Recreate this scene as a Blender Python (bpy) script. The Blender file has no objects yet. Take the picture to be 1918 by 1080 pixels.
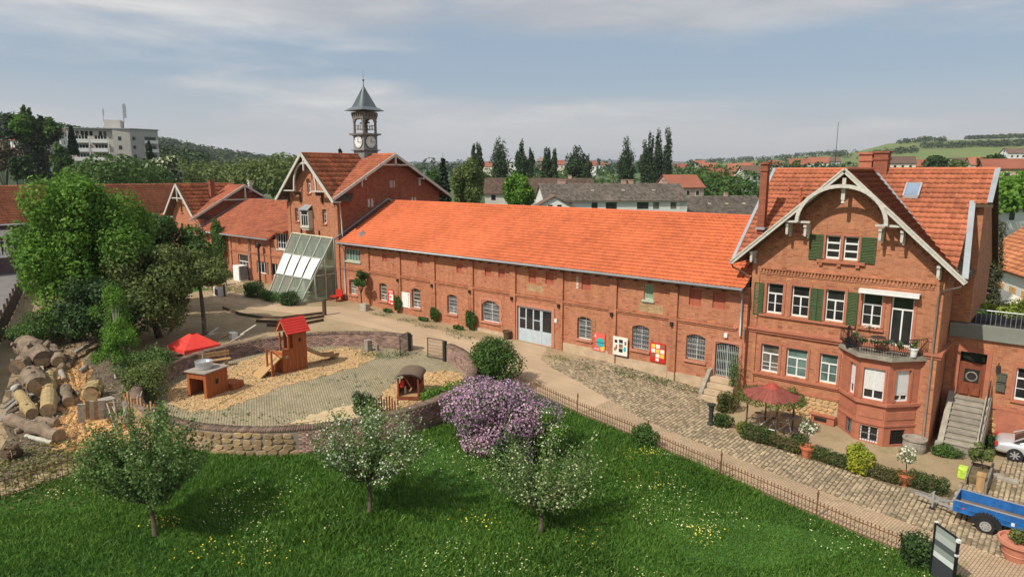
import bpy, math, random
import numpy as np
from mathutils import Vector, Matrix
random.seed(7); RS=np.random.RandomState(11)
sc=bpy.context.scene
col=sc.collection
# ------------------------------------------------------------------ camera, world, sun
F_PX=1253.33; PI=math.pi
pit,rol,yaw=[math.radians(a) for a in (9.8516,-0.0766,40.48)]
CAM=np.array([13.177,-34.898,12.0])
_f=np.array([-math.sin(yaw),math.cos(yaw),0.]);_r=np.array([math.cos(yaw),math.sin(yaw),0.])
FW=_f*math.cos(pit)+np.array([0,0,-1.])*math.sin(pit);_u=np.cross(_r,FW)
RT=_r*math.cos(rol)-_u*math.sin(rol);UP=_r*math.sin(rol)+_u*math.cos(rol)
cd=bpy.data.cameras.new('camera');cam=bpy.data.objects.new('camera',cd);col.objects.link(cam)
cam.matrix_world=Matrix(((RT[0],UP[0],-FW[0],CAM[0]),(RT[1],UP[1],-FW[1],CAM[1]),(RT[2],UP[2],-FW[2],CAM[2]),(0,0,0,1)))
cd.sensor_width=36;cd.lens=36*F_PX/1918;cd.clip_end=20000;cd.clip_start=.1
sc.camera=cam
SUN=Vector((-.17,-1.0,1.12)).normalized()
W=bpy.data.worlds.new('World');sc.world=W;W.use_nodes=True
nt=W.node_tree;nt.nodes.clear();N=nt.nodes.new;Lk=nt.links.new
sky=N('ShaderNodeTexSky');sky.sky_type='NISHITA';sky.sun_disc=False
sky.sun_elevation=math.asin(SUN.z);sky.sun_rotation=math.atan2(SUN.x,SUN.y);sky.dust_density=2.0;sky.air_density=1.0;sky.altitude=200
bg=N('ShaderNodeBackground');bg.inputs[1].default_value=.092;out=N('ShaderNodeOutputWorld')
tc=N('ShaderNodeTexCoord');sep=N('ShaderNodeSeparateXYZ');Lk(tc.outputs['Generated'],sep.inputs[0])
def wm(op,a,b=None,c=None):
    n=N('ShaderNodeMath');n.operation=op
    for i,x in enumerate((a,b,c)):
        if x is None: continue
        if isinstance(x,(int,float)): n.inputs[i].default_value=x
        else: Lk(x,n.inputs[i])
    return n.outputs[0]
zz=wm('ADD',wm('MAXIMUM',sep.outputs[2],0.0),.13)
cmb=N('ShaderNodeCombineXYZ');Lk(wm('DIVIDE',sep.outputs[0],zz),cmb.inputs[0]);Lk(wm('DIVIDE',sep.outputs[1],zz),cmb.inputs[1])
mp=N('ShaderNodeMapping');mp.inputs['Rotation'].default_value=(0,0,math.radians(-38));mp.inputs['Scale'].default_value=(.55,1.5,1);mp.inputs['Location'].default_value=(1.3,4.4,0)
Lk(cmb.outputs[0],mp.inputs[0])
def noise(vec,s,d,r=.5,dist=0):
    n=N('ShaderNodeTexNoise');n.inputs['Scale'].default_value=s;n.inputs['Detail'].default_value=d;n.inputs['Roughness'].default_value=r;n.inputs['Distortion'].default_value=dist
    Lk(vec,n.inputs['Vector']);return n.outputs['Fac']
def wramp(x,pts):
    n=N('ShaderNodeValToRGB');e=n.color_ramp.elements
    while len(e)<len(pts): e.new(.5)
    for k,(p,c) in zip(e,pts): k.position=p;k.color=(*c,1)
    Lk(x,n.inputs[0]);return n.outputs[0]
vm=N('ShaderNodeMapping');vm.inputs['Rotation'].default_value=(0,0,math.radians(-40));vm.inputs['Scale'].default_value=(1,1,5.2);vm.inputs['Location'].default_value=(3.4,1.2,.35);Lk(tc.outputs['Generated'],vm.inputs[0])
n1=noise(vm.outputs[0],1.5,7,.5,.35);n2=noise(vm.outputs[0],5.5,8,.6,.4)
gap=wramp(sep.outputs[2],[(.035,(0,0,0)),(.085,(1,1,1)),(.15,(1,1,1)),(.21,(0,0,0))])     # the clearer band between the high bank and the horizon cloud
dens=wm('SUBTRACT',wm('ADD',wm('MULTIPLY',n1,.75),wm('MULTIPLY',n2,.25)),wm('MULTIPLY',gap,.125))
cov=wramp(dens,[(.36,(0,0,0)),(.50,(1,1,1))])
shade=wramp(wm('ADD',wm('MULTIPLY',noise(vm.outputs[0],2.1,6,.55,.5),.75),wm('MULTIPLY',n2,.25)),[(.36,(4.5,4.75,5.2)),(.50,(5.9,5.95,6.15)),(.64,(8.0,7.8,7.6))])
hz=wramp(sep.outputs[2],[(0.0,(1,1,1)),(.13,(0,0,0))])
skb=N('ShaderNodeMix');skb.data_type='RGBA';skb.inputs[0].default_value=.62;Lk(sky.outputs[0],skb.inputs[6]);skb.inputs[7].default_value=(3.7,4.85,6.1,1)
m1=N('ShaderNodeMix');m1.data_type='RGBA';Lk(wm('MULTIPLY',cov,.88),m1.inputs[0]);Lk(skb.outputs[2],m1.inputs[6]);Lk(shade,m1.inputs[7])
m2=N('ShaderNodeMix');m2.data_type='RGBA';Lk(wm('MULTIPLY',hz,.75),m2.inputs[0]);Lk(m1.outputs[2],m2.inputs[6]);m2.inputs[7].default_value=(7.2,6.85,6.6,1)
Lk(m2.outputs[2],bg.inputs[0]);Lk(bg.outputs[0],out.inputs[0])
sl=bpy.data.lights.new('sun','SUN');sl.energy=4.4;sl.angle=math.radians(.7);sl.color=(1,.93,.82)
so=bpy.data.objects.new('sun',sl);col.objects.link(so);so.rotation_euler=SUN.to_track_quat('Z','Y').to_euler();so.location=(0,-60,80)
sc.view_settings.view_transform='Standard';sc.view_settings.look='None';sc.view_settings.exposure=0.12;sc.view_settings.gamma=1
sc.render.resolution_x=1024;sc.render.resolution_y=576
# ------------------------------------------------------------------ placing helpers
GX=[-300,-60,-36,-16,-8,-4,0,4,8,60];GZ=[.9,.9,.76,.45,.25,0,-.35,-.6,-.8,-.85]
def G(x,y=0): return float(np.interp(x,GX,GZ))
def at(u,v,d):      # a real point d metres away (horizontally) in the direction of a photo position
    r=FW+RT*(u-959)/F_PX-UP*(v-540)/F_PX;r=r/math.hypot(r[0],r[1]);return CAM+r*d
# ------------------------------------------------------------------ materials
MATS={}
class NT:
    def __init__(s,name,rough=.8,spec=.3,metal=0):
        m=bpy.data.materials.new(name);m.use_nodes=True;s.m=m;s.t=m.node_tree;s.b=s.t.nodes['Principled BSDF']
        s.b.inputs['Roughness'].default_value=rough;s.b.inputs['Specular IOR Level'].default_value=spec;s.b.inputs['Metallic'].default_value=metal
        s.geo=s.n('ShaderNodeNewGeometry');MATS[name]=m
    def n(s,t,**k):
        x=s.t.nodes.new(t)
        for a,b in k.items(): setattr(x,a,b)
        return x
    def l(s,a,b): s.t.links.new(a,b)
    def noise(s,scale,detail=4,rough=.55,vec=None):
        x=s.n('ShaderNodeTexNoise');x.inputs['Scale'].default_value=scale;x.inputs['Detail'].default_value=detail;x.inputs['Roughness'].default_value=rough
        s.l(vec or s.geo.outputs['Position'],x.inputs['Vector']);return x.outputs['Fac']
    def ramp(s,f,pts,interp='LINEAR'):
        x=s.n('ShaderNodeValToRGB');e=x.color_ramp.elements;x.color_ramp.interpolation=interp
        while len(e)<len(pts): e.new(.5)
        for k,(p,c) in zip(e,pts):
            k.position=p;k.color=(*c,1) if len(c)==3 else c
        s.l(f,x.inputs[0]);return x.outputs[0]
    def math(s,op,a,b=None,c=None):
        x=s.n('ShaderNodeMath',operation=op)
        for i,q in enumerate((a,b,c)):
            if q is None: continue
            if isinstance(q,(int,float)): x.inputs[i].default_value=q
            else: s.l(q,x.inputs[i])
        return x.outputs[0]
    def mix(s,f,a,b,mode='MIX'):
        x=s.n('ShaderNodeMix',data_type='RGBA',blend_type=mode)
        for i,q in ((0,f),(6,a),(7,b)):
            if isinstance(q,(int,float)): x.inputs[i].default_value=q
            elif isinstance(q,tuple): x.inputs[i].default_value=(*q,1)
            else: s.l(q,x.inputs[i])
        return x.outputs[2]
    def bump(s,h,dist=.01,st=1):
        x=s.n('ShaderNodeBump');x.inputs['Distance'].default_value=dist;x.inputs['Strength'].default_value=st;s.l(h,x.inputs['Height']);s.l(x.outputs[0],s.b.inputs['Normal'])
    def rnd(s):     # one value per tile, whether the tile is an object or an island of a joined mesh
        oi=s.n('ShaderNodeObjectInfo');return s.math('FRACT',s.math('ADD',s.math('MULTIPLY',s.geo.outputs['Random Per Island'],.999),oi.outputs['Random']))
    def col(s,c): s.l(c,s.b.inputs['Base Color'])
def sc3(c,k): return tuple(min(1,x*k) for x in c)
def plain(name,c,rough=.7,var=.18,scale=3.,spec=.3,metal=0,bump=0,isl=0):
    if name in MATS: return MATS[name]
    t=NT(name,rough,spec,metal)
    cc=t.ramp(t.noise(scale,5,.6),[(.3,sc3(c,1-var)),(.7,sc3(c,1+var))])
    if isl: cc=t.mix(1,cc,t.ramp(t.rnd(),[(0,(1-isl,)*3),(1,(1+isl,)*3)]),'MULTIPLY')
    t.col(cc)
    if bump: t.bump(t.noise(scale*6,4),bump)
    return t.m
def wallvec(t):     # u along a vertical wall whatever way it faces, v = height
    s=t.n('ShaderNodeSeparateXYZ');t.l(t.geo.outputs['Position'],s.inputs[0])
    q=t.n('ShaderNodeSeparateXYZ');t.l(t.geo.outputs['Normal'],q.inputs[0])
    ax=t.math('ABSOLUTE',q.outputs[0]);g=t.math('GREATER_THAN',ax,.5)
    u=t.math('ADD',t.math('MULTIPLY',s.outputs[1],g),t.math('MULTIPLY',s.outputs[0],t.math('SUBTRACT',1,g)))
    c=t.n('ShaderNodeCombineXYZ');t.l(u,c.inputs[0]);t.l(s.outputs[2],c.inputs[1]);return c.outputs[0],s
def brick(name,c1,c2,mortar,dark,rough=.85,patch=(.55,.33,.16),pamt=.25,bw=.25,rh=.077,ms=.011):
    t=NT(name,rough,.2);v,s=wallvec(t)
    b=t.n('ShaderNodeTexBrick');t.l(v,b.inputs['Vector']);b.inputs['Scale'].default_value=1
    b.inputs['Brick Width'].default_value=bw;b.inputs['Row Height'].default_value=rh;b.inputs['Mortar Size'].default_value=ms;b.inputs['Mortar Smooth'].default_value=.1;b.inputs['Bias'].default_value=-.1
    b.inputs['Color1'].default_value=(*c1,1);b.inputs['Color2'].default_value=(*c2,1);b.inputs['Mortar'].default_value=(*mortar,1)
    c=b.outputs['Color']
    # odd dark bricks and pale bricks, cell-wise
    vo=t.n('ShaderNodeTexWhiteNoise');vo.noise_dimensions='2D'
    mpv=t.n('ShaderNodeVectorMath',operation='MULTIPLY');mpv.inputs[1].default_value=(1/bw,1/rh,1);t.l(v,mpv.inputs[0])
    fl=t.n('ShaderNodeVectorMath',operation='FLOOR');t.l(mpv.outputs[0],fl.inputs[0]);t.l(fl.outputs[0],vo.inputs['Vector'])
    cell=t.ramp(vo.outputs['Value'],[(0,sc3(dark,1.3)),(.04,(.72,.68,.66)),(.14,(.86,.84,.82)),(.5,(1,1,1)),(.88,(1,1,1)),(1,(1.28,1.22,1.05))])
    c=t.mix(.75,c,cell,'MULTIPLY')
    c=t.mix(t.ramp(t.noise(.55,5,.6),[(.52,(0,0,0)),(.72,(pamt,)*3)]),c,patch)
    c=t.mix(t.ramp(t.noise(1.7,6,.7),[(.45,(0,0,0)),(.75,(.42,)*3)]),c,sc3(c1,.5))
    c=t.mix(t.ramp(t.noise(7,5,.8),[(.5,(0,0,0)),(.72,(.5,)*3)]),c,sc3(c2,.55))
    sm=t.n('ShaderNodeMapping');sm.inputs['Scale'].default_value=(2.2,2.2,.16);t.l(t.geo.outputs['Position'],sm.inputs[0]);c=t.mix(t.ramp(t.noise(1,5,.6,sm.outputs[0]),[(.5,(0,0,0)),(.74,(.38,)*3)]),c,sc3(c2,.5))
    t.col(c);t.bump(t.math('ADD',t.math('MULTIPLY',b.outputs['Fac'],-1),t.math('MULTIPLY',t.noise(40,3),.4)),.012)
    return t.m
M_BRICK=brick('hall_brick',(.58,.215,.108),(.46,.155,.078),(.46,.28,.19),(.30,.26,.25),patch=(.50,.27,.12),pamt=.5)
M_BRICKV=brick('villa_brick',(.56,.215,.105),(.45,.16,.08),(.45,.28,.19),(.32,.27,.26),patch=(.52,.25,.11),pamt=.4)
M_BRICKD=brick('dark_shade_brick',(.40,.12,.065),(.32,.09,.05),(.24,.13,.09),(.3,.27,.26),patch=(.40,.14,.08),pamt=.2)  # darker copy: shade of side and rear walls put into the colour; also chimneys
M_SAND=plain('red_sandstone',(.40,.145,.085),.8,.15,2.2,bump=.004)
M_SANDP=plain('pink_sandstone',(.46,.20,.13),.8,.15,2.5,bump=.004)
M_NICHE=plain('niche_plaster',(.36,.10,.06),.85,.2,2.5)
M_TRIM=plain('weathered_white_trim',(.52,.50,.44),.65,.15,5)
M_WHITE=plain('white_paint',(.74,.74,.72),.45,.06,4)
M_DOOR=plain('pale_blue_paint',(.46,.53,.57),.55,.1,3)
M_PLASTER=plain('plinth_render',(.48,.36,.24),.9,.2,1.4,bump=.006)
M_SHUT=plain('green_shutter',(.055,.095,.035),.6,.2,6)
M_GREENWIN=plain('pale_green_paint',(.40,.50,.40),.6,.1,4)
M_ZINC=plain('zinc_sheet',(.34,.37,.39),.45,.15,1.5,.5,.3)
M_IRON=plain('dark_iron',(.03,.028,.026),.6,.3,8)
M_RUST=plain('rusty_fence_iron',(.16,.075,.035),.8,.35,5)
M_WOOD=plain('dark_timber',(.10,.065,.04),.85,.25,4)
M_GREYW=plain('weathered_board',(.27,.24,.2),.9,.25,5,isl=.25)
M_STONE=plain('grey_stone',(.30,.27,.22),.9,.2,3,bump=.01,isl=.15)
M_RUBB=plain('ochre_rubble',(.52,.34,.16),.9,.22,4,bump=.01)
M_COB=plain('cobble_stone',(.30,.235,.155),.85,.2,1.2,isl=.42)
M_COBGAP=plain('cobble_joint',(.13,.10,.055),.95,.4,3)
M_TERRA=plain('terracotta',(.50,.14,.07),.7,.12,5)
M_BLACK=plain('black_lacquer',(.015,.015,.017),.35,.2,5)
M_RED=plain('red_sheet',(.50,.03,.02),.5,.1,4)
M_TENT=plain('red_canvas',(.68,.05,.035),.7,.08,4)
M_BLUE=plain('blue_paint',(.02,.115,.34),.5,.3,5)
M_RUBBER=plain('rubber',(.02,.02,.02),.8,.2,5)
M_ALU=plain('aluminium',(.55,.56,.57),.35,.08,5,.5,.6)
M_SILVER=plain('silver_car_paint',(.60,.62,.64),.25,.04,1,.6,.4)
M_DARKIN=plain('dark_interior',(.02,.018,.016),.8,.2,3)
def glass(name,c,rough=.08,refl=.5,var=.5):
    t=NT(name,rough,refl);t.b.inputs['IOR'].default_value=1.5
    t.col(t.ramp(t.noise(1.3,3),[(.3,sc3(c,1-var)),(.7,sc3(c,1+var))]));return t.m
M_GL=glass('window_glass',(.022,.022,.022));M_GLC=glass('curtained_glass',(.13,.12,.10),.12,.45)
M_GLT=glass('teal_reflection_glass',(.10,.16,.14),.1,.5);M_GLG=glass('grille_glass',(.11,.115,.12),.2,.4)
M_GLB=glass('skylight_glass',(.20,.27,.36),.08,.8,.2)
def slopeglass():
    t=NT('porch_glass',.12,.5);t.b.inputs['Base Color'].default_value=(.62,.68,.62,1)
    tr=t.n('ShaderNodeBsdfTransparent');tr.inputs[0].default_value=(.72,.78,.70,1);mx=t.n('ShaderNodeMixShader');mx.inputs[0].default_value=.16
    t.l(tr.outputs[0],mx.inputs[1]);t.l(t.b.outputs[0],mx.inputs[2]);t.l(mx.outputs[0],t.t.nodes['Material Output'].inputs[0]);return t.m
M_PGL=slopeglass()
def tilemat(name,c,var,moss=(.1,.07,.05),mamt=.3,ns=.5,rough=.75):
    t=NT(name,rough,.25)
    cc=t.ramp(t.noise(ns*.5,6,.65),[(.32,sc3(c,.80)),(.68,sc3(c,1.14))])
    cc=t.mix(1,cc,t.ramp(t.rnd(),[(0,(1-var,)*3),(.85,(1,)*3),(1,(1,)*3)]),'MULTIPLY')
    cc=t.mix(t.ramp(t.noise(2.2,6,.7),[(.5,(0,0,0)),(.85,(mamt,)*3)]),cc,moss)
    t.col(cc);t.bump(t.noise(25,3),.004);return t.m
M_TH=tilemat('new_orange_tile',(.66,.165,.065),.18,(.34,.09,.03),.3)
M_TV=tilemat('villa_roof_tile',(.50,.16,.08),.30,(.2,.08,.045),.35)
M_TT=tilemat('tower_roof_tile',(.52,.16,.07),.45,(.12,.07,.05),.5)
M_TL=tilemat('old_left_roof_tile',(.40,.12,.06),.35,(.14,.07,.045),.5)
M_TF=tilemat('brown_roof_tile',(.17,.11,.08),.4,(.10,.08,.06),.5)
M_TG=tilemat('grey_lichen_tile',(.24,.20,.165),.5,(.12,.1,.08),.5)
def leafmat(name,c1,c2,c3,tr=.3,rough=.6,ps=.6):
    t=NT(name,rough,.25)
    cc=t.ramp(t.geo.outputs['Random Per Island'],[(0,c1),(.5,c2),(1,c3)])
    cc=t.mix(1,cc,t.ramp(t.noise(ps,3),[(.32,(.72,.78,.75)),(.68,(1.15,1.1,1.0))]),'MULTIPLY');t.col(cc)
    ts=t.n('ShaderNodeBsdfTranslucent');t.l(cc,ts.inputs[0]);mx=t.n('ShaderNodeMixShader');mx.inputs[0].default_value=tr
    t.l(t.b.outputs[0],mx.inputs[1]);t.l(ts.outputs[0],mx.inputs[2]);t.l(mx.outputs[0],t.t.nodes['Material Output'].inputs[0]);return t.m
L_BRIGHT=leafmat('leaf_bright',(.075,.18,.02),(.12,.26,.03),(.19,.35,.05),.38)
L_OLIVE=leafmat('leaf_olive',(.085,.12,.03),(.13,.18,.05),(.19,.23,.08))
L_DARK=leafmat('leaf_dark',(.022,.05,.014),(.035,.08,.02),(.06,.11,.03),.2)
L_MID=leafmat('leaf_mid',(.045,.10,.022),(.07,.14,.03),(.11,.19,.045))
L_APPLE=leafmat('leaf_apple',(.085,.16,.04),(.13,.23,.06),(.23,.33,.12),.35)
L_POPLAR=leafmat('leaf_poplar',(.020,.045,.016),(.035,.07,.024),(.06,.10,.035),.15)
L_FAR=leafmat('leaf_far',(.03,.06,.025),(.05,.085,.033),(.08,.12,.045),.1,.8,.02)
L_YELL=leafmat('leaf_yellow',(.20,.26,.03),(.38,.42,.04),(.55,.52,.06))
L_LILAC=leafmat('lilac_bloom',(.36,.20,.35),(.50,.31,.47),(.68,.48,.62),.25)
L_WHITE=leafmat('white_bloom',(.62,.60,.52),(.76,.75,.68),(.85,.84,.78),.2)
L_SPRUCE=leafmat('needle_dark',(.012,.03,.014),(.02,.045,.02),(.035,.06,.03),.1)
L_GRASS=leafmat('grass_blade',(.06,.145,.02),(.095,.215,.03),(.17,.29,.055),.35,.6,.28)
L_YFL=leafmat('yellow_flower',(.62,.5,.04),(.75,.62,.06),(.8,.72,.12),.1)
L_CHIP=leafmat('wood_chip',(.40,.24,.11),(.58,.38,.19),(.74,.56,.34),.05,.9)
M_BARK=plain('bark',(.09,.07,.05),.95,.35,6,bump=.02)
M_BARKP=plain('pale_bark',(.42,.40,.34),.9,.25,6)
M_LOG=plain('log_bark',(.20,.15,.105),.95,.45,2.2,bump=.02)
M_LOGY=plain('peeled_log',(.34,.25,.12),.9,.25,3,bump=.01)
M_CUT=plain('sawn_wood',(.34,.23,.13),.9,.35,6)
def groundmat():
    t=NT('sandy_ground',.95,.15)
    n=t.noise(.22,6,.6);c=t.ramp(n,[(.3,(.26,.19,.11)),(.55,(.36,.27,.165)),(.75,(.42,.33,.21))])
    c=t.mix(t.ramp(t.noise(.9,6,.7),[(.5,(0,0,0)),(.72,(.6,)*3)]),c,(.16,.15,.06))
    c=t.mix(t.ramp(t.noise(9,4,.7),[(.45,(0,0,0)),(.8,(.5,)*3)]),c,(.2,.15,.09));c=t.mix(t.ramp(t.noise(26,3,.7),[(.5,(0,0,0)),(.7,(.35,)*3)]),c,(.5,.42,.3));t.col(c);t.bump(t.noise(14,5),.02);return t.m
M_GROUND=groundmat()
M_FIELD=plain('valley_green',(.07,.11,.035),.95,.4,.05)
M_LAWN=plain('lawn_soil',(.045,.115,.018),.95,.35,.6)
def lanemat():
    t=NT('sandy_lane',.95,.15);c=t.ramp(t.noise(.5,6,.6),[(.3,(.40,.29,.19)),(.7,(.50,.37,.245))]);m=t.n('ShaderNodeMapping');m.inputs['Rotation'].default_value=(0,0,.12);m.inputs['Scale'].default_value=(.12,1.6,1);t.l(t.geo.outputs['Position'],m.inputs[0])
    c=t.mix(t.ramp(t.noise(1,5,.65,m.outputs[0]),[(.45,(0,0,0)),(.7,(.55,)*3)]),c,(.33,.245,.16));c=t.mix(t.ramp(t.noise(18,4,.75),[(.5,(0,0,0)),(.75,(.5,)*3)]),c,(.27,.2,.13));t.col(c);t.bump(t.noise(22,4),.012);return t.m
M_SAND2=lanemat()
M_ROADG=plain('grey_asphalt',(.17,.16,.15),.9,.15,.8,bump=.004)
M_SAWD=plain('sawdust',(.60,.33,.13),.95,.2,1.6,bump=.02)
M_WCHIP=plain('chip_bed',(.52,.35,.18),.95,.22,5,bump=.02)
def paver(name,c1,c2,mort,bw,rh,rot=0):
    t=NT(name,.9,.2);b=t.n('ShaderNodeTexBrick');m=t.n('ShaderNodeMapping');m.inputs['Rotation'].default_value=(0,0,rot);t.l(t.geo.outputs['Position'],m.inputs[0]);t.l(m.outputs[0],b.inputs['Vector'])
    b.inputs['Scale'].default_value=1;b.inputs['Brick Width'].default_value=bw;b.inputs['Row Height'].default_value=rh;b.inputs['Mortar Size'].default_value=.012;b.inputs['Mortar Smooth'].default_value=.3
    b.inputs['Color1'].default_value=(*c1,1);b.inputs['Color2'].default_value=(*c2,1);b.inputs['Mortar'].default_value=(*mort,1)
    c=t.mix(1,b.outputs['Color'],t.ramp(t.noise(.8,5,.6),[(.3,(.82,.84,.8)),(.7,(1.1,1.08,1.05))]),'MULTIPLY')
    c=t.mix(t.ramp(t.noise(1.3,5,.7),[(.56,(0,0,0)),(.7,(.55,)*3)]),c,(.12,.13,.05))
    t.col(c);t.bump(t.math('MULTIPLY',b.outputs['Fac'],-1),.01);return t.m
M_PAVE=paver('path_paver',(.47,.35,.24),(.41,.30,.20),(.26,.18,.12),.2,.1,.14+PI/2)
M_PLAYP=paver('play_paver',(.37,.31,.21),(.29,.24,.165),(.13,.13,.065),.24,.12,.5)
M_RING=plain('ring_brick',(.215,.135,.105),.9,.2,2,isl=.42)
M_RINGM=plain('ring_mortar',(.27,.22,.17),.95,.15,3)
M_RINGCAP=plain('ring_cap_brick',(.17,.115,.085),.9,.3,1.5,isl=.3)
def plank(name,c):
    t=NT(name,.75,.25);v,s=wallvec(t);w=t.n('ShaderNodeTexWave');w.inputs['Scale'].default_value=1.2;w.inputs['Distortion'].default_value=6;t.l(v,w.inputs['Vector'])
    cc=t.mix(1,t.ramp(t.geo.outputs['Random Per Island'],[(0,sc3(c,.75)),(1,sc3(c,1.2))]),t.ramp(w.outputs['Fac'],[(0,(.85,)*3),(1,(1.08,)*3)]),'MULTIPLY');t.col(cc);return t.m
M_PLANK=plank('stained_plank',(.34,.10,.035));M_PLANK2=plank('brown_plank',(.20,.06,.03));M_PLANK3=plank('bare_plank',(.42,.26,.12))
# ------------------------------------------------------------------ mesh builder
ORG={}
def mesh_np(name,V,Fc,mat):
    me=bpy.data.meshes.new(name);V=np.asarray(V,dtype=np.float32);Fc=np.asarray(Fc,dtype=np.int32);k=Fc.shape[1]
    me.vertices.add(len(V));me.vertices.foreach_set('co',V.ravel());me.loops.add(Fc.size);me.loops.foreach_set('vertex_index',Fc.ravel())
    me.polygons.add(len(Fc));me.polygons.foreach_set('loop_start',np.arange(0,Fc.size,k,dtype=np.int32));me.polygons.foreach_set('loop_total',np.full(len(Fc),k,dtype=np.int32))
    me.update(calc_edges=True)
    if mat: me.materials.append(mat)
    return me
def link(name,me,parent=None,loc=(0,0,0),kind=None):
    o=bpy.data.objects.new(name,me);col.objects.link(o)
    if parent is not None:
        o.parent=parent;o.location=loc;ORG[o.name]=tuple(np.array(ORG[parent.name])+np.array(loc))
    else: o.location=loc;ORG[o.name]=tuple(loc)
    if kind: o['kind']=kind
    return o
class Fr:           # a vertical plane: s along it, t outwards, z up
    def __init__(s,P,Q):
        s.p=np.array(P,float)[:2];d=np.array(Q,float)[:2]-s.p;s.L=float(np.hypot(*d));s.d=d/s.L;s.n=np.array([s.d[1],-s.d[0]])
    def __call__(s,a,t,z):
        q=s.p+s.d*a+s.n*t;return (q[0],q[1],z)
class MB:
    def __init__(s): s.v=[];s.f=[]
    def poly(s,pts):
        i=len(s.v);s.v+= [tuple(map(float,p)) for p in pts];s.f.append(tuple(range(i,i+len(pts))));return s
    def hexa(s,p):
        i=len(s.v);s.v+=[tuple(map(float,q)) for q in p]
        for a in ((0,3,2,1),(4,5,6,7),(0,1,5,4),(1,2,6,5),(2,3,7,6),(3,0,4,7)): s.f.append(tuple(i+k for k in a))
        return s
    def box(s,x0,x1,y0,y1,z0,z1):
        return s.hexa([(x0,y0,z0),(x1,y0,z0),(x1,y1,z0),(x0,y1,z0),(x0,y0,z1),(x1,y0,z1),(x1,y1,z1),(x0,y1,z1)])
    def fbox(s,fr,a0,a1,t0,t1,z0,z1):
        return s.hexa([fr(a0,t1,z0),fr(a1,t1,z0),fr(a1,t0,z0),fr(a0,t0,z0),fr(a0,t1,z1),fr(a1,t1,z1),fr(a1,t0,z1),fr(a0,t0,z1)])
    def beam(s,p,q,w,h=None,up=(0,0,1)):
        h=h or w;p=np.array(p,float);q=np.array(q,float);d=q-p;d/=max(np.linalg.norm(d),1e-9);u=np.array(up,float)
        a=np.cross(d,u)
        if np.linalg.norm(a)<1e-3: a=np.cross(d,(1,0,0))
        a/=np.linalg.norm(a);b=np.cross(a,d);a=a*w/2;b=b*h/2
        return s.hexa([p-a-b,p+a-b,q+a-b,q-a-b,p-a+b,p+a+b,q+a+b,q-a+b])
    def tube(s,pts,rad,n=8,cap=True):
        pts=[np.array(p,float) for p in pts]
        if not hasattr(rad,'__len__'): rad=[rad]*len(pts)
        i0=len(s.v);d0=None
        for k,(p,r) in enumerate(zip(pts,rad)):
            d=pts[min(k+1,len(pts)-1)]-pts[max(k-1,0)];d/=max(np.linalg.norm(d),1e-9)
            a=np.cross(d,(0,0,1) if abs(d[2])<.9 else (1,0,0));a/=np.linalg.norm(a);b=np.cross(d,a)
            for j in range(n):
                t=2*PI*j/n;s.v.append(tuple(p+(a*math.cos(t)+b*math.sin(t))*r))
        for k in range(len(pts)-1):
            for j in range(n):
                a=i0+k*n+j;b=i0+k*n+(j+1)%n;s.f.append((a,b,b+n,a+n))
        if cap: s.f.append(tuple(i0+j for j in range(n)));s.f.append(tuple(i0+(len(pts)-1)*n+j for j in range(n))[::-1])
        return s
    def lathe(s,c,prof,n=20):
        i0=len(s.v)
        for r,z in prof:
            for j in range(n): t=2*PI*j/n;s.v.append((c[0]+r*math.cos(t),c[1]+r*math.sin(t),c[2]+z))
        for k in range(len(prof)-1):
            for j in range(n):
                a=i0+k*n+j;b=i0+k*n+(j+1)%n;s.f.append((a,b,b+n,a+n))
        return s
    def prism(s,pts,off):
        n=len(pts);off=np.array(off,float);i=len(s.v);s.v+=[tuple(map(float,p)) for p in pts];s.v+=[tuple(np.array(p,float)+off) for p in pts]
        s.f.append(tuple(range(i,i+n))[::-1]);s.f.append(tuple(range(i+n,i+2*n)))
        for k in range(n): a=i+k;b=i+(k+1)%n;s.f.append((a,b,b+n,a+n))
        return s
    def grid(s,f,nu,nv):
        i=len(s.v)
        for a in range(nu+1):
            for b in range(nv+1): s.v.append(tuple(map(float,f(a/nu,b/nv))))
        for a in range(nu):
            for b in range(nv):
                k=i+a*(nv+1)+b;s.f.append((k,k+nv+1,k+nv+2,k+1))
        return s
    def build(s,name,mat,parent=None,smooth=False,kind=None,local=False,bevel=0):
        v=np.array(s.v,float)
        if parent is not None: o3=np.zeros(3) if local else np.array(ORG[parent.name]);loc=(0,0,0)
        else: o3=np.array([(v[:,0].min()+v[:,0].max())/2,(v[:,1].min()+v[:,1].max())/2,v[:,2].min()]);loc=tuple(o3)
        me=bpy.data.meshes.new(name);me.from_pydata((v-o3).tolist(),[],s.f);me.update()
        if isinstance(mat,str): mat=MATS[mat]
        me.materials.append(mat)
        if smooth: me.polygons.foreach_set('use_smooth',[True]*len(me.polygons))
        o=link(name,me,parent,loc,kind)
        if bevel:
            b=o.modifiers.new('bevel','BEVEL');b.width=bevel;b.segments=2;b.limit_method='ANGLE'
        return o
def tag(o,label,cat,group=None):
    o['label']=label;o['category']=cat
    if group:o['group']=group
    return o
def thing(name,label,cat,loc,group=None,rz=0):
    o=bpy.data.objects.new(name,None);col.objects.link(o);o.location=loc;o.rotation_euler=(0,0,rz);o.empty_display_size=.2;ORG[o.name]=tuple(loc);return tag(o,label,cat,group)
def box(name,mat,parent,x0,x1,y0,y1,z0,z1,**k): return MB().box(x0,x1,y0,y1,z0,z1).build(name,mat,parent,**k)
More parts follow.
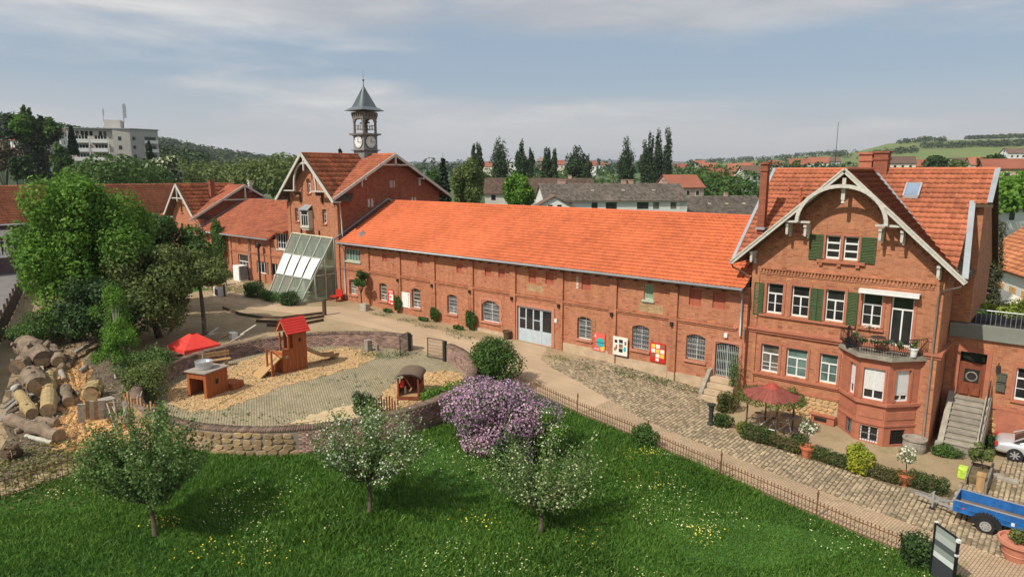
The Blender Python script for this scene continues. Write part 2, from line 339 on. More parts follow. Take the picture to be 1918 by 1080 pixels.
def copytree(o,loc,label,rz=None,parent=None,scale=None):
    c=o.copy();col.objects.link(c)
    if parent is None:
        c.location=loc;c['label']=label;ORG[c.name]=tuple(loc)
        if rz is not None:c.rotation_euler=(0,0,rz)
        if scale:c.scale=(scale,)*3
    else: c.parent=parent;ORG[c.name]=(0,0,0)
    for ch in o.children: copytree(ch,None,None,parent=c)
    return c
# ------------------------------------------------------------------ foliage
def cards(name,P,Nn,size,mat,parent=None,kind=None,aspect=.6,org=None):
    n=len(P);P=np.asarray(P);R=RS.normal(size=(n,3));Nn=Nn/np.maximum(np.linalg.norm(Nn,axis=1,keepdims=True),1e-6)+R*.55
    Nn/=np.linalg.norm(Nn,axis=1,keepdims=True)
    A=np.cross(Nn,RS.normal(size=(n,3)));A/=np.maximum(np.linalg.norm(A,axis=1,keepdims=True),1e-6);B=np.cross(Nn,A)
    s=(size*RS.uniform(.6,1.3,n))[:,None]/2
    V=np.stack([P-A*s,P-B*s*aspect+Nn*s*.25,P+A*s,P+B*s*aspect+Nn*s*.25],1).reshape(-1,3)
    if org is None: org=np.array(ORG[parent.name]) if parent is not None else np.array([P[:,0].mean(),P[:,1].mean(),P[:,2].min()])
    me=mesh_np(name,V-org,np.arange(4*n).reshape(n,4),mat)
    return link(name,me,parent,(0,0,0) if parent is not None else tuple(org),kind)
def blob_pts(cl,n,shell=.55):
    """cl: list of (cx,cy,cz,rx,ry,rz); points near the shells of the clumps"""
    w=np.array([c[3]*c[4]+c[3]*c[5] for c in cl]);w=w/w.sum();idx=RS.choice(len(cl),n,p=w);C=np.array(cl)[idx]
    d=RS.normal(size=(n,3));d/=np.linalg.norm(d,axis=1,keepdims=True);r=shell+(1-shell)*RS.uniform(size=n)**.6
    r=r*(1+.12*RS.normal(size=n))
    return C[:,:3]+d*C[:,3:]*r[:,None],d+np.array([0,0,.35])
def clumps(c,R,k,rmin=.28,rmax=.42,flat=1.,seed=0,bottom=-.8):
    rs=np.random.RandomState(seed);L=[]
    while len(L)<k:
        d=rs.normal(size=3);d/=np.linalg.norm(d)
        if d[2]<bottom: continue
        q=rs.uniform(.35,.8);r=rs.uniform(rmin,rmax)
        L.append((c[0]+d[0]*R[0]*q,c[1]+d[1]*R[1]*q,c[2]+d[2]*R[2]*q,R[0]*r,R[1]*r,R[2]*r*flat))
    return L
def tree(name,label,base,c,R,n,size,leaf,k=22,seed=1,tr=.15,bark=None,group=None,cat='tree',blossom=None,rmin=.28,rmax=.42,lean=None,inner=True,bottom=-.8,shell=.55,trunk=True):
    t=thing(name,label,cat,base,group);cl=clumps(c,R,k,rmin,rmax,1,seed,bottom)
    P,Nn=blob_pts(cl,n,shell);cards('crown',P,Nn,size,leaf,t)
    if blossom:
        m,nb,sz=blossom;P,Nn=blob_pts(cl,nb,.8);cards('blossom',P,Nn,sz,m,t,aspect=.9)
    if trunk:
        m=MB();b=np.array(base,float);top=np.array(c,float)+np.array([0,0,R[2]*.2]);fork=b+(top-b)*.45
        m.tube([b-[0,0,.1],b+(fork-b)*.5+[tr*.3,0,0],fork],[tr*1.25,tr*.95,tr*.75],8)
        rs=np.random.RandomState(seed+5)
        for q in rs.permutation(len(cl))[:min(12,len(cl))]:
            e=np.array(cl[q][:3]);mid=fork+(e-fork)*.5+rs.normal(size=3)*R[0]*.05
            m.tube([fork,mid,e],[tr*.5,tr*.3,tr*.1],5,False)
        m.build('trunk',bark or M_BARK,t,smooth=True)
    return t
def fruit(label,base,c,R,nb,nl,size,seed,bl,up=.9,tr=.075,spread=1.,group='fruit trees on the lawn'):
    t=thing('fruit_tree',label,'fruit tree',base,group);rs=np.random.RandomState(seed);b=np.array(base,float);c=np.array(c,float);R=np.array(R,float);fork=np.array([b[0]*.6+c[0]*.4,b[1]*.6+c[1]*.4,c[2]-R[2]*.72])
    wood=MB();wood.tube([b-[0,0,.1],b*.5+fork*.5+[.04,.02,0],fork],[tr*1.2,tr,tr*.85],8);Pt=[];Dr=[]
    for k in range(nb):
        d=rs.normal(size=3);d/=np.linalg.norm(d);d[2]=abs(d[2])*up-.25*(1-up) if rs.rand()<.8 else d[2]*.6;tip=c+d*R*rs.uniform(.82,1.08)*np.array([spread,spread,1]);mid=fork*.45+tip*.55+np.array([0,0,-.12*R[2]])+rs.normal(size=3)*.08
        pts=[(1-s)**2*fork+2*s*(1-s)*mid+s*s*tip for s in np.linspace(0,1,6)];wood.tube(pts,[tr*.42,tr*.32,tr*.24,tr*.16,tr*.1,tr*.05],4,False)
        m_=nl//nb;s=rs.uniform(.25,1.03,m_)[:,None];q=(1-s)**2*fork+2*s*(1-s)*mid+s*s*tip;tw=rs.normal(size=(m_,3));tw/=np.linalg.norm(tw,axis=1,keepdims=True);rad=(.10+.34*(1-np.abs(s-.65)))*R.mean()*.36*rs.uniform(.15,1,(m_,1));off=tw*rad;off[:,2]+=rad[:,0]*.25;Pt.append(q+off);Dr.append(tw+np.array([0,0,.6]))
    P=np.concatenate(Pt);D=np.concatenate(Dr);cards('crown',P,D,size,L_APPLE,t)
    for nn_,m2_,sz in bl: i=rs.choice(len(P),nn_,replace=False);cards('blossom',P[i]+D[i]*.03,D[i],sz,m2_,t,aspect=.95)
    wood.build('trunk',M_BARK,t,smooth=True);return t
def bush(name,label,base,R,n,size,leaf,group=None,cat='bush',k=10,blossom=None,seed=3,up=.75):
    c=(base[0],base[1],base[2]+R[2]*up)
    return tree(name,label,base,c,R,n,size,leaf,k,seed,.03,None,group,cat,blossom,.4,.6,bottom=-.9,shell=.6)
# ------------------------------------------------------------------ building helpers
def tiles(mat,parent,O,du,dv,Wd,Ln,tw=.27,tl=.335,keep=None,single=None,name='roof_tile'):
    O=np.array(O,float);du=np.array(du,float);dv=np.array(dv,float);dv/=np.linalg.norm(dv);nn=np.cross(du,dv)
    if nn[2]<0: nn=-nn
    ni=int(math.ceil(Wd/tw));nj=int(round(Ln/tl));tl=Ln/nj;tw=Wd/ni
    I,J=np.meshgrid(np.arange(ni),np.arange(nj),indexing='ij');I=I.ravel();J=J.ravel()
    base=O+du*(I*tw)[:,None]+dv*(J*tl)[:,None];cen=base+du*tw/2+dv*tl/2
    if keep is not None: k=keep(cen[:,0],cen[:,1],cen[:,2]);base=base[k];cen=cen[k]
    S=np.array([0,.2,.32,.97])*tw;H=np.array([.045,.045,0,0])
    loc=np.concatenate([np.c_[S,np.zeros(4),H+.075],np.c_[S,np.full(4,tl+.08),H+.012],np.c_[S,np.full(4,.004),H+.052]])     # thin lower lip, open underneath
    fc=np.array([(0,1,5,4),(1,2,6,5),(2,3,7,6),(8,9,1,0),(9,10,2,1),(10,11,3,2)])
    lw=loc[:,:1]*du+loc[:,1:2]*dv+loc[:,2:]*nn
    if single:
        dist=np.linalg.norm(cen-CAM,axis=1);order=np.argsort(dist);one=order[:single];rest=order[single:]
        me=mesh_np(name,lw,fc,mat);og=np.array(ORG[parent.name])
        for q in one: link(name,me,parent,tuple(base[q]-og+nn*RS.uniform(-.006,.006)))
    else: rest=np.arange(len(base))
    n=len(rest);jit=nn*RS.uniform(-.007,.007,n)[:,None]
    V=(base[rest]+jit)[:,None,:]+lw[None];Fq=(fc[None]+(np.arange(n)*12)[:,None,None]).reshape(-1,4)
    return link(name+('_field' if single else 's'),mesh_np(name,V.reshape(-1,3)-np.array(ORG[parent.name]),Fq,mat),parent,(0,0,0),'stuff')
def slab(name,mat,parent,pts,th=.14):
    a,b,c=[np.array(p,float) for p in pts[:3]];n=np.cross(b-a,c-a);n/=np.linalg.norm(n)
    if n[2]<0:n=-n
    return MB().prism(pts,-n*th).build(name,mat,parent)
def wallp(mb,fr,s0,s1,z0,z1,th,ops):
    """wall with openings (a0,a1,za,zb): outer face at t=0, th deep"""
    zs=sorted({z0,z1,*[o[2] for o in ops],*[o[3] for o in ops]});zs=[z for z in zs if z0<=z<=z1]
    for za,zb in zip(zs,zs[1:]):
        cut=sorted([(o[0],o[1]) for o in ops if o[2]<=za+1e-6 and o[3]>=zb-1e-6]);s=s0
        for a,b in cut:
            if a>s: mb.fbox(fr,s,a,-th,0,za,zb)
            s=max(s,b)
        if s<s1: mb.fbox(fr,s,s1,-th,0,za,zb)
def arcfill(mb,fr,a0,a1,zs,zt,th,n=8):
    """brick above a segmental arch springing at zs, crown and rectangle top at zt"""
    c=(a0+a1)/2;h=(a1-a0)/2
    pts=[(a0+(a1-a0)*k/n,zs+(zt-zs)*(1-((a0+(a1-a0)*k/n-c)/h)**2)) for k in range(n+1)]
    for (x0,za),(x1,zb) in zip(pts,pts[1:]):
        mb.prism([fr(x0,0,za),fr(x1,0,zb),fr(x1,0,zt+.001),fr(x0,0,zt+.001)],(np.array(fr(0,-th,0))-np.array(fr(0,0,0))))
def win(par,fr,a0,a1,z0,z1,fm=None,gm=None,mull=(.5,),trans=(),full=(),t=-.13,fw=.06,sill=None,sw=.1,sh=.12,so=.1,name='window',arch=0,upper=None):
    """window part > pane; mull: vertical bars; trans: (fraction,) light bars; full: heavy transoms"""
    fm=fm or M_WHITE;gm=gm or M_GL;m=MB();w=a1-a0;h=z1-z0
    m.fbox(fr,a0,a0+fw,t-.05,t,z0,z1).fbox(fr,a1-fw,a1,t-.05,t,z0,z1).fbox(fr,a0+fw,a1-fw,t-.05,t,z0,z0+fw*1.5).fbox(fr,a0+fw,a1-fw,t-.05,t,z1-fw,z1)
    topz=z0+h*full[0]+fw*.6 if full and upper is None else z1-fw
    for q in full: m.fbox(fr,a0+fw,a1-fw,t-.05,t+.012,z0+h*q-fw*.6,z0+h*q+fw*.6)
    for q in mull: m.fbox(fr,a0+w*q-fw*.55,a0+w*q+fw*.55,t-.05,t+.006,z0+fw,topz)
    for q in trans: m.fbox(fr,a0+fw,a1-fw,t-.045,t-.008,z0+h*q-.014,z0+h*q+.014)
    o=m.build(name,fm,par)
    MB().fbox(fr,a0+fw*.5,a1-fw*.5,t-.04,t-.03,z0+fw*.5,z1-fw*.5).build('pane',gm,o)
    if sill: MB().fbox(fr,a0-sw,a1+sw,-.05,so,z0-sh,z0-.003).build('sill',sill,par)
    return o
def surround(par,fr,a0,a1,z0,z1,w=.13,mat=None,p=.045,keystep=0,bottom=False,d=.10):
    m=MB().fbox(fr,a0-w,a0-.002,-d,p,z0,z1+w).fbox(fr,a1+.002,a1+w,-d,p,z0,z1+w).fbox(fr,a0-.002,a1+.002,-d,p,z1+.002,z1+w)
    if bottom: m.fbox(fr,a0-w,a1+w,-d,p,z0-w,z0)
    if keystep:
        k=0;z=z0
        while z<z1:
            if k%2==0: m.fbox(fr,a0-w-.1,a0-w,0,p,z,z+.3).fbox(fr,a1+w,a1+w+.1,0,p,z,z+.3)
            z+=.3;k+=1
    return m.build('surround',mat or M_SAND,par)
def shutter(par,fr,a0,a1,z0,z1,t=.03):
    m=MB().fbox(fr,a0,a0+.05,t,t+.05,z0,z1).fbox(fr,a1-.05,a1,t,t+.05,z0,z1)
    for z in (z0,(z0+z1)/2,z1-.07): m.fbox(fr,a0+.05,a1-.05,t+.002,t+.048,z,z+.07)
    o=m.build('shutter',M_SHUT,par);s=MB();z=z0+.1
    while z<z1-.09:
        s.hexa([fr(a0+.05,t+.044,z),fr(a1-.05,t+.044,z),fr(a1-.05,t,z+.035),fr(a0+.05,t,z+.035),fr(a0+.05,t+.05,z+.012),fr(a1-.05,t+.05,z+.012),fr(a1-.05,t+.012,z+.05),fr(a0+.05,t+.012,z+.05)]);z+=.075
    s.build('slats',M_SHUT,o);return o
def teeth(m,fr,a0,a1,z0,z1,step,p=.08,duty=.5):
    a=a0
    while a<a1-.02: m.fbox(fr,a,a+step*duty,0,p,z0,z1);a+=step
def gutter(par,p,q,r=.07): return MB().tube([p,q],r,8).build('gutter',M_ZINC,par,smooth=True)
def pipe(par,pts,r=.045,mat=None,name='downpipe'): return MB().tube(pts,r,8).build(name,mat or M_ZINC,par,smooth=True)
XF=lambda y:Fr((0,y),(1,y))            # facade facing the camera, s = X
def XS(x): return Fr((x,0),(x,1))       # wall facing +X, s = Y
# ------------------------------------------------------------------ VILLA (right)
vl=thing('brick_villa','red brick villa with green shutters, bay window and white arched gable bracing','house',(4.36,.35,-.8))
fv=XF(.35);T3=.38
win1=[(.82,1.66),(2.09,2.97),(3.75,4.63),(5.42,6.30)]
gf=[(.73,1.66),(2.05,3.10),(3.72,4.57)]
ops=[(a,b,4.67,6.28) for a,b in win1]+[(6.68,7.61,3.9,6.28)]+[(a,b,1.45,2.98) for a,b in gf]
m=MB();wallp(m,fv,0,8.72,-1.2,7.0,T3,ops);m.build('front_wall',M_BRICKV,vl)
m=MB();gops=[(3.54,4.22,7.79,8.96),(4.36,5.04,7.79,8.96)]
def gablewall(m,fr,a0,a1,z0,ac,zp,k,th,ops):
    """gable above z0: strips that follow the rake"""
    cuts=sorted({a0,a1,ac,*[o[0] for o in ops],*[o[1] for o in ops],*np.linspace(a0,a1,9)})
    zr=lambda a:zp-abs(a-ac)*k
    for a,b in zip(cuts,cuts[1:]):
        if b-a<1e-4: continue
        mid=(a+b)/2;zz=z0;o=[o for o in ops if o[0]-1e-6<=mid<=o[1]+1e-6]
        off=np.array(fr(0,-th,0))-np.array(fr(0,0,0))
        if o: m.fbox(fr,a,b,-th,0,z0,o[0][2]);zz=o[0][3]
        m.prism([fr(a,0,zz),fr(b,0,zz),fr(b,0,max(zr(b),zz+.01)),fr(a,0,max(zr(a),zz+.01))],off)
KV=.92;ZP=12.12
gablewall(m,fv,0,8.72,7.0,4.36,ZP-.12,KV,T3,gops);m.build('gable_wall',M_BRICKV,vl)
KM=.89
m=MB();fs=XS(8.72);wallp(m,fs,.73,9.9,-1.2,7.0,T3,[]);gablewall(m,fs,.73,9.9,7.0,4.84,11.9,KM,T3,[]);m.box(8.73,9.5,3.3,9.85,4.9,7.2).prism([(8.73,3.3,7.2),(8.73,9.85,7.2),(8.73,9.85,7.4),(8.73,4.84,11.8),(8.73,3.3,10.45)],(.82,0,0));m.build('side_wall',M_BRICKV,vl)
m=MB();m.box(0,.38,.73,9.9,-1.2,7.0);fl=Fr((0,1),(0,0));gablewall(m,Fr((0,9.9),(0,.73)),0,9.17,7.0,5.06,11.9,KM,T3,[]);m.box(.38,8.34,9.55,9.9,-1.2,7.0);m.build('rear_wall',M_BRICKV,vl)
for k,(a,b) in enumerate(win1):
    win(vl,fv,a,b,4.67,6.28,full=(.66,),trans=(.34,),gm=M_GL);surround(vl,fv,a,b,4.67,6.28)
win(vl,fv,6.68,7.61,3.9,6.28,full=(.74,),name='balcony_door');surround(vl,fv,6.68,7.61,3.9,6.28)
for k,(a,b) in enumerate(gf):
    win(vl,fv,a,b,1.45,2.98,full=(.66,),trans=(.34,) if k else (.34,.2),gm=[M_GLC,M_GLT,M_GLT][k]);surround(vl,fv,a,b,1.45,2.98)
for a,b,z0,z1 in gops: win(vl,fv,a,b,z0,z1,mull=(),trans=(),full=(.36,.68),fw=.07);
surround(vl,fv,3.54,5.04,7.79,8.96,.1);MB().fbox(fv,4.225,4.355,-.1,.045,7.79,8.96).build('mullion',M_SAND,vl)
m=MB().fbox(fv,3.2,5.4,-.05,.14,7.6,7.74);teeth(m,fv,3.3,5.3,7.46,7.6,.85,.12,.2);m.build('gable_sill',M_SAND,vl)
for a,b in ((2.78,3.43),(5.15,5.8)): shutter(vl,fv,a,b,7.73,8.97)
for a,b in ((.16,.66),(3.03,3.38),(3.36,3.64),(4.78,5.24)): shutter(vl,fv,a,b,4.5,6.25)
for q in ((.5,5.2),(5.3,6.45)): MB().fbox(fv,*q,-.02,.12,4.5,4.6).build('sill_course',M_SAND,vl)
MB().fbox(fv,.35,4.72,-.02,.14,1.27,1.38).fbox(fv,.42,4.72,-.02,.08,1.17,1.268).build('sill_course',M_SAND,vl)
MB().fbox(fv,-.15,8.95,-.02,.2,3.72,3.84).fbox(fv,-.1,8.9,-.02,.12,3.58,3.718).build('cornice',M_SAND,vl)
MB().box(8.722,8.92,.35,9.9,3.72,3.84).box(8.722,8.86,.35,9.9,3.58,3.718).build('cornice',M_SAND,vl)
m=MB().fbox(fv,.2,8.4,0,.1,7.02,7.1).fbox(fv,.2,8.4,0,.04,6.74,6.8);teeth(m,fv,.25,8.35,6.83,7.018,.16,.075);m.build('corbel_band',M_BRICKV,vl)
for a,b,z0,z1 in ops[:4]+ops[5:]+[(6.68,7.61,3.9,6.28),(3.6,5.0,7.8,8.96)]:      # soldier arches over the windows
    m=MB();a-=.1;n=int((b+.1-a)/.085)
    for i in range(n): m.fbox(fv,a+i*.085,a+i*.085+.07,0,.018,z1+.14,z1+.38)
    m.build('brick_arch',M_BRICKV,vl)
for q in ((-.02,.42,0,.07,-1.1,3.56),(0,.4,0,.06,3.86,7.2),(8.3,8.75,0,.07,-1.1,3.56),(8.36,8.72,0,.06,3.86,7.2)): MB().fbox(fv,*q).build('corner_pier',M_BRICKV,vl)
MB().fbox(fv,.42,4.75,0,.09,.62,.74).fbox(fv,.42,4.75,0,.10,-1.1,-.62).build('plinth_band',M_SAND,vl)
# rubble stones of the plinth, one by one
m=None
def stone_mesh(name,w,h,d,seed,mat):
    rs=np.random.RandomState(seed);n=7;ang=np.sort(rs.uniform(0,2*PI,n)+0);ang=np.linspace(0,2*PI,n,endpoint=False)+rs.uniform(-.25,.25,n)
    r=rs.uniform(.85,1.1,n);o=[(w/2*math.cos(a)*q,h/2*math.sin(a)*q) for a,q in zip(ang,r)]
    V=[(x,0,z) for x,z in o]+[(x*.82,-d,z*.82) for x,z in o];f=[tuple(range(n,2*n))]+[(k,(k+1)%n,n+(k+1)%n,n+k) for k in range(n)]
    me=bpy.data.meshes.new(name);me.from_pydata(V,[],f);me.update();me.materials.append(mat);return me
sms=[stone_mesh('rubble_stone',.34,.22,.06,s,M_RUBB) for s in range(6)]
MB().fbox(fv,.42,4.75,0,.03,-.62,.62).build('rubble_bed',M_PLASTER,vl)
z=-.52;r=0
while z<.6:
    x=.6+(r%2)*.15
    while x<4.65: o=link('rubble_stone',sms[random.randrange(6)],vl,(x-4.36,-.03,z+.8));o.rotation_euler=(0,random.uniform(-.4,.4),0);x+=random.uniform(.27,.36)
    z+=.205;r+=1
MB().fbox(fv,3.6,4.7,.1,.32,-.62,-.2).fbox(fv,3.5,4.75,.1,.4,-.2,-.14).build('cellar_hood',M_SAND,vl);MB().fbox(fv,3.75,4.35,.322,.33,-.5,-.3).build('cellar_vent',M_DARKIN,vl)
# bay
BA,BB,BC,BD=(4.78,.35),(5.86,-.80),(7.08,-.80),(8.14,.35)
facets=[(Fr(BA,BB),.72,1.26,[(.72,1.26,1.42,2.95),(.70,1.24,-.62,.15)]),(Fr(BB,BC),.16,1.06,[(.16,1.06,1.42,2.95),(.2,1.0,-.68,.12)]),(Fr(BC,BD),.36,1.1,[(.36,1.1,1.42,2.95),(.36,1.1,-.68,.05)])]
m=MB()
for fr,_,_,o in facets: wallp(m,fr,0,fr.L,-1.1,3.4,.22,o)
m.build('bay_wall',M_SAND,vl)
for k,(fr,a,b,o) in enumerate(facets):
    a0,a1,z0,z1=o[0];w=win(vl,fr,a0,a1,z0,z1,t=-.1);surround(vl,fr,a0,a1,z0,z1,.09,M_SAND,.04)
    m=MB();z=z1-.02;zl=z0+(.42 if k!=2 else .3)+.05
    while z>zl: m.fbox(fr,a0+.05,a1-.05,-.095,-.075,z-.05,z-.008);z-=.055
    m.build('roller_blind',M_WHITE,w)
    a0,a1,z0,z1=o[1];w=win(vl,fr,a0,a1,z0,z1,t=-.1,trans=(.5,),fm=M_WHITE if k<2 else M_IRON);g=MB()
    for i in range(1,7): g.fbox(fr,a0+(a1-a0)*i/7-.008,a0+(a1-a0)*i/7+.008,-.05,-.034,z0,z1)
    for i in range(1,5): g.fbox(fr,a0,a1,-.05,-.035,z0+(z1-z0)*i/5-.008,z0+(z1-z0)*i/5+.008)
    g.build('window_grille',M_IRON,w)
    MB().fbox(fr,.06,fr.L-.06,0,.03,.55,.92).build('sunk_panel',M_SAND,vl);
def ringband(name,off,z0,z1,mat,par,pl=(BA,BB,BC,BD)):
    m=MB();c=(6.46,.35)
    P=[(c[0]+(p[0]-c[0])*(1+off/1.4),.35+(p[1]-.35)*(1+off/1.1)) for p in pl];m.prism([(x,y,z0) for x,y in P],(0,0,z1-z0));return m.build(name,mat,par)
ringband('bay_sill_course',.13,1.22,1.36,M_SAND,vl);ringband('bay_cornice',.10,3.34,3.44,M_SAND,vl);ringband('bay_plinth',.1,-1.1,-.78,M_STONE,vl);ringband('bay_band',.05,.22,.32,M_SAND,vl)
bal=ringband('balcony_slab',.24,3.44,3.66,M_STONE,vl)
# balcony railing
m=MB();rp=[(4.62,.3),(5.76,-1.02),(7.2,-1.02),(8.3,.3)];rz=3.66
for p,q in zip(rp,rp[1:]):
    f2=Fr(p,q);m.tube([(*p,rz+.8),(*q,rz+.8)],.022,6).tube([(*p,rz+.12),(*q,rz+.12)],.015,6)
    n=int(f2.L/.11)
    for i in range(n+1):
        s=f2.L*i/n;m.tube([f2(s,0,rz),f2(s,.06,rz+.3),f2(s,0,rz+.8)],.009,4,False)
        if i<n: m.tube([f2(s,0,rz+.14),f2(s+.05,.05,rz+.4),f2(s+.1,0,rz+.14)],.008,4,False)
m.build('balcony_railing',M_IRON,vl)
fa=XF(.30)
m=MB();
for i in range(26): m.fbox(fa,5.36+i*.0925,5.36+i*.0925+.09,.06,.32-.0,6.36-(.0),6.47)
m.build('awning_cloth',plain('cream_canvas',(.72,.68,.55),.8,.1,3,isl=.12),vl);MB().fbox(fa,5.3,7.84,.0,.38,6.47,6.52).fbox(fa,5.3,7.84,.33,.37,6.33,6.47).build('awning_box',M_WHITE,vl)
# roofs: main (ridge along X) and front gable (ridge along Y)
ZE=7.37;y0,y1=-.5,4.84
xr=9.45
slab('roof_deck',M_WOOD,vl,[(-.8,y0,ZE),(4.4,y1,ZP),(-.8,y1,ZP)]);slab('roof_deck',M_WOOD,vl,[(9.15,y0+.35,ZE+.33),(9.15,y1,ZP),(4.3,y1,ZP)]);slab('roof_deck',M_WOOD,vl,[(-.8,y1,ZP),(9.8,y1,ZP),(9.8,10.2,ZE),(-.8,10.2,ZE)])
slab('roof_deck',M_WOOD,vl,[(9.15,3.1,ZE+(3.1-y0)*KM),(9.8,3.1,ZE+(3.1-y0)*KM),(9.8,y1,ZP),(9.15,y1,ZP)])
slab('roof_deck',M_WOOD,vl,[(-.8,y0-.02,ZE),(4.36,y0-.02,ZP),(4.36,4.8,ZP),(-.8,4.8,ZE)]);slab('roof_deck',M_WOOD,vl,[(4.36,y0-.02,ZP),(9.52,y0-.02,ZE),(9.52,4.8,ZE),(4.36,4.8,ZP)])
zmain=lambda y:ZE+(y-y0)*KM
zgab=lambda x:ZP-np.abs(x-4.36)*KV
u=1/math.sqrt(1+KM*KM)
tiles(M_TV,vl,(-.72,y0,ZE),(1,0,0),(0,u,KM*u),9.8+.6,(y1-y0)/u,keep=lambda x,y,z:(zmain(y)>zgab(x)-.05)&((x<9.08)|(y>3.1)),single=295)
u=1/math.sqrt(1+KV*KV)
tiles(M_TV,vl,(9.52,y0+.18,ZE),(0,1,0),(-u,0,KV*u),5.2,5.16/u,keep=lambda x,y,z:zgab(x)>zmain(y)-.05)
tiles(M_TV,vl,(-.8,y0+.18,ZE),(0,1,0),(u,0,KV*u),5.2,5.16/u,keep=lambda x,y,z:zgab(x)>zmain(y)-.05)
m=MB().tube([(-.75,y1,ZP+.05),(9.75,y1,ZP+.05)],.1,8).tube([(4.36,y0+.1,ZP+.05),(4.36,y1,ZP+.05)],.1,8);m.build('ridge_tiles',M_TV,vl)
for q in (((9.52,-.42,ZE+.1),(9.08,3.12,zmain(3.1)+.12),.24,.06),((9.75,3.05,zmain(3.05)+.1),(9.75,y1,ZP+.1),.22,.08),((-.78,y0,ZE+.1),(-.78,y1,ZP+.1),.16,.1)): MB().beam(*q).build('verge_flashing',M_ZINC,vl)
MB().beam((9.4,-.3,ZE+.12),(4.5,4.6,ZP+.02),.16,.03).build('valley_flashing',M_ZINC,vl)
MB().beam((9.02,3.02,zmain(3.0)),(9.9,3.02,zmain(3.0)),.12,.14).build('step_gutter',M_WOOD,vl)
# bargeboards and arched brace
yb=-.56
m=MB()
for s in (-1,1):
    e=(4.36+s*5.22,yb,ZE-.08);a=(4.36,yb,ZP-.03);m.beam(e,a,.09,.20,(0,-1,0) if False else (0,0,1))
    m.beam((e[0],yb-.05,e[2]+.1),(a[0],yb-.05,a[2]+.1),.07,.07);m.beam((e[0],yb+.3,e[2]),(a[0],yb+.3,a[2]),.5,.05)
m.build('bargeboard',M_TRIM,vl)
m=MB();n=22;P=[]
for i in range(n+1):
    t=PI*i/n;P.append((4.36-1.97*math.cos(t),-.68,9.62+1.76*math.sin(t)))
for p,q in zip(P,P[1:]): m.beam(p,q,.17,.12,(0,-1,0))
m.build('arched_brace',M_TRIM,vl)
m=MB().beam((1.72,-.42,9.6),(2.95,-.42,9.6),.16,.1).beam((5.85,-.42,9.6),(7.05,-.42,9.6),.16,.1)
m.beam((2.08,-.42,9.6),(2.08,.35,9.6),.12,.1).beam((6.66,-.42,9.6),(6.66,.35,9.6),.12,.1)
m.build('collar_beam',M_TRIM,vl);MB().box(4.28,4.44,-.5,-.34,10.72,11.75).lathe((4.36,-.42,10.5),[(0,0),(.1,.08),(.06,.2),(.09,.24)],8).build('king_post',M_TRIM,vl)
for x,z in ((1.84,9.5),(2.72,9.45),(6.05,9.45),(6.95,9.42),(.12,7.95),(8.5,7.95)):
    m=MB().box(x-.07,x+.07,-.42,.35,z-.12,z).box(x-.06,x+.06,-.36,-.16,z-.5,z-.12).box(x-.06,x+.06,-.16,.0,z-.25,z-.12).box(x-.05,x+.05,.2,.35,z-.7,z-.12).lathe((x,-.3,z-.6),[(0,0),(.07,.05),(.04,.12)],8);m.build('bracket',M_TRIM,vl)
m=MB()
for s in (-1,1):
    for i in range(11):
        d=.62+i*.40;x=4.36+s*d;z=ZP-d*KV-.62
        m.fbox(fv,x-.13,x-.05,0,.1,z,z+.16).fbox(fv,x-.04,x+.05,0,.1,z-.09,z+.05).fbox(fv,x+.06,x+.14,0,.1,z,z+.16)
m.build('rake_ornament',M_BRICKV,vl)
def chimney(par,x,y,z0,z1,w,mat=M_BRICKD,cap=True,d=None):
    d=d or w;m=MB().box(x-w/2,x+w/2,y-d/2,y+d/2,z0,z1)
    if cap: m.box(x-w/2-.05,x+w/2+.05,y-d/2-.05,y+d/2+.05,z1-.35,z1-.25).box(x-w/2-.07,x+w/2+.07,y-d/2-.07,y+d/2+.07,z1,z1+.1)
    o=m.build('chimney',mat,par)
    if z1-z0>1: box('flue',M_DARKIN,o,x-w/4,x+w/4,y-d/4,y+d/4,z1+.1,z1+.104)
    return o
chimney(vl,.04,1.1,8.8,12.42,.36);chimney(vl,4.0,4.95,11.6,12.95,.62,M_SAND);chimney(vl,4.75,4.8,11.3,13.0,.66,M_BRICKD)
MB().box(-.2,.3,.8,1.4,9.0,9.12).build('chimney_flashing',M_ZINC,vl)
c1=(1.4,2.6);z=zmain(2.6);MB().tube([(1.45,2.6,z),(1.45,2.6,z+1.0)],.07,8).lathe((1.45,2.6,z+1.0),[(.07,0),(.11,.02),(.11,.1),(0,.16)],8).build('vent_pipe',M_TERRA,vl)
MB().tube([(.55,3.4,zmain(3.4)),(.55,3.4,zmain(3.4)+.35)],.06,8).lathe((.55,3.4,zmain(3.4)+.35),[(.06,0),(.1,.02),(0,.1)],8).build('vent_pipe',M_TERRA,vl)
MB().tube([(.1,1.2,11.0),(2.3,3.0,11.1)],.012,5).build('stay_wire',M_IRON,vl)
x0,x1=6.18,6.82;ya,yb2=3.2,3.9
m=MB()
for (a,b) in (((x0,ya),(x1,ya)),((x0,yb2),(x1,yb2)),((x0,ya),(x0,yb2)),((x1,ya),(x1,yb2))): m.beam((a[0],a[1],zmain(a[1])+.17),(b[0],b[1],zmain(b[1])+.17),.07,.16)
w=m.build('skylight',M_ALU,vl);MB().poly([(x0,ya,zmain(ya)+.2),(x1,ya,zmain(ya)+.2),(x1,yb2,zmain(yb2)+.2),(x0,yb2,zmain(yb2)+.2)]).build('pane',M_GLB,w)
gutter(vl,(-.85,-.62,ZE-.05),(-.85,.5,ZE-.05),.06)
pipe(vl,[(-.85,-.55,ZE-.1),(-.8,-.4,7.05),(-.12,.15,6.6),(-.08,.1,5.9),(-.08,.1,3.9),(-.08,-.12,3.6),(-.08,-.12,3.1)],.045,plain('copper_pipe',(.16,.10,.07),.6,.2,4))
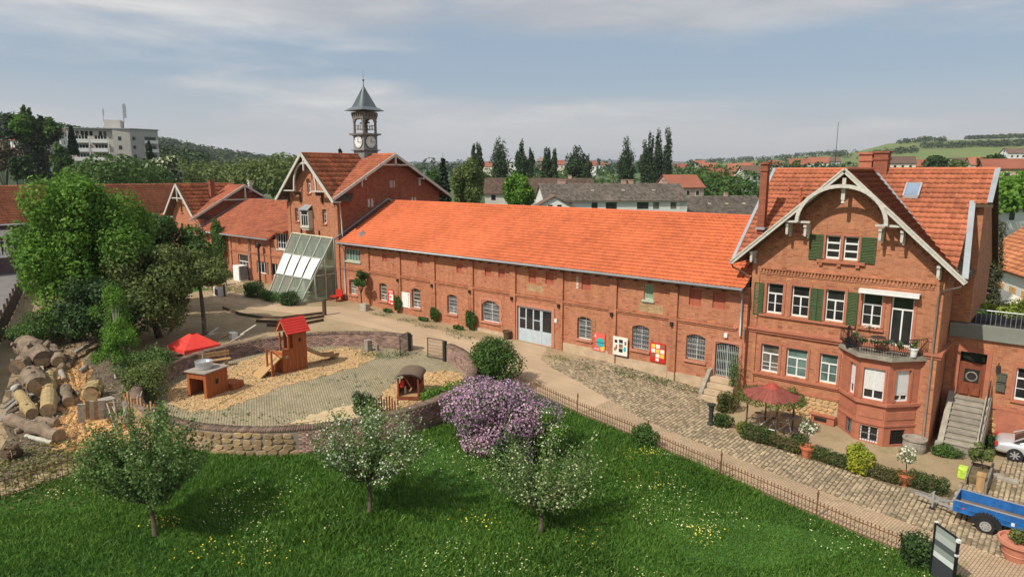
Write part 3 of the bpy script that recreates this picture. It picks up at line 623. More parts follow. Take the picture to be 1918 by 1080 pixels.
pipe(vl,[(9.5,-.5,ZE-.1),(9.42,-.45,7.1),(8.62,.2,6.75),(8.55,.2,6.4),(8.55,.2,-.3)],.05,plain('brown_pipe',(.17,.13,.10),.6,.2,4))
# antenna mast behind the ridge
at1=thing('roof_antenna','thin antenna mast with cross bars behind the villa roof','antenna',(1.6,8,9.2))
m=MB().tube([(1.6,8,9.2),(1.6,8,14.9)],[.03,.012],6)
for z,w in ((13.0,.45),(12.3,.3),(12.0,.35)): m.tube([(1.6-w,8,z),(1.6+w,8,z)],.014,5)
m.build('mast',M_IRON,at1)
# ------------------------------------------------------------------ ENTRY WING (far right)
wg=thing('entry_wing','low brick entry wing with zinc parapet and carved wooden door up the stone stairs','house',(12,3.2,-.8))
fw_=XF(3.2);m=MB();wallp(m,fw_,8.74,17,-1.2,4.2,.35,[(9.32,10.38,1.3,3.5),(11.55,12.5,1.55,3.1),(11.5,12.4,-.55,.35)]);m.build('front_wall',M_BRICKV,wg)
MB().box(8.74,17,3.56,9.8,-1.2,4.3).build('wing_body',M_DARKIN,wg)
MB().fbox(fw_,8.74,17,.0,.16,4.2,4.26).fbox(fw_,8.76,17,-.3,.12,4.262,4.86).build('parapet_sheet',plain('parapet_sheet',(.20,.21,.18),.55,.15,1),wg)
surround(wg,fw_,9.32,10.38,1.3,3.5,.2,M_SAND);surround(wg,fw_,11.55,12.5,1.55,3.1,.15,M_SAND)
win(wg,fw_,11.55,12.5,1.55,3.1,full=(.66,),trans=(.34,),sill=M_SAND);win(wg,fw_,11.5,12.4,-.55,.35,fm=M_PLANK2,mull=(.33,.66))
MB().fbox(fw_,10.95,17,.0,.05,-1.1,.95).build('plinth_band',M_SAND,wg);MB().fbox(fw_,8.76,17,.001,.07,.95,1.08).build('base_course',M_SAND,wg)
for i in range(14): o=link('rubble_stone',sms[i%6],wg,(10.62+(i%3)*.13+.03-12,-.0,-.7+(i//3)*.28+.8)) ;o.rotation_euler=(0,random.uniform(-.4,.4),0)
m=MB().fbox(fw_,9.32,10.38,-.16,-.1,1.3,2.98);teeth(m,fw_,9.42,10.3,1.4,1.75,.45,-.06,.8);dr=m.build('entry_door',M_PLANK2,wg)
m=MB();c=(9.85,2.3)
for i in range(16): t=2*PI*i/16;t2=2*PI*(i+1)/16;m.beam(fw_(c[0]+.22*math.cos(t),-.07,c[1]+.22*math.sin(t)),fw_(c[0]+.22*math.cos(t2),-.07,c[1]+.22*math.sin(t2)),.05)
m.build('wreath',M_GREYW,dr);MB().fbox(fw_,9.55,10.15,-.1,-.085,2.0,2.65).build('door_light',M_GL,dr);MB().fbox(fw_,9.4,10.3,-.2,-.16,3.02,3.48).build('transom_pane',M_GL,wg)
for z in (1.85,2.32): MB().fbox(fw_,10.85,11.2,.01,.14,z,z+.38).fbox(fw_,10.83,11.22,.01,.17,z+.38,z+.41).build('letter_box',plain('box_green',(.09,.10,.08),.5),wg)
MB().fbox(fw_,10.78,10.94,.02,.2,2.75,3.05).tube([fw_(10.86,0,3.2),fw_(10.86,.15,3.1)],.02,5).build('wall_lantern',M_IRON,wg)
st=thing('stone_stairs','grey stone stairs with side walls rising to the carved entry door','stairs',(9.8,1.6,-.8))
for i in range(10):
    ya=.55+i*.25;z=-.8+(i+1)*.21;MB().box(9.32,10.5,ya-.02,3.18,z-.21,z-.05).box(9.30,10.52,ya-.06,3.18 if i==9 else ya+.27,z-.048,z).build('step',M_STONE,st)
for x in (9.05,10.53):
    MB().prism([(x,.35,-1),(x,3.17,-1),(x,3.17,1.5),(x,2.9,1.5),(x,.7,-.45),(x,.35,-.45)],(.24,0,0)).box(x-.03,x+.27,.3,.62,-.45,-.32).build('side_wall',M_STONE,st)
m=MB().tube([(10.66,.5,-.4),(10.66,.5,.35),(10.66,2.9,2.35),(10.66,2.9,1.4)],.02,6)
for i in range(1,6): y=.5+i*.4;m.tube([(10.66,y,-.4+(y-.5)*.79),(10.66,y,.35+(y-.5)*.83)],.012,5)
m.build('handrail',M_IRON,st)
tag(MB().lathe((8.3,-.25,-.85),[(.45,0),(.5,.3),(.46,.62),(.52,.64),(.52,.7),(.4,.7),(.38,.6),(0,.6)],20).build('stone_trough',M_STONE),'round stone trough at the villa corner beside the bay','trough')
# ------------------------------------------------------------------ LONG HALL
XL=-36.6
hl=thing('long_hall','long two storey red brick hall with bright orange tiled roof and pilasters','hall',(-18,0,-.3))
fh=XF(0.);X0=-32.44;BW=4.057;PX=[X0+i*BW for i in range(8)]
niche=[(-30.73,-30.14,4.70,5.36),(-26.4,-25.8,4.68,5.38),(-22.05,-21.5,4.6,5.32),(-19.18,-18.56,4.66,5.33),(-17.87,-17.28,4.66,5.33),(-15.13,-14.48,4.64,5.5),(-13.67,-13.0,4.66,5.5),(-10.76,-10.09,4.64,5.5),(-3.4,-2.66,4.59,5.52),(-2.0,-1.27,4.6,5.52)]
wg_=[(-11.05,-9.94,1.39,2.87),(-7.0,-5.85,1.4,2.93),(-3.45,-2.29,1.41,2.93),(-31.28,-30.29,1.36,2.87),(-27.19,-26.15,1.3,2.89),(-23.11,-22.06,1.38,2.88),(-35.44,-34.4,1.4,2.75),(-19.52,-17.77,1.33,2.9)]
gate=(-1.67,-.34,.8,2.75);door=(-16.1,-13.1,.42,2.9)
ops=wg_+niche+[(-35.82,-33.73,4.36,5.4),(-6.28,-5.67,4.55,5.47),gate,door]
m=MB();wallp(m,fh,XL,-.02,-1,5.95,.4,ops)
for a,b,z0,z1 in wg_+[gate]: arcfill(m,fh,a,b,z1-(.14 if b-a<1.5 else .35),z1+.002,.4)
m.build('front_wall',M_BRICK,hl);MB().box(XL,-.4,.42,11.1,-1,5.9).build('hall_body',M_DARKIN,hl)
for a,b,z0,z1 in niche: MB().fbox(fh,a,b,-.12,-.08,z0,z1).build('blind_niche',M_NICHE,hl)
m=MB();m2=MB();m3=MB()
for i in range(9):
    xr_=PX[i] if i<8 else -.02
    if i<8: MB().fbox(fh,xr_-.5,xr_,0,.13,G(xr_)+.0,5.9).fbox(fh,xr_-.5,xr_,.13,.19,5.5,5.9).build('pilaster',M_BRICK,hl)
    xl=PX[i-1] if i else XL+.1;zc=3.64
    m2=MB();m2.fbox(fh,xl,xr_-.5,0,.12,zc,zc+.075).fbox(fh,xl,xr_-.5,0,.06,zc-.12,zc-.003);teeth(m2,fh,xl+.05,xr_-.55,zc+.08,zc+.15,.15,.06);m2.build('string_course',M_BRICK,hl)
m=MB()
for i in range(8): x=PX[i]-.28;z=3.25;MB().fbox(fh,x-.07,x+.07,.13,.27,z,z+.2).fbox(fh,x-.09,x+.09,.13,.30,z+.2,z+.23).build('wall_lamp',M_IRON,hl)
for a,b,z0,z1 in wg_:
    big=b-a>1.5;g=a>-8
    w=win(hl,fh,a,b,z0,z1,fm=M_TRIM if g else plain('grey_white_frame',(.60,.62,.60),.5),gm=M_GLG if (g or big) else [M_GLC,M_GLG][int(a*7)%2],full=(.36,) if a<-20 else (),trans=(.2,.4,.6,.8) if a>-20 else (.18,.55,.75),t=-.2,fw=.05,sill=M_SANDP)
    gr=MB();n=max(4,int((b-a)/.16));k=max(5,int((z1-z0)/.22))
    if g:
        for i in range(n+1):
            x=a+.03+(b-a-.06)*i/n
            pts=[fh(x+.035*(1 if j%2 else -1),-.1,z0+(z1-z0)*j/(2*k)) for j in range(2*k+1)];gr.tube(pts,.014,4,False)
        for j in range(k): gr.fbox(fh,a,b,-.105,-.09,z0+(z1-z0)*(j+.5)/k-.006,z0+(z1-z0)*(j+.5)/k+.006)
        gr.build('window_grille',plain('grille_grey',(.30,.31,.31),.5),w)
    elif -26<a:
        for j in range(1,7): gr.fbox(fh,a,b,-.12,-.10,z0+(z1-z0)*j/7-.007,z0+(z1-z0)*j/7+.007)
        gr.build('window_grille',plain('thin_bar_grey',(.33,.34,.34),.5),w)
for a,b,z0,z1 in (wg_[6],wg_[7]): surround(hl,fh,a,b,z0-.1,z1,.18,M_SANDP,.03,1,d=.02)
surround(hl,fh,-16.1,-13.1,.42,2.9,.22,M_SANDP,.05,0,d=.05);surround(hl,fh,*gate,.16,M_SANDP,.05,d=.05)
win(hl,fh,-35.82,-33.73,4.36,5.4,fm=M_GREENWIN,mull=(.2,.4,.6,.8),t=-.1,sill=M_GREENWIN,gm=M_GLT);win(hl,fh,-6.28,-5.67,4.55,5.47,fm=M_GREENWIN,mull=(),gm=plain('green_blind',(.22,.30,.20),.6),t=-.1,sill=M_GREENWIN)
# big double door
dd=MB();a0,a1,z0,z1=-16.1,-13.1,.42,2.9
dd.fbox(fh,a0,a0+.12,-.2,-.1,z0,z1).fbox(fh,a1-.12,a1,-.2,-.1,z0,z1).fbox(fh,a0+.12,a1-.12,-.2,-.1,z1-.14,z1).fbox(fh,a0+.12,a1-.12,-.2,-.12,z0,1.32)
for x in (-15.42,-14.78,-14.15,-14.02): dd.fbox(fh,x-.045,x+.045,-.2,-.105,1.32,z1-.14)
dd.fbox(fh,-15.98,-15.46,-.2,-.11,2.0,2.05).fbox(fh,-14.74,-14.2,-.2,-.11,2.0,2.05).fbox(fh,-14.13,-14.04,-.2,-.09,z0,z1)
d=dd.build('double_door',M_DOOR,hl);MB().fbox(fh,a0+.1,a1-.1,-.19,-.17,1.3,z1-.1).build('pane',M_GL,d);m=MB();x=a0+.16
while x<a1-.15: m.fbox(fh,x,x+.09,-.12,-.112,z0+.08,1.26);x+=.11
m.build('door_boards',M_DOOR,d);MB().fbox(fh,-14.22,-14.18,-.09,-.05,1.5,1.75).build('handle',M_IRON,d)
g=MB();a0,a1,z0,z1=gate;n=12
for i in range(n+1):
    x=a0+.05+(a1-a0-.1)*i/n;g.fbox(fh,x-.014,x+.014,-.12,-.09,z0,z1-.05)
    if i<n:
        w_=(a1-a0-.1)/n
        for zz_ in (z0+.25,z0+.8,z0+1.35): g.beam(fh(x,-.1,zz_),fh(x+w_,-.1,zz_+.18),.012).beam(fh(x+w_,-.1,zz_),fh(x,-.1,zz_+.18),.012)
g.fbox(fh,a0,a1,-.13,-.09,z0,z0+.06).fbox(fh,(a0+a1)/2-.03,(a0+a1)/2+.03,-.13,-.07,z0,z1-.1).build('lattice_gate',plain('gate_grey',(.36,.40,.38),.5),hl)
box('gate_backing',M_DARKIN,hl,a0,a1,.3,.32,z0,z1)
# plinth render, patches
for a,b in ((-12.6,-8.6),(-8.09,-4.55),(-4.03,-1.75)): MB().fbox(fh,a,b,0,.045,-1,G((a+b)/2)+.62).build('plinth',M_PLASTER,hl)
MB().fbox(fh,-8.58,-8.1,.13,.16,-1,.8).build('plinth',M_PLASTER,hl);MB().fbox(fh,-4.5,-4.05,.13,.16,-1,.5).build('plinth',M_PLASTER,hl);MB().fbox(fh,-20.2,-16.8,0,.03,-1,.75).build('plinth',M_PLASTER,hl)
m=MB().fbox(fh,-6.55,-5.0,0,.004,3.78,4.33).fbox(fh,-15.3,-13.9,0,.004,4.05,4.5).fbox(fh,-12.95,-12.5,.0,.004,.9,1.4);m.build('repaired_brick_patch',brick('patch_brick',(.52,.34,.17),(.40,.24,.11),(.45,.36,.24),(.3,.3,.3),pamt=.1),hl)
m=MB();
for i in range(9): m.fbox(fh,-11.18,-11.05+.05*(i%2),0,.006,4.66+i*.09,4.70+i*.09)
m.build('paint_marks',M_WHITE,hl)
for x,z in ((-1.1,3.2),(-12.65,2.35)): MB().fbox(fh,x-.09,x+.09,.0 if x>-5 else .13,.14 if x>-5 else .22,z-.12,z+.12).build('door_lamp',M_WHITE,hl)
KH=.546;ZH=5.95;yr=5.57
slab('roof_deck',M_WOOD,hl,[(-35.98,-.6,ZH),(-.1,-.6,ZH),(-.1,yr,ZH+KH*(yr+.6)),(-35.98,yr,ZH+KH*(yr+.6))],.2);slab('roof_deck',M_TH,hl,[(-35.98,yr,ZH+KH*(yr+.6)),(-.1,yr,ZH+KH*(yr+.6)),(-.1,11.7,ZH),(-35.98,11.7,ZH)],.2)
u=1/math.sqrt(1+KH*KH);tiles(M_TH,hl,(-35.96,-.6,ZH),(1,0,0),(0,u,KH*u),35.9,6.17/u,.262,.335)
MB().tube([(-35.9,yr,ZH+KH*(yr+.6)+.05),(-.1,yr,ZH+KH*(yr+.6)+.05)],.1,8).build('ridge_tiles',M_TH,hl);gutter(hl,(-36.05,-.68,ZH-.03),(-.1,-.68,ZH-.03),.075)
m=MB();x=-35.5
while x<-.5: m.box(x,x+.09,-.55,0,ZH-.28,ZH-.14);x+=.9
m.build('rafter_ends',M_WOOD,hl);pipe(hl,[(-.25,-.68,ZH-.05),(-.3,-.2,5.55),(-.3,-.13,5.2),(-.3,-.13,3.3)],.05)
pipe(hl,[(-36.1,-.68,ZH-.05),(-35.9,-.2,5.5),(-35.9,-.1,5.2),(-35.9,-.1,.9)],.045);
MB().prism([(-34.3,.3,6.45),(-34.0,.3,6.5),(-34.15,.3,6.85)],(0,.5,.2)).build('snow_hook',M_ZINC,hl)
for x in (-28.85,-24.75,-20.7,-9.9):
    m=MB()       # climbing-plant ladders on the piers
    for dx in (0,.22): m.fbox(fh,x+dx,x+dx+.02,.14,.16,1,3.0)
    for j in range(7): m.fbox(fh,x,x+.24,.14,.16,1.1+j*.28,1.12+j*.28)
    m.build('trellis',M_SANDP,hl)
# posters
def poster(label,a,b,z0,z1,t,bgm,parts):
    p=thing('wall_poster',label,'poster',((a+b)/2,-t,z0));MB().fbox(fh,a,b,t,t+.025,z0,z1).build('board',bgm,p)
    for k,(x0,x1,y0,y1,mt) in enumerate(parts):
        w=b-a;h=z1-z0;MB().fbox(fh,a+w*x0,a+w*x1,t+.0252,t+.03+.0005*k,z0+h*y0,z0+h*y1).build('print',mt,p)
    return p
def disc(par,a,z,r,t,mat,n=24,half=0):
    P=[fh(a+r*math.cos(2*PI*i/n),t,z+r*math.sin(2*PI*i/n)) for i in range(n)]
    if half: P=[p for p in P if (p[2]-z)*half>-1e-6]
    MB().poly(P).build('print',mat,par)
cP=lambda n,c:plain(n,c,.5,.03)
K1=cP('print_coral',(.72,.13,.10));K2=cP('print_teal',(.03,.42,.42));K3=cP('print_yellow',(.75,.5,.08));K4=cP('print_cream',(.74,.73,.64));K5=cP('print_black',(.02,.02,.02));K6=cP('print_red',(.55,.025,.02));K7=cP('print_brown',(.25,.13,.07))
p=poster('coral poster with teal half disc under the pilaster lamp',-9.77,-8.88,.86,2.01,.05,K1,[(.1,.25,.08,.14,K4),(.35,.5,.06,.13,K4),(.7,.9,.05,.12,K4),(.15,.25,.75,.9,K4),(.6,1,.1,.3,K3)])
disc(p,-9.2,1.42,.3,.085,K2);MB().fbox(fh,-9.55,-8.9,.086,.088,1.40,1.44).build('print',K5,p)
p=poster('cream poster with dark portrait photographs beside the grilled window',-8.21,-7.18,.89,2.05,.17,K4,[(.42,.68,.68,.86,K5),(.42,.68,.42,.62,K7),(.42,.68,.18,.38,K5),(.12,.3,.66,.82,K5),(.1,.2,.2,.4,K7),(.75,.9,.25,.5,K2),(.8,.92,.6,.8,K7),(.2,.3,.3,.55,K7)])
p=poster('red framed notice case with nine cream sheets',-5.69,-4.7,.9,2.07,.05,K6,[(.08+.3*i,.34+.3*i,.24+.24*j,.44+.24*j,[K4,K4,K3][(i+j)%3] if (i+j)%4 else K7) for i in range(3) for j in range(3)]+[(.38,.6,.06,.2,K4)])
p=poster('white information board with a column of black lettering',-28.36,-27.36,1.2,2.44,.02,M_WHITE,[(.8,.85,.80-.085*k,.84-.085*k,K5) for k in range(9)]+[(.78,.87,.86,.93,K5)])
p=poster('red and white banner partly hidden by a climbing plant',-30.09,-29.32,1.16,2.44,.02,K6,[(.15,.28,.8,.94,K4),(.4,.5,.78,.95,K4),(.62,.75,.8,.94,K4),(.2,.85,.3,.72,K4),(.3,.5,.45,.6,K6),(.1,.3,.1,.22,K4),(.45,.8,.06,.18,K4)])
# ------------------------------------------------------------------ CLOCK TOWER HOUSE
th=thing('gabled_clock_house','tall red brick house with crossing gables below the clock tower','house',(-40.4,6,.7))
f0=XF(0.);fx=XS(-36.7);XA,XB=-44.7,-36.7;AC=-40.55
ops=[(-43.51,-42.88,7.42,8.66),(-41.6,-40.85,7.2,8.6),(-39.07,-38.46,7.42,8.7),(-41.25,-40.72,10.1,11.4)]
m=MB();wallp(m,f0,XA,XB,-.2,9.5,.4,ops[:3]+[(-44,-37.4,.75,5.9)]);KT=.9;ZT=13.6
gablewall(m,f0,XA,XB,9.5,AC,ZT-.15,KT,.4,ops[3:]);arcfill(m,f0,-41.25,-40.72,11.1,11.42,.4)
m.build('front_wall',M_BRICK,th)
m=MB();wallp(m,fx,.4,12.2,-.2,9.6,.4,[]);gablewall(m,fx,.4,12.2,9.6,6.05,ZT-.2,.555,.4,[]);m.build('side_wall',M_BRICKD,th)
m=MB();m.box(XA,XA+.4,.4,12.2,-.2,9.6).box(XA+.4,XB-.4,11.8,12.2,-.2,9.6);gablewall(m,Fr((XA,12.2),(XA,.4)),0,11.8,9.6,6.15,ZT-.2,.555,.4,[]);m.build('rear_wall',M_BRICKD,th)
for q in ((XA-.02,XA+.5),(XB-.5,XB+.04)): MB().fbox(f0,*q,0,.08,-.2,9.2).build('corner_pier',M_BRICK,th)
for a,b,z0,z1 in (ops[0],ops[2]): win(th,f0,a,b,z0,z1,trans=(.33,.66),t=-.2,fw=.05,sill=M_SAND)
win(th,f0,-41.25,-40.72,10.1,11.4,trans=(.3,),full=(.65,),t=-.15,fw=.05,sill=M_SAND);
m=MB()
for i in range(12):
    t=PI*i/12;t2=PI*(i+1)/12;m.beam(f0(-40.98-.36*math.cos(t),.03,11.1+.36*math.sin(t)),f0(-40.98-.36*math.cos(t2),.03,11.1+.36*math.sin(t2)),.06,.1,(0,-1,0))
m.build('arch_surround',M_SANDP,th)
m=MB().box(-41.85,-41.75,-.5,0,7.05,8.55).box(-40.65,-40.55,-.5,0,7.05,8.55).box(-41.9,-40.5,-.55,0,6.95,7.08).box(-41.75,-40.65,-.45,0,6.75,6.95);o=m.build('oriel',M_TRIM,th)
win(th,Fr((-41.75,-.5),(-40.65,-.5)),0,1.1,7.08,8.55,mull=(.33,.66),full=(.7,),t=-.02,fm=M_TRIM,name='oriel_window')
MB().prism([(-42.0,-.65,8.56),(-40.4,-.65,8.56),(-40.6,0,8.98),(-41.8,0,8.98)],(0,0,.05)).build('oriel_roof',M_ZINC,th)
for (y,z) in ((3.28,8.85),(8.5,8.85)):
    for dy in (0,.38): MB().fbox(fx,y+dy,y+dy+.22,.0,.02,z,z+.72).build('narrow_window',M_TRIM,th)
m=MB()
for i in range(4): m.fbox(fx,5.9+i*.17,5.97+i*.17,0,.015,10.55,11.2)
m.build('vent_slots',M_TRIM,th)
EW=9.78;yE=-.9;hw=4.55
for s in (-1,1):
    slab('roof_deck',M_WOOD,th,[(AC+s*hw,yE,ZT-hw*KT),(AC,yE,ZT),(AC,6.05,ZT),(AC+s*hw,1.0,ZT-hw*KT)])
slab('roof_deck',M_WOOD,th,[(-36.0,13.05,ZT-7*.555),(-36.0,6.05,ZT),(-45.1,6.05,ZT),(-45.1,13.05,ZT-7*.555)])
for x_ in (-36.0,-45.1): slab('roof_deck',M_WOOD,th,[(x_,-.85,ZT-6.9*.555),(x_,6.05,ZT),(AC,6.05,ZT)])
zg=lambda x:ZT-np.abs(x-AC)*KT
zt=lambda y:ZT-np.abs(y-6.05)*.555
u=1/math.sqrt(1+KT*KT)
for s in (-1,1): tiles(M_TT,th,(AC+s*hw,yE+(.15),ZT-hw*KT),(0,1,0),(-s*u,0,KT*u),6.8,hw/u,.5,.62,keep=lambda x,y,z:zg(x)>zt(y)-.05)
u=1/math.sqrt(1+.555**2);tiles(M_TL,th,(-45.1,yE+.05,ZT-6.9*.555),(1,0,0),(0,u,.555*u),9.1,6.9/u,.3,.42,keep=lambda x,y,z:zt(y)>zg(x)-.05)
tiles(M_TT,th,(-45.1,13.0,ZT-6.95*.555),(1,0,0),(0,-u,.555*u),9.1,6.9/u,.5,.62)
MB().tube([(AC,yE,ZT+.04),(AC,6,ZT+.04)],.1,8).tube([(-45.1,6.05,ZT+.04),(-36,6.05,ZT+.04)],.1,8).build('ridge_tiles',M_TT,th)
MB().beam((-36.05,-.3,9.85),(-40.5,6.0,13.6),.18,.04).build('valley_flashing',M_TRIM,th)
m=MB()
for s in (-1,1): m.beam((AC+s*(hw+.05),yE-.06,ZT-hw*KT-.1),(AC,yE-.06,ZT-.02),.09,.24);m.beam((AC+s*(hw+.05),yE+.4,ZT-hw*KT-.12),(AC,yE+.4,ZT-.1),.8,.04)
for s in (-1,1): m.beam((-35.95,6.05+s*7.05,ZT-7*.555-.1),(-35.95,6.05,ZT-.03),.09,.24)
m.build('bargeboard',M_TRIM,th)
P=[(AC-1.75*math.cos(PI*i/16),-.7,10.3+2.5*math.sin(PI*i/16)**.75) for i in range(17)];m=MB()
for p,q in zip(P,P[1:]): m.beam(p,q,.16,.12,(0,-1,0))
m.build('arched_brace',M_TRIM,th)
MB().beam((-44.4,-.7,10.3),(-42.2,-.7,10.3),.3,.1).beam((-39.4,-.7,10.3),(-37.2,-.7,10.3),.3,.1).beam((-35.95,4.1,12.65),(-35.95,8.0,12.65),.14,.12).build('collar_beam',M_TRIM,th)
MB().box(AC-.07,AC+.07,-.78,-.64,12.1,13.3).box(-36.02,-35.88,5.98,6.12,12.6,13.5).build('king_post',M_TRIM,th)
for x in (-42.4,-38.9,-44.3,-37.1): MB().box(x-.08,x+.08,-.7,0,9.9 if x in(-42.4,-38.9) else 9.6,10.2 if x in (-42.4,-38.9) else 9.75).box(x-.07,x+.07,-.12,0,9.2,9.9).build('bracket',M_WOOD,th)
for y in (2.6,9.5): MB().box(-36.7,-35.95,y-.1,y+.1,ZT-3.45*.555-.4,ZT-3.45*.555-.2).box(-36.7,-36.5,y-.08,y+.08,10.7,11.4).build('bracket',M_TRIM,th)
pipe(th,[(-36.55,.1,9.4),(-36.55,.25,7.8),(-36.6,.3,6.3)],.05,M_TRIM)
MB().beam((-36.62,-.6,6.15),(-36.62,5.57,9.55),.08,.12).beam((-36.62,5.57,9.55),(-36.62,6.6,9.1),.08,.12).build('wall_flashing',M_ZINC,th)
for x in (-42.5,-39.6): MB().fbox(f0,x-.05,x+.05,0,.12,6.35,6.75).build('wall_hook',M_IRON,th)
# the tower itself
tw=thing('clock_tower','grey zinc clad clock and bell tower with pointed spire on the roof ridge','tower',(-40.35,6.05,12.9))
cx,cy=-40.35,6.05
def sq(m,h,z0,z1,h2=None):
    h2=h2 or h;return m.hexa([(cx-h,cy-h,z0),(cx+h,cy-h,z0),(cx+h,cy+h,z0),(cx-h,cy+h,z0),(cx-h2,cy-h2,z1),(cx+h2,cy-h2,z1),(cx+h2,cy+h2,z1),(cx-h2,cy+h2,z1)])
M_TOWL=plain('tower_zinc',(.21,.21,.205),.6,.18,2);M_TOWW=plain('tower_wood',(.20,.175,.16),.75,.25,4);M_SPIRE=plain('spire_zinc',(.13,.155,.17),.45,.15,2,.5,.25)
m=MB();sq(m,.80,12.5,15.4);m.build('clock_stage',M_TOWL,tw)
m=MB();sq(m,.90,13.98,14.03);sq(m,1.02,14.031,14.10);sq(m,.88,15.4,15.46);sq(m,1.05,15.461,15.62,1.1);sq(m,.85,16.98,17.05);m.build('cornice',M_TOWL,tw)
m=MB()
for sx in (-1,1):
    for sy in (-1,1): m.box(cx+sx*.70-.09,cx+sx*.70+.09,cy+sy*.70-.09,cy+sy*.70+.09,15.62,17.0).box(cx+sx*.7-.13,cx+sx*.7+.13,cy+sy*.7-.13,cy+sy*.7+.13,16.7,16.8)
m.build('belfry_post',M_TOWW,tw)
m=MB()
for fr in (Fr((cx-.8,cy-.8),(cx+.8,cy-.8)),Fr((cx+.8,cy-.8),(cx+.8,cy+.8)),Fr((cx+.8,cy+.8),(cx-.8,cy+.8)),Fr((cx-.8,cy+.8),(cx-.8,cy-.8))):
    n=8;a0,a1=.19,1.41
    for k in range(n):
        xa=a0+(a1-a0)*k/n;xb=a0+(a1-a0)*(k+1)/n;ga=16.68+.32*math.sin(PI*k/n)**.6 if 0<k<n else 16.6;gb=16.68+.32*math.sin(PI*(k+1)/n)**.6 if k+1<n else 16.6
        m.prism([fr(xa,0,ga),fr(xb,0,gb),fr(xb,0,17.05),fr(xa,0,17.05)],np.array(fr(0,-.12,0))-np.array(fr(0,0,0)))
    m.fbox(fr,-.02,1.62,-.02,.06,17.06,17.6);teeth(m,fr,.05,1.6,17.2,17.55,.32,.2,.3)
    for z in (16.0,16.35): m.fbox(fr,.2,1.4,-.08,-.05,z,z+.035)
    for s_ in (.55,.8,1.05): m.fbox(fr,s_,s_+.03,-.08,-.05,15.95,16.38)
m.build('belfry_arcade',M_TOWW,tw)
b=MB().lathe((cx,cy,15.95),[(.38,0),(.34,.08),(.25,.3),(.2,.5),(.08,.6),(0,.62)],16).build('bell',plain('bronze',(.10,.07,.04),.4,.2,4,.5,.8),tw,smooth=True);MB().box(cx-.7,cx+.7,cy-.06,cy+.06,16.55,16.68).build('bell_beam',M_WOOD,tw)
m=MB();sq(m,1.33,17.72,17.76);sq(m,1.3,17.761,18.1,.82);sq(m,.82,18.1,19.95,.06);m.build('spire',M_SPIRE,tw)
m=MB()
for k in range(-4,5):
    for sx,sy in ((1,0),(-1,0),(0,1),(0,-1)):
        a=.82*k/4.5
        if sx: p=(cx+sx*.83,cy+a,18.1);q=(cx+sx*.08,cy+a*.1,19.9)
        else: p=(cx+a,cy+sy*.83,18.1);q=(cx+a*.1,cy+sy*.08,19.9)
        m.beam(p,q,.025,.03)
m.build('standing_seam',M_SPIRE,tw);MB().lathe((cx,cy,19.9),[(.08,0),(.04,.3),(.03,.55),(.11,.62),(.11,.7),(.02,.78),(.012,1.5),(0,1.55)],10).build('finial',M_SPIRE,tw)
cpos=14.82
for fr in (Fr((cx-.8,cy-.8),(cx+.8,cy-.8)),Fr((cx+.8,cy-.8),(cx+.8,cy+.8))):
    D=lambda r,t0,t1,n=32:MB().prism([fr(.8+r*math.cos(2*PI*i/n),t1,cpos+r*math.sin(2*PI*i/n)) for i in range(n)],np.array(fr(0,t0,0))-np.array(fr(0,t1,0)))
    c_=D(.56,0,.06).build('clock_face',M_WHITE,tw);m=MB()
    for i in range(12):
        t=2*PI*i/12;m.beam(fr(.8+.40*math.sin(t),.065,cpos+.40*math.cos(t)),fr(.8+.52*math.sin(t),.065,cpos+.52*math.cos(t)),.045,.012,(0,0,1))
    m.build('hour_mark',M_BLACK,c_)
    MB().beam(fr(.8,.08,cpos),fr(.83,.08,cpos+.34),.07,.02).beam(fr(.72,.09,cpos),fr(1.28,.09,cpos-.03),.05,.02).build('clock_hands',M_BLACK,c_)
    m=MB()
    for i in range(32): t=2*PI*i/32;t2=2*PI*(i+1)/32;m.beam(fr(.8+.57*math.cos(t),.03,cpos+.57*math.sin(t)),fr(.8+.57*math.cos(t2),.03,cpos+.57*math.sin(t2)),.035,.07)
    m.build('clock_rim',M_IRON,c_)
# glass porch leaning on the front
gp_=thing('glass_porch','sloping steel and glass entrance porch with white blinds leaning against the clock house','porch',(-40.6,-1.7,.78))
PB=[(-43.9,-.1,6.35),(-37.2,-.1,6.2)];PF=[(-42.75,-3.75,.95),(-37.45,-3.5,.95)]
M_PFR=plain('porch_frame',(.42,.42,.36),.5,.1,4)
TL,TR=np.array((-44.0,-.1,6.3)),np.array((-37.45,-.1,6.2));BL,BR=np.array((-42.6,-3.75,.9)),np.array((-37.5,-3.55,.9))
lerp=lambda a,b,t:a+(b-a)*t
for i in range(5):
    t=i/4;MB().beam(lerp(TL,TR,t),lerp(BL,BR,t),.09,.14,(0,-1,1)).build('rafter',M_PFR,gp_)
for j,t in enumerate((0,.33,.66,1)):
    a=lerp(TL,BL,t);b=lerp(TR,BR,t);MB().beam(a+[0,0,.0],b,.10 if j in (0,3) else .06,.07,(0,-1,1)).build('rail',M_PFR if j else plain('porch_cap',(.62,.58,.42),.5),gp_)
bl=plain('white_blind',(.78,.80,.78),.6,.05,2)
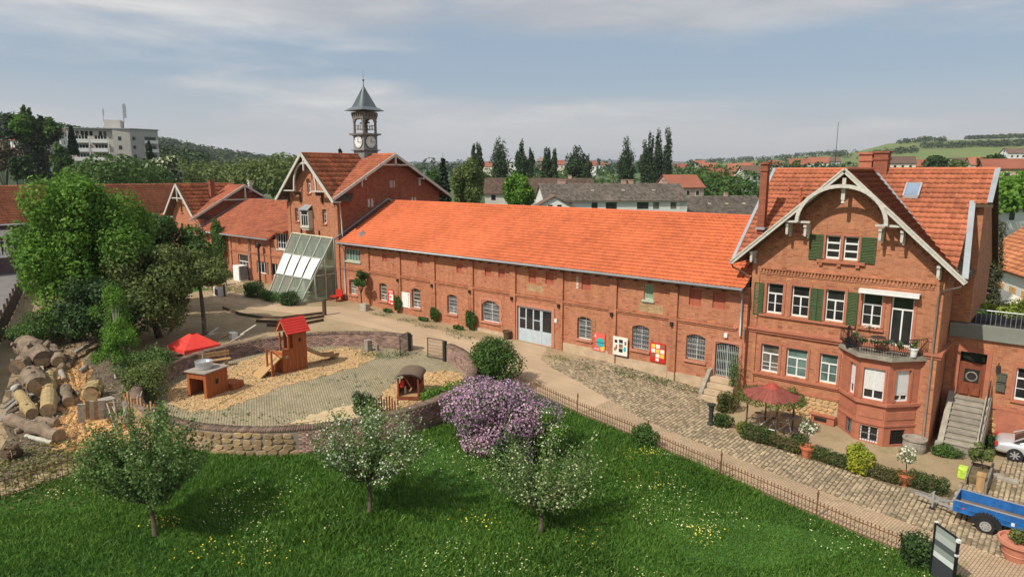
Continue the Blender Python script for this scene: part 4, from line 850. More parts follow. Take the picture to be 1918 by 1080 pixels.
for i in range(4):
    for j in range(3):
        a=lerp(lerp(TL,TR,i/4),lerp(BL,BR,i/4),j/3);b=lerp(lerp(TL,TR,(i+1)/4),lerp(BL,BR,(i+1)/4),j/3)
        c=lerp(lerp(TL,TR,(i+1)/4),lerp(BL,BR,(i+1)/4),(j+1)/3);d=lerp(lerp(TL,TR,i/4),lerp(BL,BR,i/4),(j+1)/3)
        MB().prism([a,b,c,d],(0,.03,-.02)).build('glass_pane',M_PGL,gp_)
        if j==1:
            o=np.array((0,-.10,.06));k=lerp(a,d,-.02)+o;l=lerp(b,c,-.02)+o;m_=MB()
            e0=lerp(a,d,.03)+o;e1=lerp(b,c,.03)+o;g0=lerp(a,d,.97)+o;g1=lerp(b,c,.97)+o
            m_.grid(lambda p,q:lerp(lerp(e0,e1,.1+.8*p),lerp(g0,g1,.1+.8*p),q)+np.array([0,-.03,.02])*math.sin(PI*q),6,8).build('blind',bl,gp_)
m=MB().beam((-37.3,-.1,.8),(-37.3,-.1,6.2),.1).beam((-37.4,-3.5,.8),(-37.4,-.1,3.3),.06).beam((-37.35,-2.2,.8),(-37.35,-2.2,3.0),.1).beam((-37.35,-1.1,.8),(-37.35,-1.1,4.4),.08).beam((-37.35,-2.3,3.05),(-37.35,-.1,3.05),.08)
m.build('side_frame',M_PFR,gp_);MB().prism([(-37.36,-.1,.85),(-37.36,-3.3,.85),(-37.36,-.1,6.1)],(.02,0,0)).build('side_glass',M_PGL,gp_);MB().prism([(-42.8,-.1,.85),(-42.6,-3.5,.85),(-43.9,-.1,6.1)],(.02,0,0)).build('side_glass',M_PGL,gp_)
MB().box(-43.2,-37.4,-3.8,-.1,.7,.84).build('floor_slab',plain('porch_floor',(.45,.40,.32),.8),gp_)
MB().box(-44,-37.4,.3,.4,.7,5.9).build('foyer_wall',plain('foyer_wall',(.36,.30,.24),.8,.2,1),gp_)
m=MB()
for x in (-42.9,-41.6,-40.3,-39.0): m.box(x,x+.7,.25,.3,4.2,5.6).box(x,x+.7,.25,.3,1.2,2.7)
m.build('foyer_window',M_GLT,gp_);box('foyer_balcony',M_WHITE,gp_,-43,-37.6,-.6,.2,3.35,3.6)
for x,y in ((-40.9,-2.2),(-39.4,-2.3),(-38.2,-2.6)):
    t=thing('white_table','white cafe table in the glass porch, '+('leftmost' if x<-40 else 'middle one' if x<-39 else 'nearest the door'),'table',(x,y,.84),'cafe tables in the porch');MB().lathe((x,y,.84),[(.2,0),(.03,.05),(.03,.7),(.4,.72),(.4,.75),(0,.75)],12).build('table_top',M_WHITE,t)
# ------------------------------------------------------------------ LEFT HALL and LEFT GABLED HOUSE
lh=thing('left_hall','lower brick hall with old brown tiled roof between the two gabled houses','hall',(-54,0,.8));f0=XF(0.)
ZL=5.45;XLa,XLb=-62.9,-44.75
wins=[(-63.3+.5,-61.3,1.18,3.42),(-54.95,-52.9,1.1,3.42),(-51.2,-49.3,1.75,3.0),(-49.1,-47.2,1.75,3.0),(-47.0,-45.15,4.55,6.1)]
sl_=[(-61.6,-61.0,4.35,5.1),(-54.7,-54.1,4.35,5.1),(-51.3,-50.7,4.3,5.05),(-48.9,-48.4,4.5,5.1)]
m=MB();wallp(m,f0,XLa,XLb,-.2,5.4,.4,wins[:4]+sl_+[(-47.0,-45.15,4.55,5.4)]);wallp(m,f0,-47.3,XLb,5.4,6.25,.4,[(-47,-45.15,5.4,6.1)]);m.build('front_wall',M_BRICK,lh)
MB().box(XLa,XLb,.41,11,-.2,5.35).build('hall_body',M_DARKIN,lh)
for a,b,z0,z1 in sl_: MB().fbox(f0,a,b,-.12,-.08,z0,z1).build('blind_niche',M_NICHE,lh)
win(lh,f0,*wins[0],mull=(.33,.66),full=(.68,),gm=M_GLC);win(lh,f0,*wins[1],mull=(.33,.66),full=(.68,));win(lh,f0,*wins[2],mull=(.35,.7));win(lh,f0,*wins[3],mull=(.35,.7));win(lh,f0,*wins[4],mull=(.25,.5,.75),trans=(.4,),sill=M_TRIM)
m=MB();m2=MB()
for x in (-60.2,-56.2,-52.2,-48.2): MB().fbox(f0,x-.4,x,0,.12,0,5.3).build('pilaster',M_BRICK,lh)
for x in (-62.8,-60.2,-56.2,-52.2,-48.2): m2.fbox(f0,x,x+2.6 if x<-62 else (x+3.6 if x<-49 else x+3.3),0,.1,3.8,3.88).fbox(f0,x,x+2.6 if x<-62 else (x+3.6 if x<-49 else x+3.3),0,.05,3.66,3.79)
m2.build('string_course',M_BRICK,lh)
KL=.546;u=1/math.sqrt(1+KL*KL)
def zl(y): return ZL+(y+.6)*KL
slab('roof_deck',M_TL,lh,[(XLa,-.6,ZL),(-47.6,-.6,ZL),(-47.6,5.57,zl(5.57)),(XLa,5.57,zl(5.57))]);slab('roof_deck',M_TL,lh,[(-47.6,.95,zl(.95)),(-44.75,.95,zl(.95)),(-44.75,5.57,zl(5.57)),(-47.6,5.57,zl(5.57))])
slab('roof_deck',M_TL,lh,[(XLa,5.57,zl(5.57)),(-44.75,5.57,zl(5.57)),(-44.75,11.6,ZL),(XLa,11.6,ZL)]);slab('roof_deck',M_TL,lh,[(-47.75,-.65,6.3),(-44.75,-.65,6.3),(-44.75,2.2,7.0),(-47.75,2.2,7.0)],.12)
tiles(M_TL,lh,(XLa,-.6,ZL),(1,0,0),(0,u,KL*u),XLb-XLa,6.17/u,.3,.36,keep=lambda x,y,z:(x<-47.6)|(y>1.2));ul=1/math.sqrt(1+.246**2);tiles(M_TL,lh,(-47.75,-.65,6.3),(1,0,0),(0,ul,.246*ul),3,2.9,.3,.36)
gutter(lh,(XLa-.1,-.68,ZL-.03),(-47.6,-.68,ZL-.03),.07);pipe(lh,[(-52.3,-.68,ZL),(-52.4,-.15,5.0),(-52.4,-.15,.9)],.045)
for x,y in ((-55,4.2),(-53.2,5.0)): MB().prism([(x-.25,y,zl(y)),(x+.25,y,zl(y)),(x,y,zl(y)+.35)],(0,.7,.1)).build('roof_vent',M_TL,lh)
lg=thing('left_gabled_house','brick house with steep front gable and a cross gable at the far left end','house',(-66.7,5,.9))
XA,XB=-70.2,-63.1;AC=-66.72;ZT=10.55;KT=.95
w3=[(-69.77,-69.16,4.75,6.0),(-68.15,-67.5,4.72,6.0),(-66.51,-65.87,4.72,6.0)];lw=[(-69.7,-69.1,1.6,3.0),(-68.1,-67.5,1.6,3.0),(-66.4,-65.8,1.6,3.0)];gw=[(-67.9,-67.35,7.3,8.4)]
m=MB();wallp(m,f0,XA,XB,-.2,6.8,.4,w3+lw);gablewall(m,f0,XA,XB,6.8,AC,ZT-.2,KT,.4,gw);m.build('front_wall',M_BRICK,lg)
for q in w3+lw+gw: win(lg,f0,*q,trans=(.5,),fm=M_PLANK3,fw=.05,sill=M_SAND,t=-.2)
MB().fbox(f0,XA,XB,0,.08,3.7,3.8).fbox(f0,XA,XB,0,.05,3.5,3.58).build('string_course',M_BRICK,lg)
f3=XS(XB);m=MB();YC=5.3;KX=.56;ZX=10.45
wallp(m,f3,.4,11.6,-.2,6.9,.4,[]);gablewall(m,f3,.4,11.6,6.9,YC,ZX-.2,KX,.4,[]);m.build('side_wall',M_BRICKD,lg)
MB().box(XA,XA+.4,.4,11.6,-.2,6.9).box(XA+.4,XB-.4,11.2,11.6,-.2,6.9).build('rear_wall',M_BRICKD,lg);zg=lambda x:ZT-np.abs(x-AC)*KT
zt=lambda y:ZX-np.abs(y-YC)*KX
hw=3.9;yE=-.85
for s in (-1,1):
    slab('roof_deck',M_WOOD,lg,[(AC+s*hw,yE,ZT-hw*KT),(AC,yE,ZT),(AC,YC,ZT),(AC+s*hw,.9,ZT-hw*KT)])
slab('roof_deck',M_WOOD,lg,[(-62.6,YC+6.6,ZX-6.6*KX),(-62.6,YC,ZX),(-71,YC,ZX),(-71,YC+6.6,ZX-6.6*KX)])
for x_ in (-62.6,-71): slab('roof_deck',M_WOOD,lg,[(x_,YC-6.5,ZX-6.5*KX),(x_,YC,ZX),(AC,YC,ZX)])
u=1/math.sqrt(1+KT*KT)
for s in (-1,1): tiles(M_TT,lg,(AC+s*hw,yE+.15,ZT-hw*KT),(0,1,0),(-s*u,0,KT*u),6.1,hw/u,.5,.62,keep=lambda x,y,z:zg(x)>zt(y)-.05)
u=1/math.sqrt(1+KX*KX);tiles(M_TL,lg,(-71,YC-6.4,ZX-6.4*KX),(1,0,0),(0,u,KX*u),8.4,6.4/u,.3,.38,keep=lambda x,y,z:zt(y)>zg(x)-.05);tiles(M_TT,lg,(-71,YC+6.5,ZX-6.5*KX),(1,0,0),(0,-u,KX*u),8.4,6.5/u,.5,.62)
# long rear range that runs behind to the right of this gable
slab('rear_range_roof',M_TT,lg,[(-62.6,11.5,8.0),(-47,11.5,8.0),(-47,15.5,10.5),(-62.6,15.5,10.5)]);tiles(M_TT,lg,(-62.6,11.5,8.0),(1,0,0),(0,.848,.53),15.8,4.7,.3,.38);MB().box(-62.6,-47,12,19,0,8.2).build('rear_range_wall',M_BRICKD,lg)
m=MB()
for s in (-1,1): m.beam((AC+s*(hw+.05),yE-.06,ZT-hw*KT-.1),(AC,yE-.06,ZT-.02),.09,.24);m.beam((-62.55,YC+s*6.65,ZX-6.6*KX-.1),(-62.55,YC,ZX-.03),.09,.24)
m.build('bargeboard',M_TRIM,lg)
MB().beam((AC-1.55,-.8,9.0),(AC+1.55,-.8,9.0),.12,.12).beam((-62.55,YC-2.9,8.8),(-62.55,YC+2.9,8.8),.12,.14).build('collar_beam',M_TRIM,lg);MB().box(AC-.07,AC+.07,-.85,-.73,8.6,10.4).box(-62.62,-62.5,YC-.08,YC+.08,8.8,10.3).build('king_post',M_TRIM,lg)
chimney(lg,-65.2,2.6,8.8,10.9,.5);chimney(lg,-63.0,6.2,9.6,10.9,.35,M_TRIM);pipe(lg,[(-62.85,-.85,6.8),(-62.95,-.3,6.2),(-62.95,-.15,1)],.05);MB().beam((-63.0,-.4,5.7),(-63.0,5.6,8.95),.1,.1).build('wall_flashing',M_ZINC,lg)
MB().box(-65.9,-65.5,.6,.9,8.1,8.3).build('skylight',M_ALU,lg)
fr_=thing('far_left_barn','very long low barn with faded orange roof crossing behind the big tree','barn',(-79,-20,.9))
MB().box(-84,-76.5,-75,12,0,6.4).build('wall',plain('barn_wall',(.10,.07,.075),.8,.3,1),fr_);slab('roof_deck',M_TL,fr_,[(-75.8,-76,6.35),(-75.8,13,6.35),(-80.2,13,10.4),(-80.2,-76,10.4)]);slab('roof_deck',M_TL,fr_,[(-84.6,-76,6.35),(-84.6,13,6.35),(-80.2,13,10.4),(-80.2,-76,10.4)])
u=1/math.sqrt(1+(4.05/4.4)**2);tiles(tilemat('faded_orange_tile',(.46,.17,.085),.3,(.2,.1,.06),.35),fr_,(-75.8,-40,6.35),(0,1,0),(-u,0,4.05/4.4*u),53,5.98,.32,.4);gutter(fr_,(-75.7,-76,6.3),(-75.7,13,6.3),.08)
mu=thing('wall_mural','white mural of dark dancing figures on the dark barn wall','mural',(-76.4,-16.5,2.5));MB().box(-76.5,-76.42,-19.5,-14.6,2.7,5.7).build('board',M_WHITE,mu)
m=MB();rs=np.random.RandomState(3)
for i in range(8):
    y=-19.2+i*.58;z=3.0;m.prism([(-76.41,y-.06,z),(-76.41,y+.02,z),(-76.41,y+.12,z+.8),(-76.41,y+.25,z+1.5),(-76.41,y-.15,z+1.5),(-76.41,y-.05,z+.8)],(.015,0,0)).prism([(-76.41,y+.04+.14*math.cos(2*PI*k/8),z+1.7+.17*math.sin(2*PI*k/8)) for k in range(8)],(.015,0,0)).beam((-76.4,y-.1,z+1.4),(-76.4,y-.35+.5*rs.rand(),z+1.9),.1,.02).beam((-76.4,y+.05,z+.75),(-76.4,y+.35,z+.05),.12,.02)
m.build('figures',M_BLACK,mu)
# ------------------------------------------------------------------ THE GROUND
def gp(u,v):        # where the ground is at a photo position
    r=FW+RT*(u-959)/F_PX-UP*(v-540)/F_PX;z=0.
    for _ in range(60): t=(z-CAM[2])/r[2];p=CAM+r*t;z=.5*z+.5*G(p[0])
    return np.array([p[0],p[1],G(p[0])])
def sheet(name,mat,xs,ylo,yhi,dz,nv=1,kind='structure',parent=None):
    m=MB();i=0
    for x in xs:
        for k in range(nv+1): y=ylo(x)+(yhi(x)-ylo(x))*k/nv;m.v.append((x,y,G(x)+dz))
    for a in range(len(xs)-1):
        for b in range(nv): k=a*(nv+1)+b;m.f.append((k,k+nv+1,k+nv+2,k+1))
    return m.build(name,mat,parent,kind=kind)
itp=lambda P:(lambda x:float(np.interp(x,[p[0] for p in P],[p[1] for p in P])))
K=lambda c:(lambda x:c)
sheet('ground',M_FIELD,[-7000,-300,-60,-36,-16,-8,-4,0,4,8,60,7000],K(-300),K(9000),-.02)
sheet('yard',M_GROUND,[-90,-60,-36,-16,-8,-4,0,4,8,22],K(-60),K(11),0)
far_edge=itp([(-70,-1.6),(-50,-1.6),(-45,-4.3),(-37,-4.4),(-34,-1.9),(-24,-1.9),(-17,-2.0),(-15.9,-.2),(-13.2,-.2),(-12.2,-2.5),(-10.5,-3.5),(-2.57,-6.45),(1.24,-6.85),(5.5,-7.4),(8.3,-7.65),(13,-8.5),(20,-9.8)])
near_edge=itp([(-70,-5.4),(-50,-5.2),(-44,-8.3),(-38,-7.2),(-32,-5.3),(-24,-4.6),(-20,-6.2),(-16,-6.9),(-10.4,-7.45),(-5,-8.4),(-1,-8.62),(2.7,-9.15),(6.7,-9.7),(9.8,-10.25),(14,-11),(20,-12.2)])
sheet('lane',M_SAND2,[x*.5 for x in range(-140,-9)],near_edge,far_edge,.004)
sheet('path',M_PAVE,[x*.5 for x in range(-10,41)],near_edge,far_edge,.004)
RC=(-17.6,-15.2);RI,RO=8.32,8.74
def lawn_top(x):
    if x<-8.9: return RC[1]-math.sqrt(max(RO**2-(x-RC[0])**2,0)) if x>-26 else RC[1]
    return near_edge(x)-.02
sheet('lawn',M_LAWN,[-15.45+.35*i for i in range(100)],K(-48),lawn_top,.006)
sheet('lawn_corner',M_LAWN,[-10.6,-10,-9.4,-8.9],lambda x:RC[1]+math.sqrt(max(RO**2-(x-RC[0])**2,0)) ,near_edge,.006)
sheet('asphalt_road',M_ROADG,[-90+2*i for i in range(34)],K(-60),itp([(-90,-9.5),(-71,-15.2),(-48,-22.3),(-24,-29.6)]),.008)
sheet('grass_verge',M_LAWN,[-62+i for i in range(13)],K(-8.2),itp([(-62,-6),(-50,-5.6)]),.008)
# sawdust in the wood yard, chips and pavers in the ring
def poly_sheet(name,mat,uv,dz,kind='structure',jit=.12,n=6):
    P=[gp(*q) for q in uv];Q=[]
    for a,b in zip(P,P[1:]+P[:1]):
        for k in range(n): q=a+(b-a)*k/n;Q.append((q[0]+random.uniform(-jit,jit),q[1]+random.uniform(-jit,jit)))
    c=np.mean(Q,0);m=MB();m.v=[(c[0],c[1],G(c[0])+dz)]+[(x,y,G(x)+dz) for x,y in Q];N_=len(Q);m.f=[(0,1+i,1+(i+1)%N_) for i in range(N_)];o=m.build(name,mat,kind=kind);return o,np.array(Q)
_,SAWP=poly_sheet('sawdust_patch',M_SAWD,[(80,820),(105,790),(115,745),(110,700),(118,665),(150,668),(165,700),(175,740),(205,760),(240,790),(235,830),(180,850),(120,850)],.012,jit=.3)
m=MB();m.v.append((RC[0],RC[1],G(RC[0])+.016))
for i in range(72):
    for r_ in (4.2,8.34): t=2*PI*i/72;x=RC[0]+r_*math.cos(t);m.v.append((x,RC[1]+r_*math.sin(t),G(x)+.016))
for i in range(72): a=1+2*i;b=1+2*((i+1)%72);m.f+= [(0,a,b),(a,a+1,b+1,b)]
m.build('playground_floor',M_PLAYP,kind='structure')
_,CH1=poly_sheet('chip_bed',M_WCHIP,[(300,735),(340,712),(420,690),(480,668),(560,660),(640,652),(690,655),(705,668),(660,690),(590,708),(520,728),(455,752),(400,770),(340,768)],.024,jit=.25)
_,CH2=poly_sheet('chip_bed',M_WCHIP,[(715,740),(735,722),(790,700),(835,692),(868,700),(862,722),(838,745),(800,768),(760,774),(725,772)],.024,jit=.25)
_,SD=poly_sheet('sand_bed',plain('play_sand',(.50,.38,.22),.95,.15,1.5),[(440,812),(520,800),(575,780),(640,762),(700,752),(745,768),(700,792),(600,806),(500,815)],.020,jit=.2)
def inpoly(P,x,y):
    c=np.zeros(len(x),bool)
    for (x0,y0),(x1,y1) in zip(P,np.roll(P,-1,0)):
        k=((y0>y)!=(y1>y));c^=k&(x<(x1-x0)*(y-y0)/(y1-y0+1e-12)+x0)
    return c
def scatter_poly(name,P,n,size,mat,z=.03,asp=.5):
    lo,hi=P.min(0)-.3,P.max(0)+.3;x=RS.uniform(lo[0],hi[0],n);y=RS.uniform(lo[1],hi[1],n);k=inpoly(P+RS.normal(size=P.shape)*.0,x+RS.normal(size=n)*.18,y+RS.normal(size=n)*.18)&(np.hypot(x-RC[0],y-RC[1])<(8.25 if z<.05 else 1e9));x=x[k];y=y[k]
    Pz=np.interp(x,GX,GZ)+z;return cards(name,np.c_[x,y,Pz],np.tile([0,0,1.2],(len(x),1)),size,mat,None,'stuff',asp)
scatter_poly('wood_chips',CH1,26000,.085,L_CHIP);scatter_poly('wood_chips',CH2,11000,.085,L_CHIP);scatter_poly('wood_shavings',SAWP,9000,.10,L_CHIP,.051)
_,WY=poly_sheet('wood_yard_floor',plain('yard_soil',(.135,.105,.075),.95,.35,1.2,bump=.03),[(0,905),(0,760),(40,690),(75,640),(110,625),(230,640),(255,700),(250,760),(235,800),(180,855),(120,870),(60,890)],.008,jit=.35)
scatter_poly('wood_litter',WY,9000,.17,leafmat('litter',(.14,.10,.07),(.26,.20,.14),(.42,.33,.22),.0,.95),.05,.3)
# weeds between play pavers
x=RS.uniform(-26,-9.5,2600);y=RS.uniform(-23.4,-7,2600);k=np.hypot(x-RC[0],y-RC[1])<8.2;nz=np.sin(x*1.3+1)*np.cos(y*1.7)+np.sin(x*.6-y*.9)*.7;k&=nz>.35;cards('paver_weeds',np.c_[x,y,np.interp(x,GX,GZ)+.04][k],np.tile([0,0,1.],(k.sum(),1)),.13,L_MID,None,'stuff')
# cobbles
cob_far=itp([(-11.5,-3.2),(-10.2,-.6),(-9,-.08),(-1.7,-.08),(-1.69,-1.6),(-.3,-1.7),(0,-3.6),(1.2,-4.35),(2,-4.75),(5,-4.75),(10.3,-4.75),(10.31,-2.6),(11.6,-2.6),(11.61,3.1),(15,3.1)])
bed=sheet('cobbled_yard',M_COBGAP,[-11.4+.3*i for i in range(88)],lambda x:far_edge(x)+.01,cob_far,.002)
cw,cl=.172,.148;X=[];r=0;xx=-11.2
while xx<14.6:
    y=far_edge(xx)+.03+(r%2)*.07
    while y<cob_far(xx)-.06: X.append((xx+random.uniform(-.012,.012),y+random.uniform(-.015,.015)+.04*math.sin(xx*2.1),random.uniform(.84,1.05)));y+=cl
    xx+=cw;r+=1
X=np.array(X);dist=np.hypot(X[:,0]-CAM[0],X[:,1]-CAM[1]);
pj=lambda P:(959+F_PX*((P-CAM)@RT)/((P-CAM)@FW))
k=pj(np.c_[X[:,:2],np.full(len(X),-.8)])<1925;X=X[k];dist=dist[k];order=np.argsort(dist)
cv=np.array([(-.075,-.064,-.01),(.075,-.064,-.01),(.075,.064,-.01),(-.075,.064,-.01),(-.056,-.047,.032),(.056,-.047,.032),(.056,.047,.032),(-.056,.047,.032)]);cf=np.array([(4,5,6,7),(0,1,5,4),(1,2,6,5),(2,3,7,6),(3,0,4,7)])
cme=[mesh_np('cobble',cv*np.array([a,b,1]),cf,M_COB) for a,b in ((1,1),(.92,1.05),(1.06,.93))];og=np.array(ORG[bed.name])
for q in order[:297]: o=link('cobble',cme[q%3],bed,tuple(np.array([X[q,0],X[q,1],G(X[q,0])+.004+random.uniform(-.006,.008)])-og));o.rotation_euler=(random.uniform(-.06,.06),random.uniform(-.06,.06),random.uniform(-.15,.15))
R_=X[order[297:]];n=len(R_);sc_=R_[:,2][:,None,None]*np.array([1,1,1])
V=cv[None]*sc_*np.array([1,.93,1])+np.c_[R_[:,:2],np.interp(R_[:,0],GX,GZ)+.004+RS.uniform(-.008,.008,n)][:,None,:]-og
link('cobble_field',mesh_np('cobble_field',V.reshape(-1,3),(cf[None]+(np.arange(n)*8)[:,None,None]).reshape(-1,4),M_COB),bed,(0,0,0),'stuff')
# grass blades and flowers on the lawn
def lawn_pts(n,nearbias=True):
    x=RS.uniform(-15.4,16,n);y=RS.uniform(-34,-7,n);top=np.array([lawn_top(a) for a in x]);k=(y<top-.05)
    P=np.c_[x,y,np.interp(x,GX,GZ)];d=P-CAM;w=d@FW;u=959+F_PX*(d@RT)/w;v=540-F_PX*(d@UP)/w;k&=(w>3)&(u>-60)&(u<1980)&(v<1130);return P[k]
def blades(name,P,h,w,mat,kind='stuff',parent=None):
    n=len(P);a=RS.uniform(0,2*PI,n);D=np.c_[np.cos(a),np.sin(a),np.zeros(n)];L=RS.normal(size=(n,3))*.35;L[:,2]=1;hh=(h*RS.uniform(.5,1.4,n))[:,None]
    V=np.stack([P-D*w/2,P+D*w/2,P+L*hh*.6+D*w*.35,P+L*hh*np.array([1.3,1.3,1])-D*w*.1],1).reshape(-1,3);org=P.mean(0)
    return link(name,mesh_np(name,V-org,np.arange(4*n).reshape(n,4),mat),parent,tuple(org),kind)
P=lawn_pts(520000);hv=.75+.5*np.sin(P[:,0]*.9+np.sin(P[:,1]*.7)*1.5)*np.cos(P[:,1]*.8+P[:,0]*.3);P=P[RS.uniform(size=len(P))<.55+.45*np.clip(hv,0,1)]
wr=np.sin(P[:,0]*.55+2*np.sin(P[:,1]*.33))+np.cos(P[:,1]*.62-P[:,0]*.21);tall=np.where(wr>1.1,.23,np.where(wr<-1.35,.07,.15));P[:,2]+=.006
for hh_ in (.07,.15,.23): blades('lawn_grass',P[tall==hh_],hh_,.035,L_GRASS)
P=lawn_pts(60000);nz=np.sin(P[:,0]*.7+1.3*np.sin(P[:,1]*.5))+np.cos(P[:,1]*.9-P[:,0]*.35)+.5*np.sin(P[:,0]*2.3+P[:,1]*1.9);k=(nz>.55)&(RS.uniform(size=len(P))<.36);Q=P[k];Q[:,2]+=RS.uniform(.1,.2,len(Q));cards('lawn_daisies',Q,np.tile([0,0,1.],(len(Q),1)),.05,leafmat('pale_yellow_flower',(.45,.50,.14),(.62,.64,.28),(.72,.72,.5),.1),None,'stuff',1)
Y=[]
for u,v,r_ in ((900,975,.45),(1232,905,.5),(1175,855,.4),(1215,850,.3),(1100,1010,.5),(390,1030,.6),(500,1040,.5),(310,980,.3),(1310,1000,.4)):
    c=gp(u,v);n=48;q=np.c_[c[0]+RS.normal(size=n)*r_,c[1]+RS.normal(size=n)*r_,np.full(n,c[2])+RS.uniform(.1,.2,n)];Y.append(q)
Y=np.concatenate(Y);cards('buttercups',Y,np.tile([0,0,1.],(len(Y),1)),.06,L_YFL,None,'stuff',1)
# rough ground plants on verges
def weeds(name,pts,n,size,mat,spread):
    Q=[]
    for u,v in pts: c=gp(u,v);k=RS.normal(size=(n,2))*spread;z=np.interp(c[0]+k[:,0],GX,GZ)+abs(RS.normal(size=n))*.06+.02;Q.append(np.c_[c[0]+k[:,0],c[1]+k[:,1]*.6,z])
    Q=np.concatenate(Q);Q=Q[Q[:,1]<-.1];return cards(name,Q,np.tile([0,0,1.],(len(Q),1)),size,mat,None,'stuff')
weeds('verge_weeds',[(760,600),(800,612),(850,620),(715,590),(1050,672),(1100,690),(1180,705),(1240,715),(1290,728),(1225,712),(720,668),(690,665),(740,664),(860,630),(1160,695)],130,.10,L_MID,.55)
weeds('yard_weeds',[(80,560),(90,590),(70,620),(100,540),(140,870),(60,870),(30,900),(110,860),(450,545),(420,540),(400,535)],420,.16,leafmat('dry_weed',(.12,.13,.035),(.18,.19,.06),(.26,.24,.10)),1.6)
# ------------------------------------------------------------------ RING WALL
rw=thing('ring_wall','round low wall of dark weathered brick that encloses the playground','wall',(RC[0],RC[1],.2))
A0,A1=math.radians(102.5),math.radians(79.5+360);ZTOP=1.42
def arcpt(r,a,z): return (RC[0]+r*math.cos(a),RC[1]+r*math.sin(a),z)
m=MB();n=110;i0=0
for k in range(n+1):
    a=A0+(A1-A0)*k/n
    for r_,z in ((RI,-.6),(RI,ZTOP),(RO,ZTOP),(RO,-.6)): m.v.append(arcpt(r_,a,z))
for k in range(n):
    for j in range(3): q=4*k+j;m.f.append((q,q+4,q+5,q+1))
m.f+=[(0,1,2,3),(4*n,4*n+1,4*n+2,4*n+3)];m.build('wall_core',M_RINGM,rw)
def arcbricks(name,r,out,z0f,z1,a0,a1,bw,bh,mat,gap=.012,proud=.014,thick=.1):
    V=[];row=0;z=z1-bh
    while z>-.3:
        nb=int(r*(a1-a0)/bw);da=(a1-a0)/nb
        for k in range(nb):
            aa=a0+da*(k+.5*(row%2));ab=min(aa+da-gap/r,a1)
            if z<z0f(RC[0]+r*math.cos(aa)): continue
            pr_=r+out*(proud+random.uniform(-.006,.006));rb=r-out*thick
            V.append([arcpt(q,a,zz_) for q,a,zz_ in ((rb,aa,z),(rb,ab,z),(pr_,ab,z),(pr_,aa,z),(rb,aa,z+bh-gap),(rb,ab,z+bh-gap),(pr_,ab,z+bh-gap),(pr_,aa,z+bh-gap))])
        z-=bh;row+=1
    V=np.array(V);n=len(V);fc=np.array([(4,5,6,7),(2,3,7,6),(3,0,4,7),(1,2,6,5),(0,1,2,3)])
    return link(name,mesh_np(name,V.reshape(-1,3)-np.array(ORG[rw.name]),(fc[None]+(np.arange(n)*8)[:,None,None]).reshape(-1,4),mat),rw,(0,0,0),'stuff')
arcbricks('inner_bricks',RI,-1,lambda x:G(x)-.08,ZTOP,A0,A1,.26,.085,M_RING)
arcbricks('outer_bricks',RO,1,lambda x:G(x)-.08,ZTOP,math.radians(322),A1,.26,.085,M_RING);arcbricks('outer_bricks',RO,1,lambda x:G(x)-.08,ZTOP,A0,math.radians(205),.26,.085,M_RING)
V=[];nb=int((A1-A0)*RO/.1)
for k in range(nb):
    aa=A0+(A1-A0)*k/nb;ab=aa+(A1-A0)/nb*.9;za=ZTOP;zb=ZTOP+.085+random.uniform(-.012,.012)
    V.append([arcpt(q,a,z) for z in (za,zb) for q,a in ((RI-.03,aa),(RI-.03,ab),(RO+.03,ab),(RO+.03,aa))])
V=np.array(V);n=len(V);fc=np.array([(4,5,6,7),(2,3,7,6),(3,0,4,7),(1,2,6,5),(0,1,5,4)]);link('cap_bricks',mesh_np('cap_bricks',V.reshape(-1,3)-np.array(ORG[rw.name]),(fc[None]+(np.arange(n)*8)[:,None,None]).reshape(-1,4),M_RINGCAP),rw,(0,0,0),'stuff')
M_WST=plain('wall_rubble',(.34,.235,.125),.95,.25,2.5,bump=.012,isl=.25);wsm=[stone_mesh('stone',.47,.29,.05,20+s,M_WST) for s in range(9)]
row=0;z=-.02
while z<1.36:
    a=math.radians(226)+row*.017
    while a<math.radians(322):
        x,y,_=arcpt(RO,a,0)
        o=link('stone',wsm[random.randrange(9)],rw,tuple(np.array([x,y,z+random.uniform(-.045,.045)])-np.array(ORG[rw.name])));o.rotation_euler=(0,random.uniform(-.3,.3),a+PI/2);o.scale=(random.uniform(.75,1.15),1,random.uniform(.8,1.15));a+=random.uniform(.042,.055)
    z+=.25;row+=1
def mesh_gate(label,p,q,h=1.25):
    f=Fr(p,q);z=G(p[0])+.06;t=thing('wire_gate',label,'gate',(p[0],p[1],z));m=MB().tube([f(0,0,z),f(0,0,z+h)],.03,6).tube([f(f.L,0,z),f(f.L,0,z+h)],.03,6).tube([f(0,0,z+h),f(f.L,0,z+h)],.025,6).tube([f(0,0,z+.05),f(f.L,0,z+.05)],.025,6);m.build('frame',M_IRON,t)
    m=MB();n=int(f.L/.07)
    for i in range(1,n): m.fbox(f,f.L*i/n-.004,f.L*i/n+.004,-.004,.004,z+.05,z+h)
    for i in range(1,6): m.fbox(f,0,f.L,-.006,.006,z+h*i/6-.005,z+h*i/6+.005)
    m.build('wire_mesh',M_IRON,t)
mesh_gate('dark wire mesh gate leaf swung inward at the brick pier of the ring wall',(-19.35,-7.15),(-18.75,-8.35));mesh_gate('dark wire mesh gate leaf standing closed beside the right ring wall end',(-16.15,-7.1),(-17.4,-7.25))
tag(MB().box(-16.1,-15.9,-7.2,-7.0,.3,1.75).build('gate_post',M_IRON),'thick black gate post at the right opening of the ring wall','post')
tag(MB().box(-19.5,-19.34,-7.1,-6.92,.3,1.7).build('gate_post',M_IRON),'black gate post at the left opening of the ring wall','post')
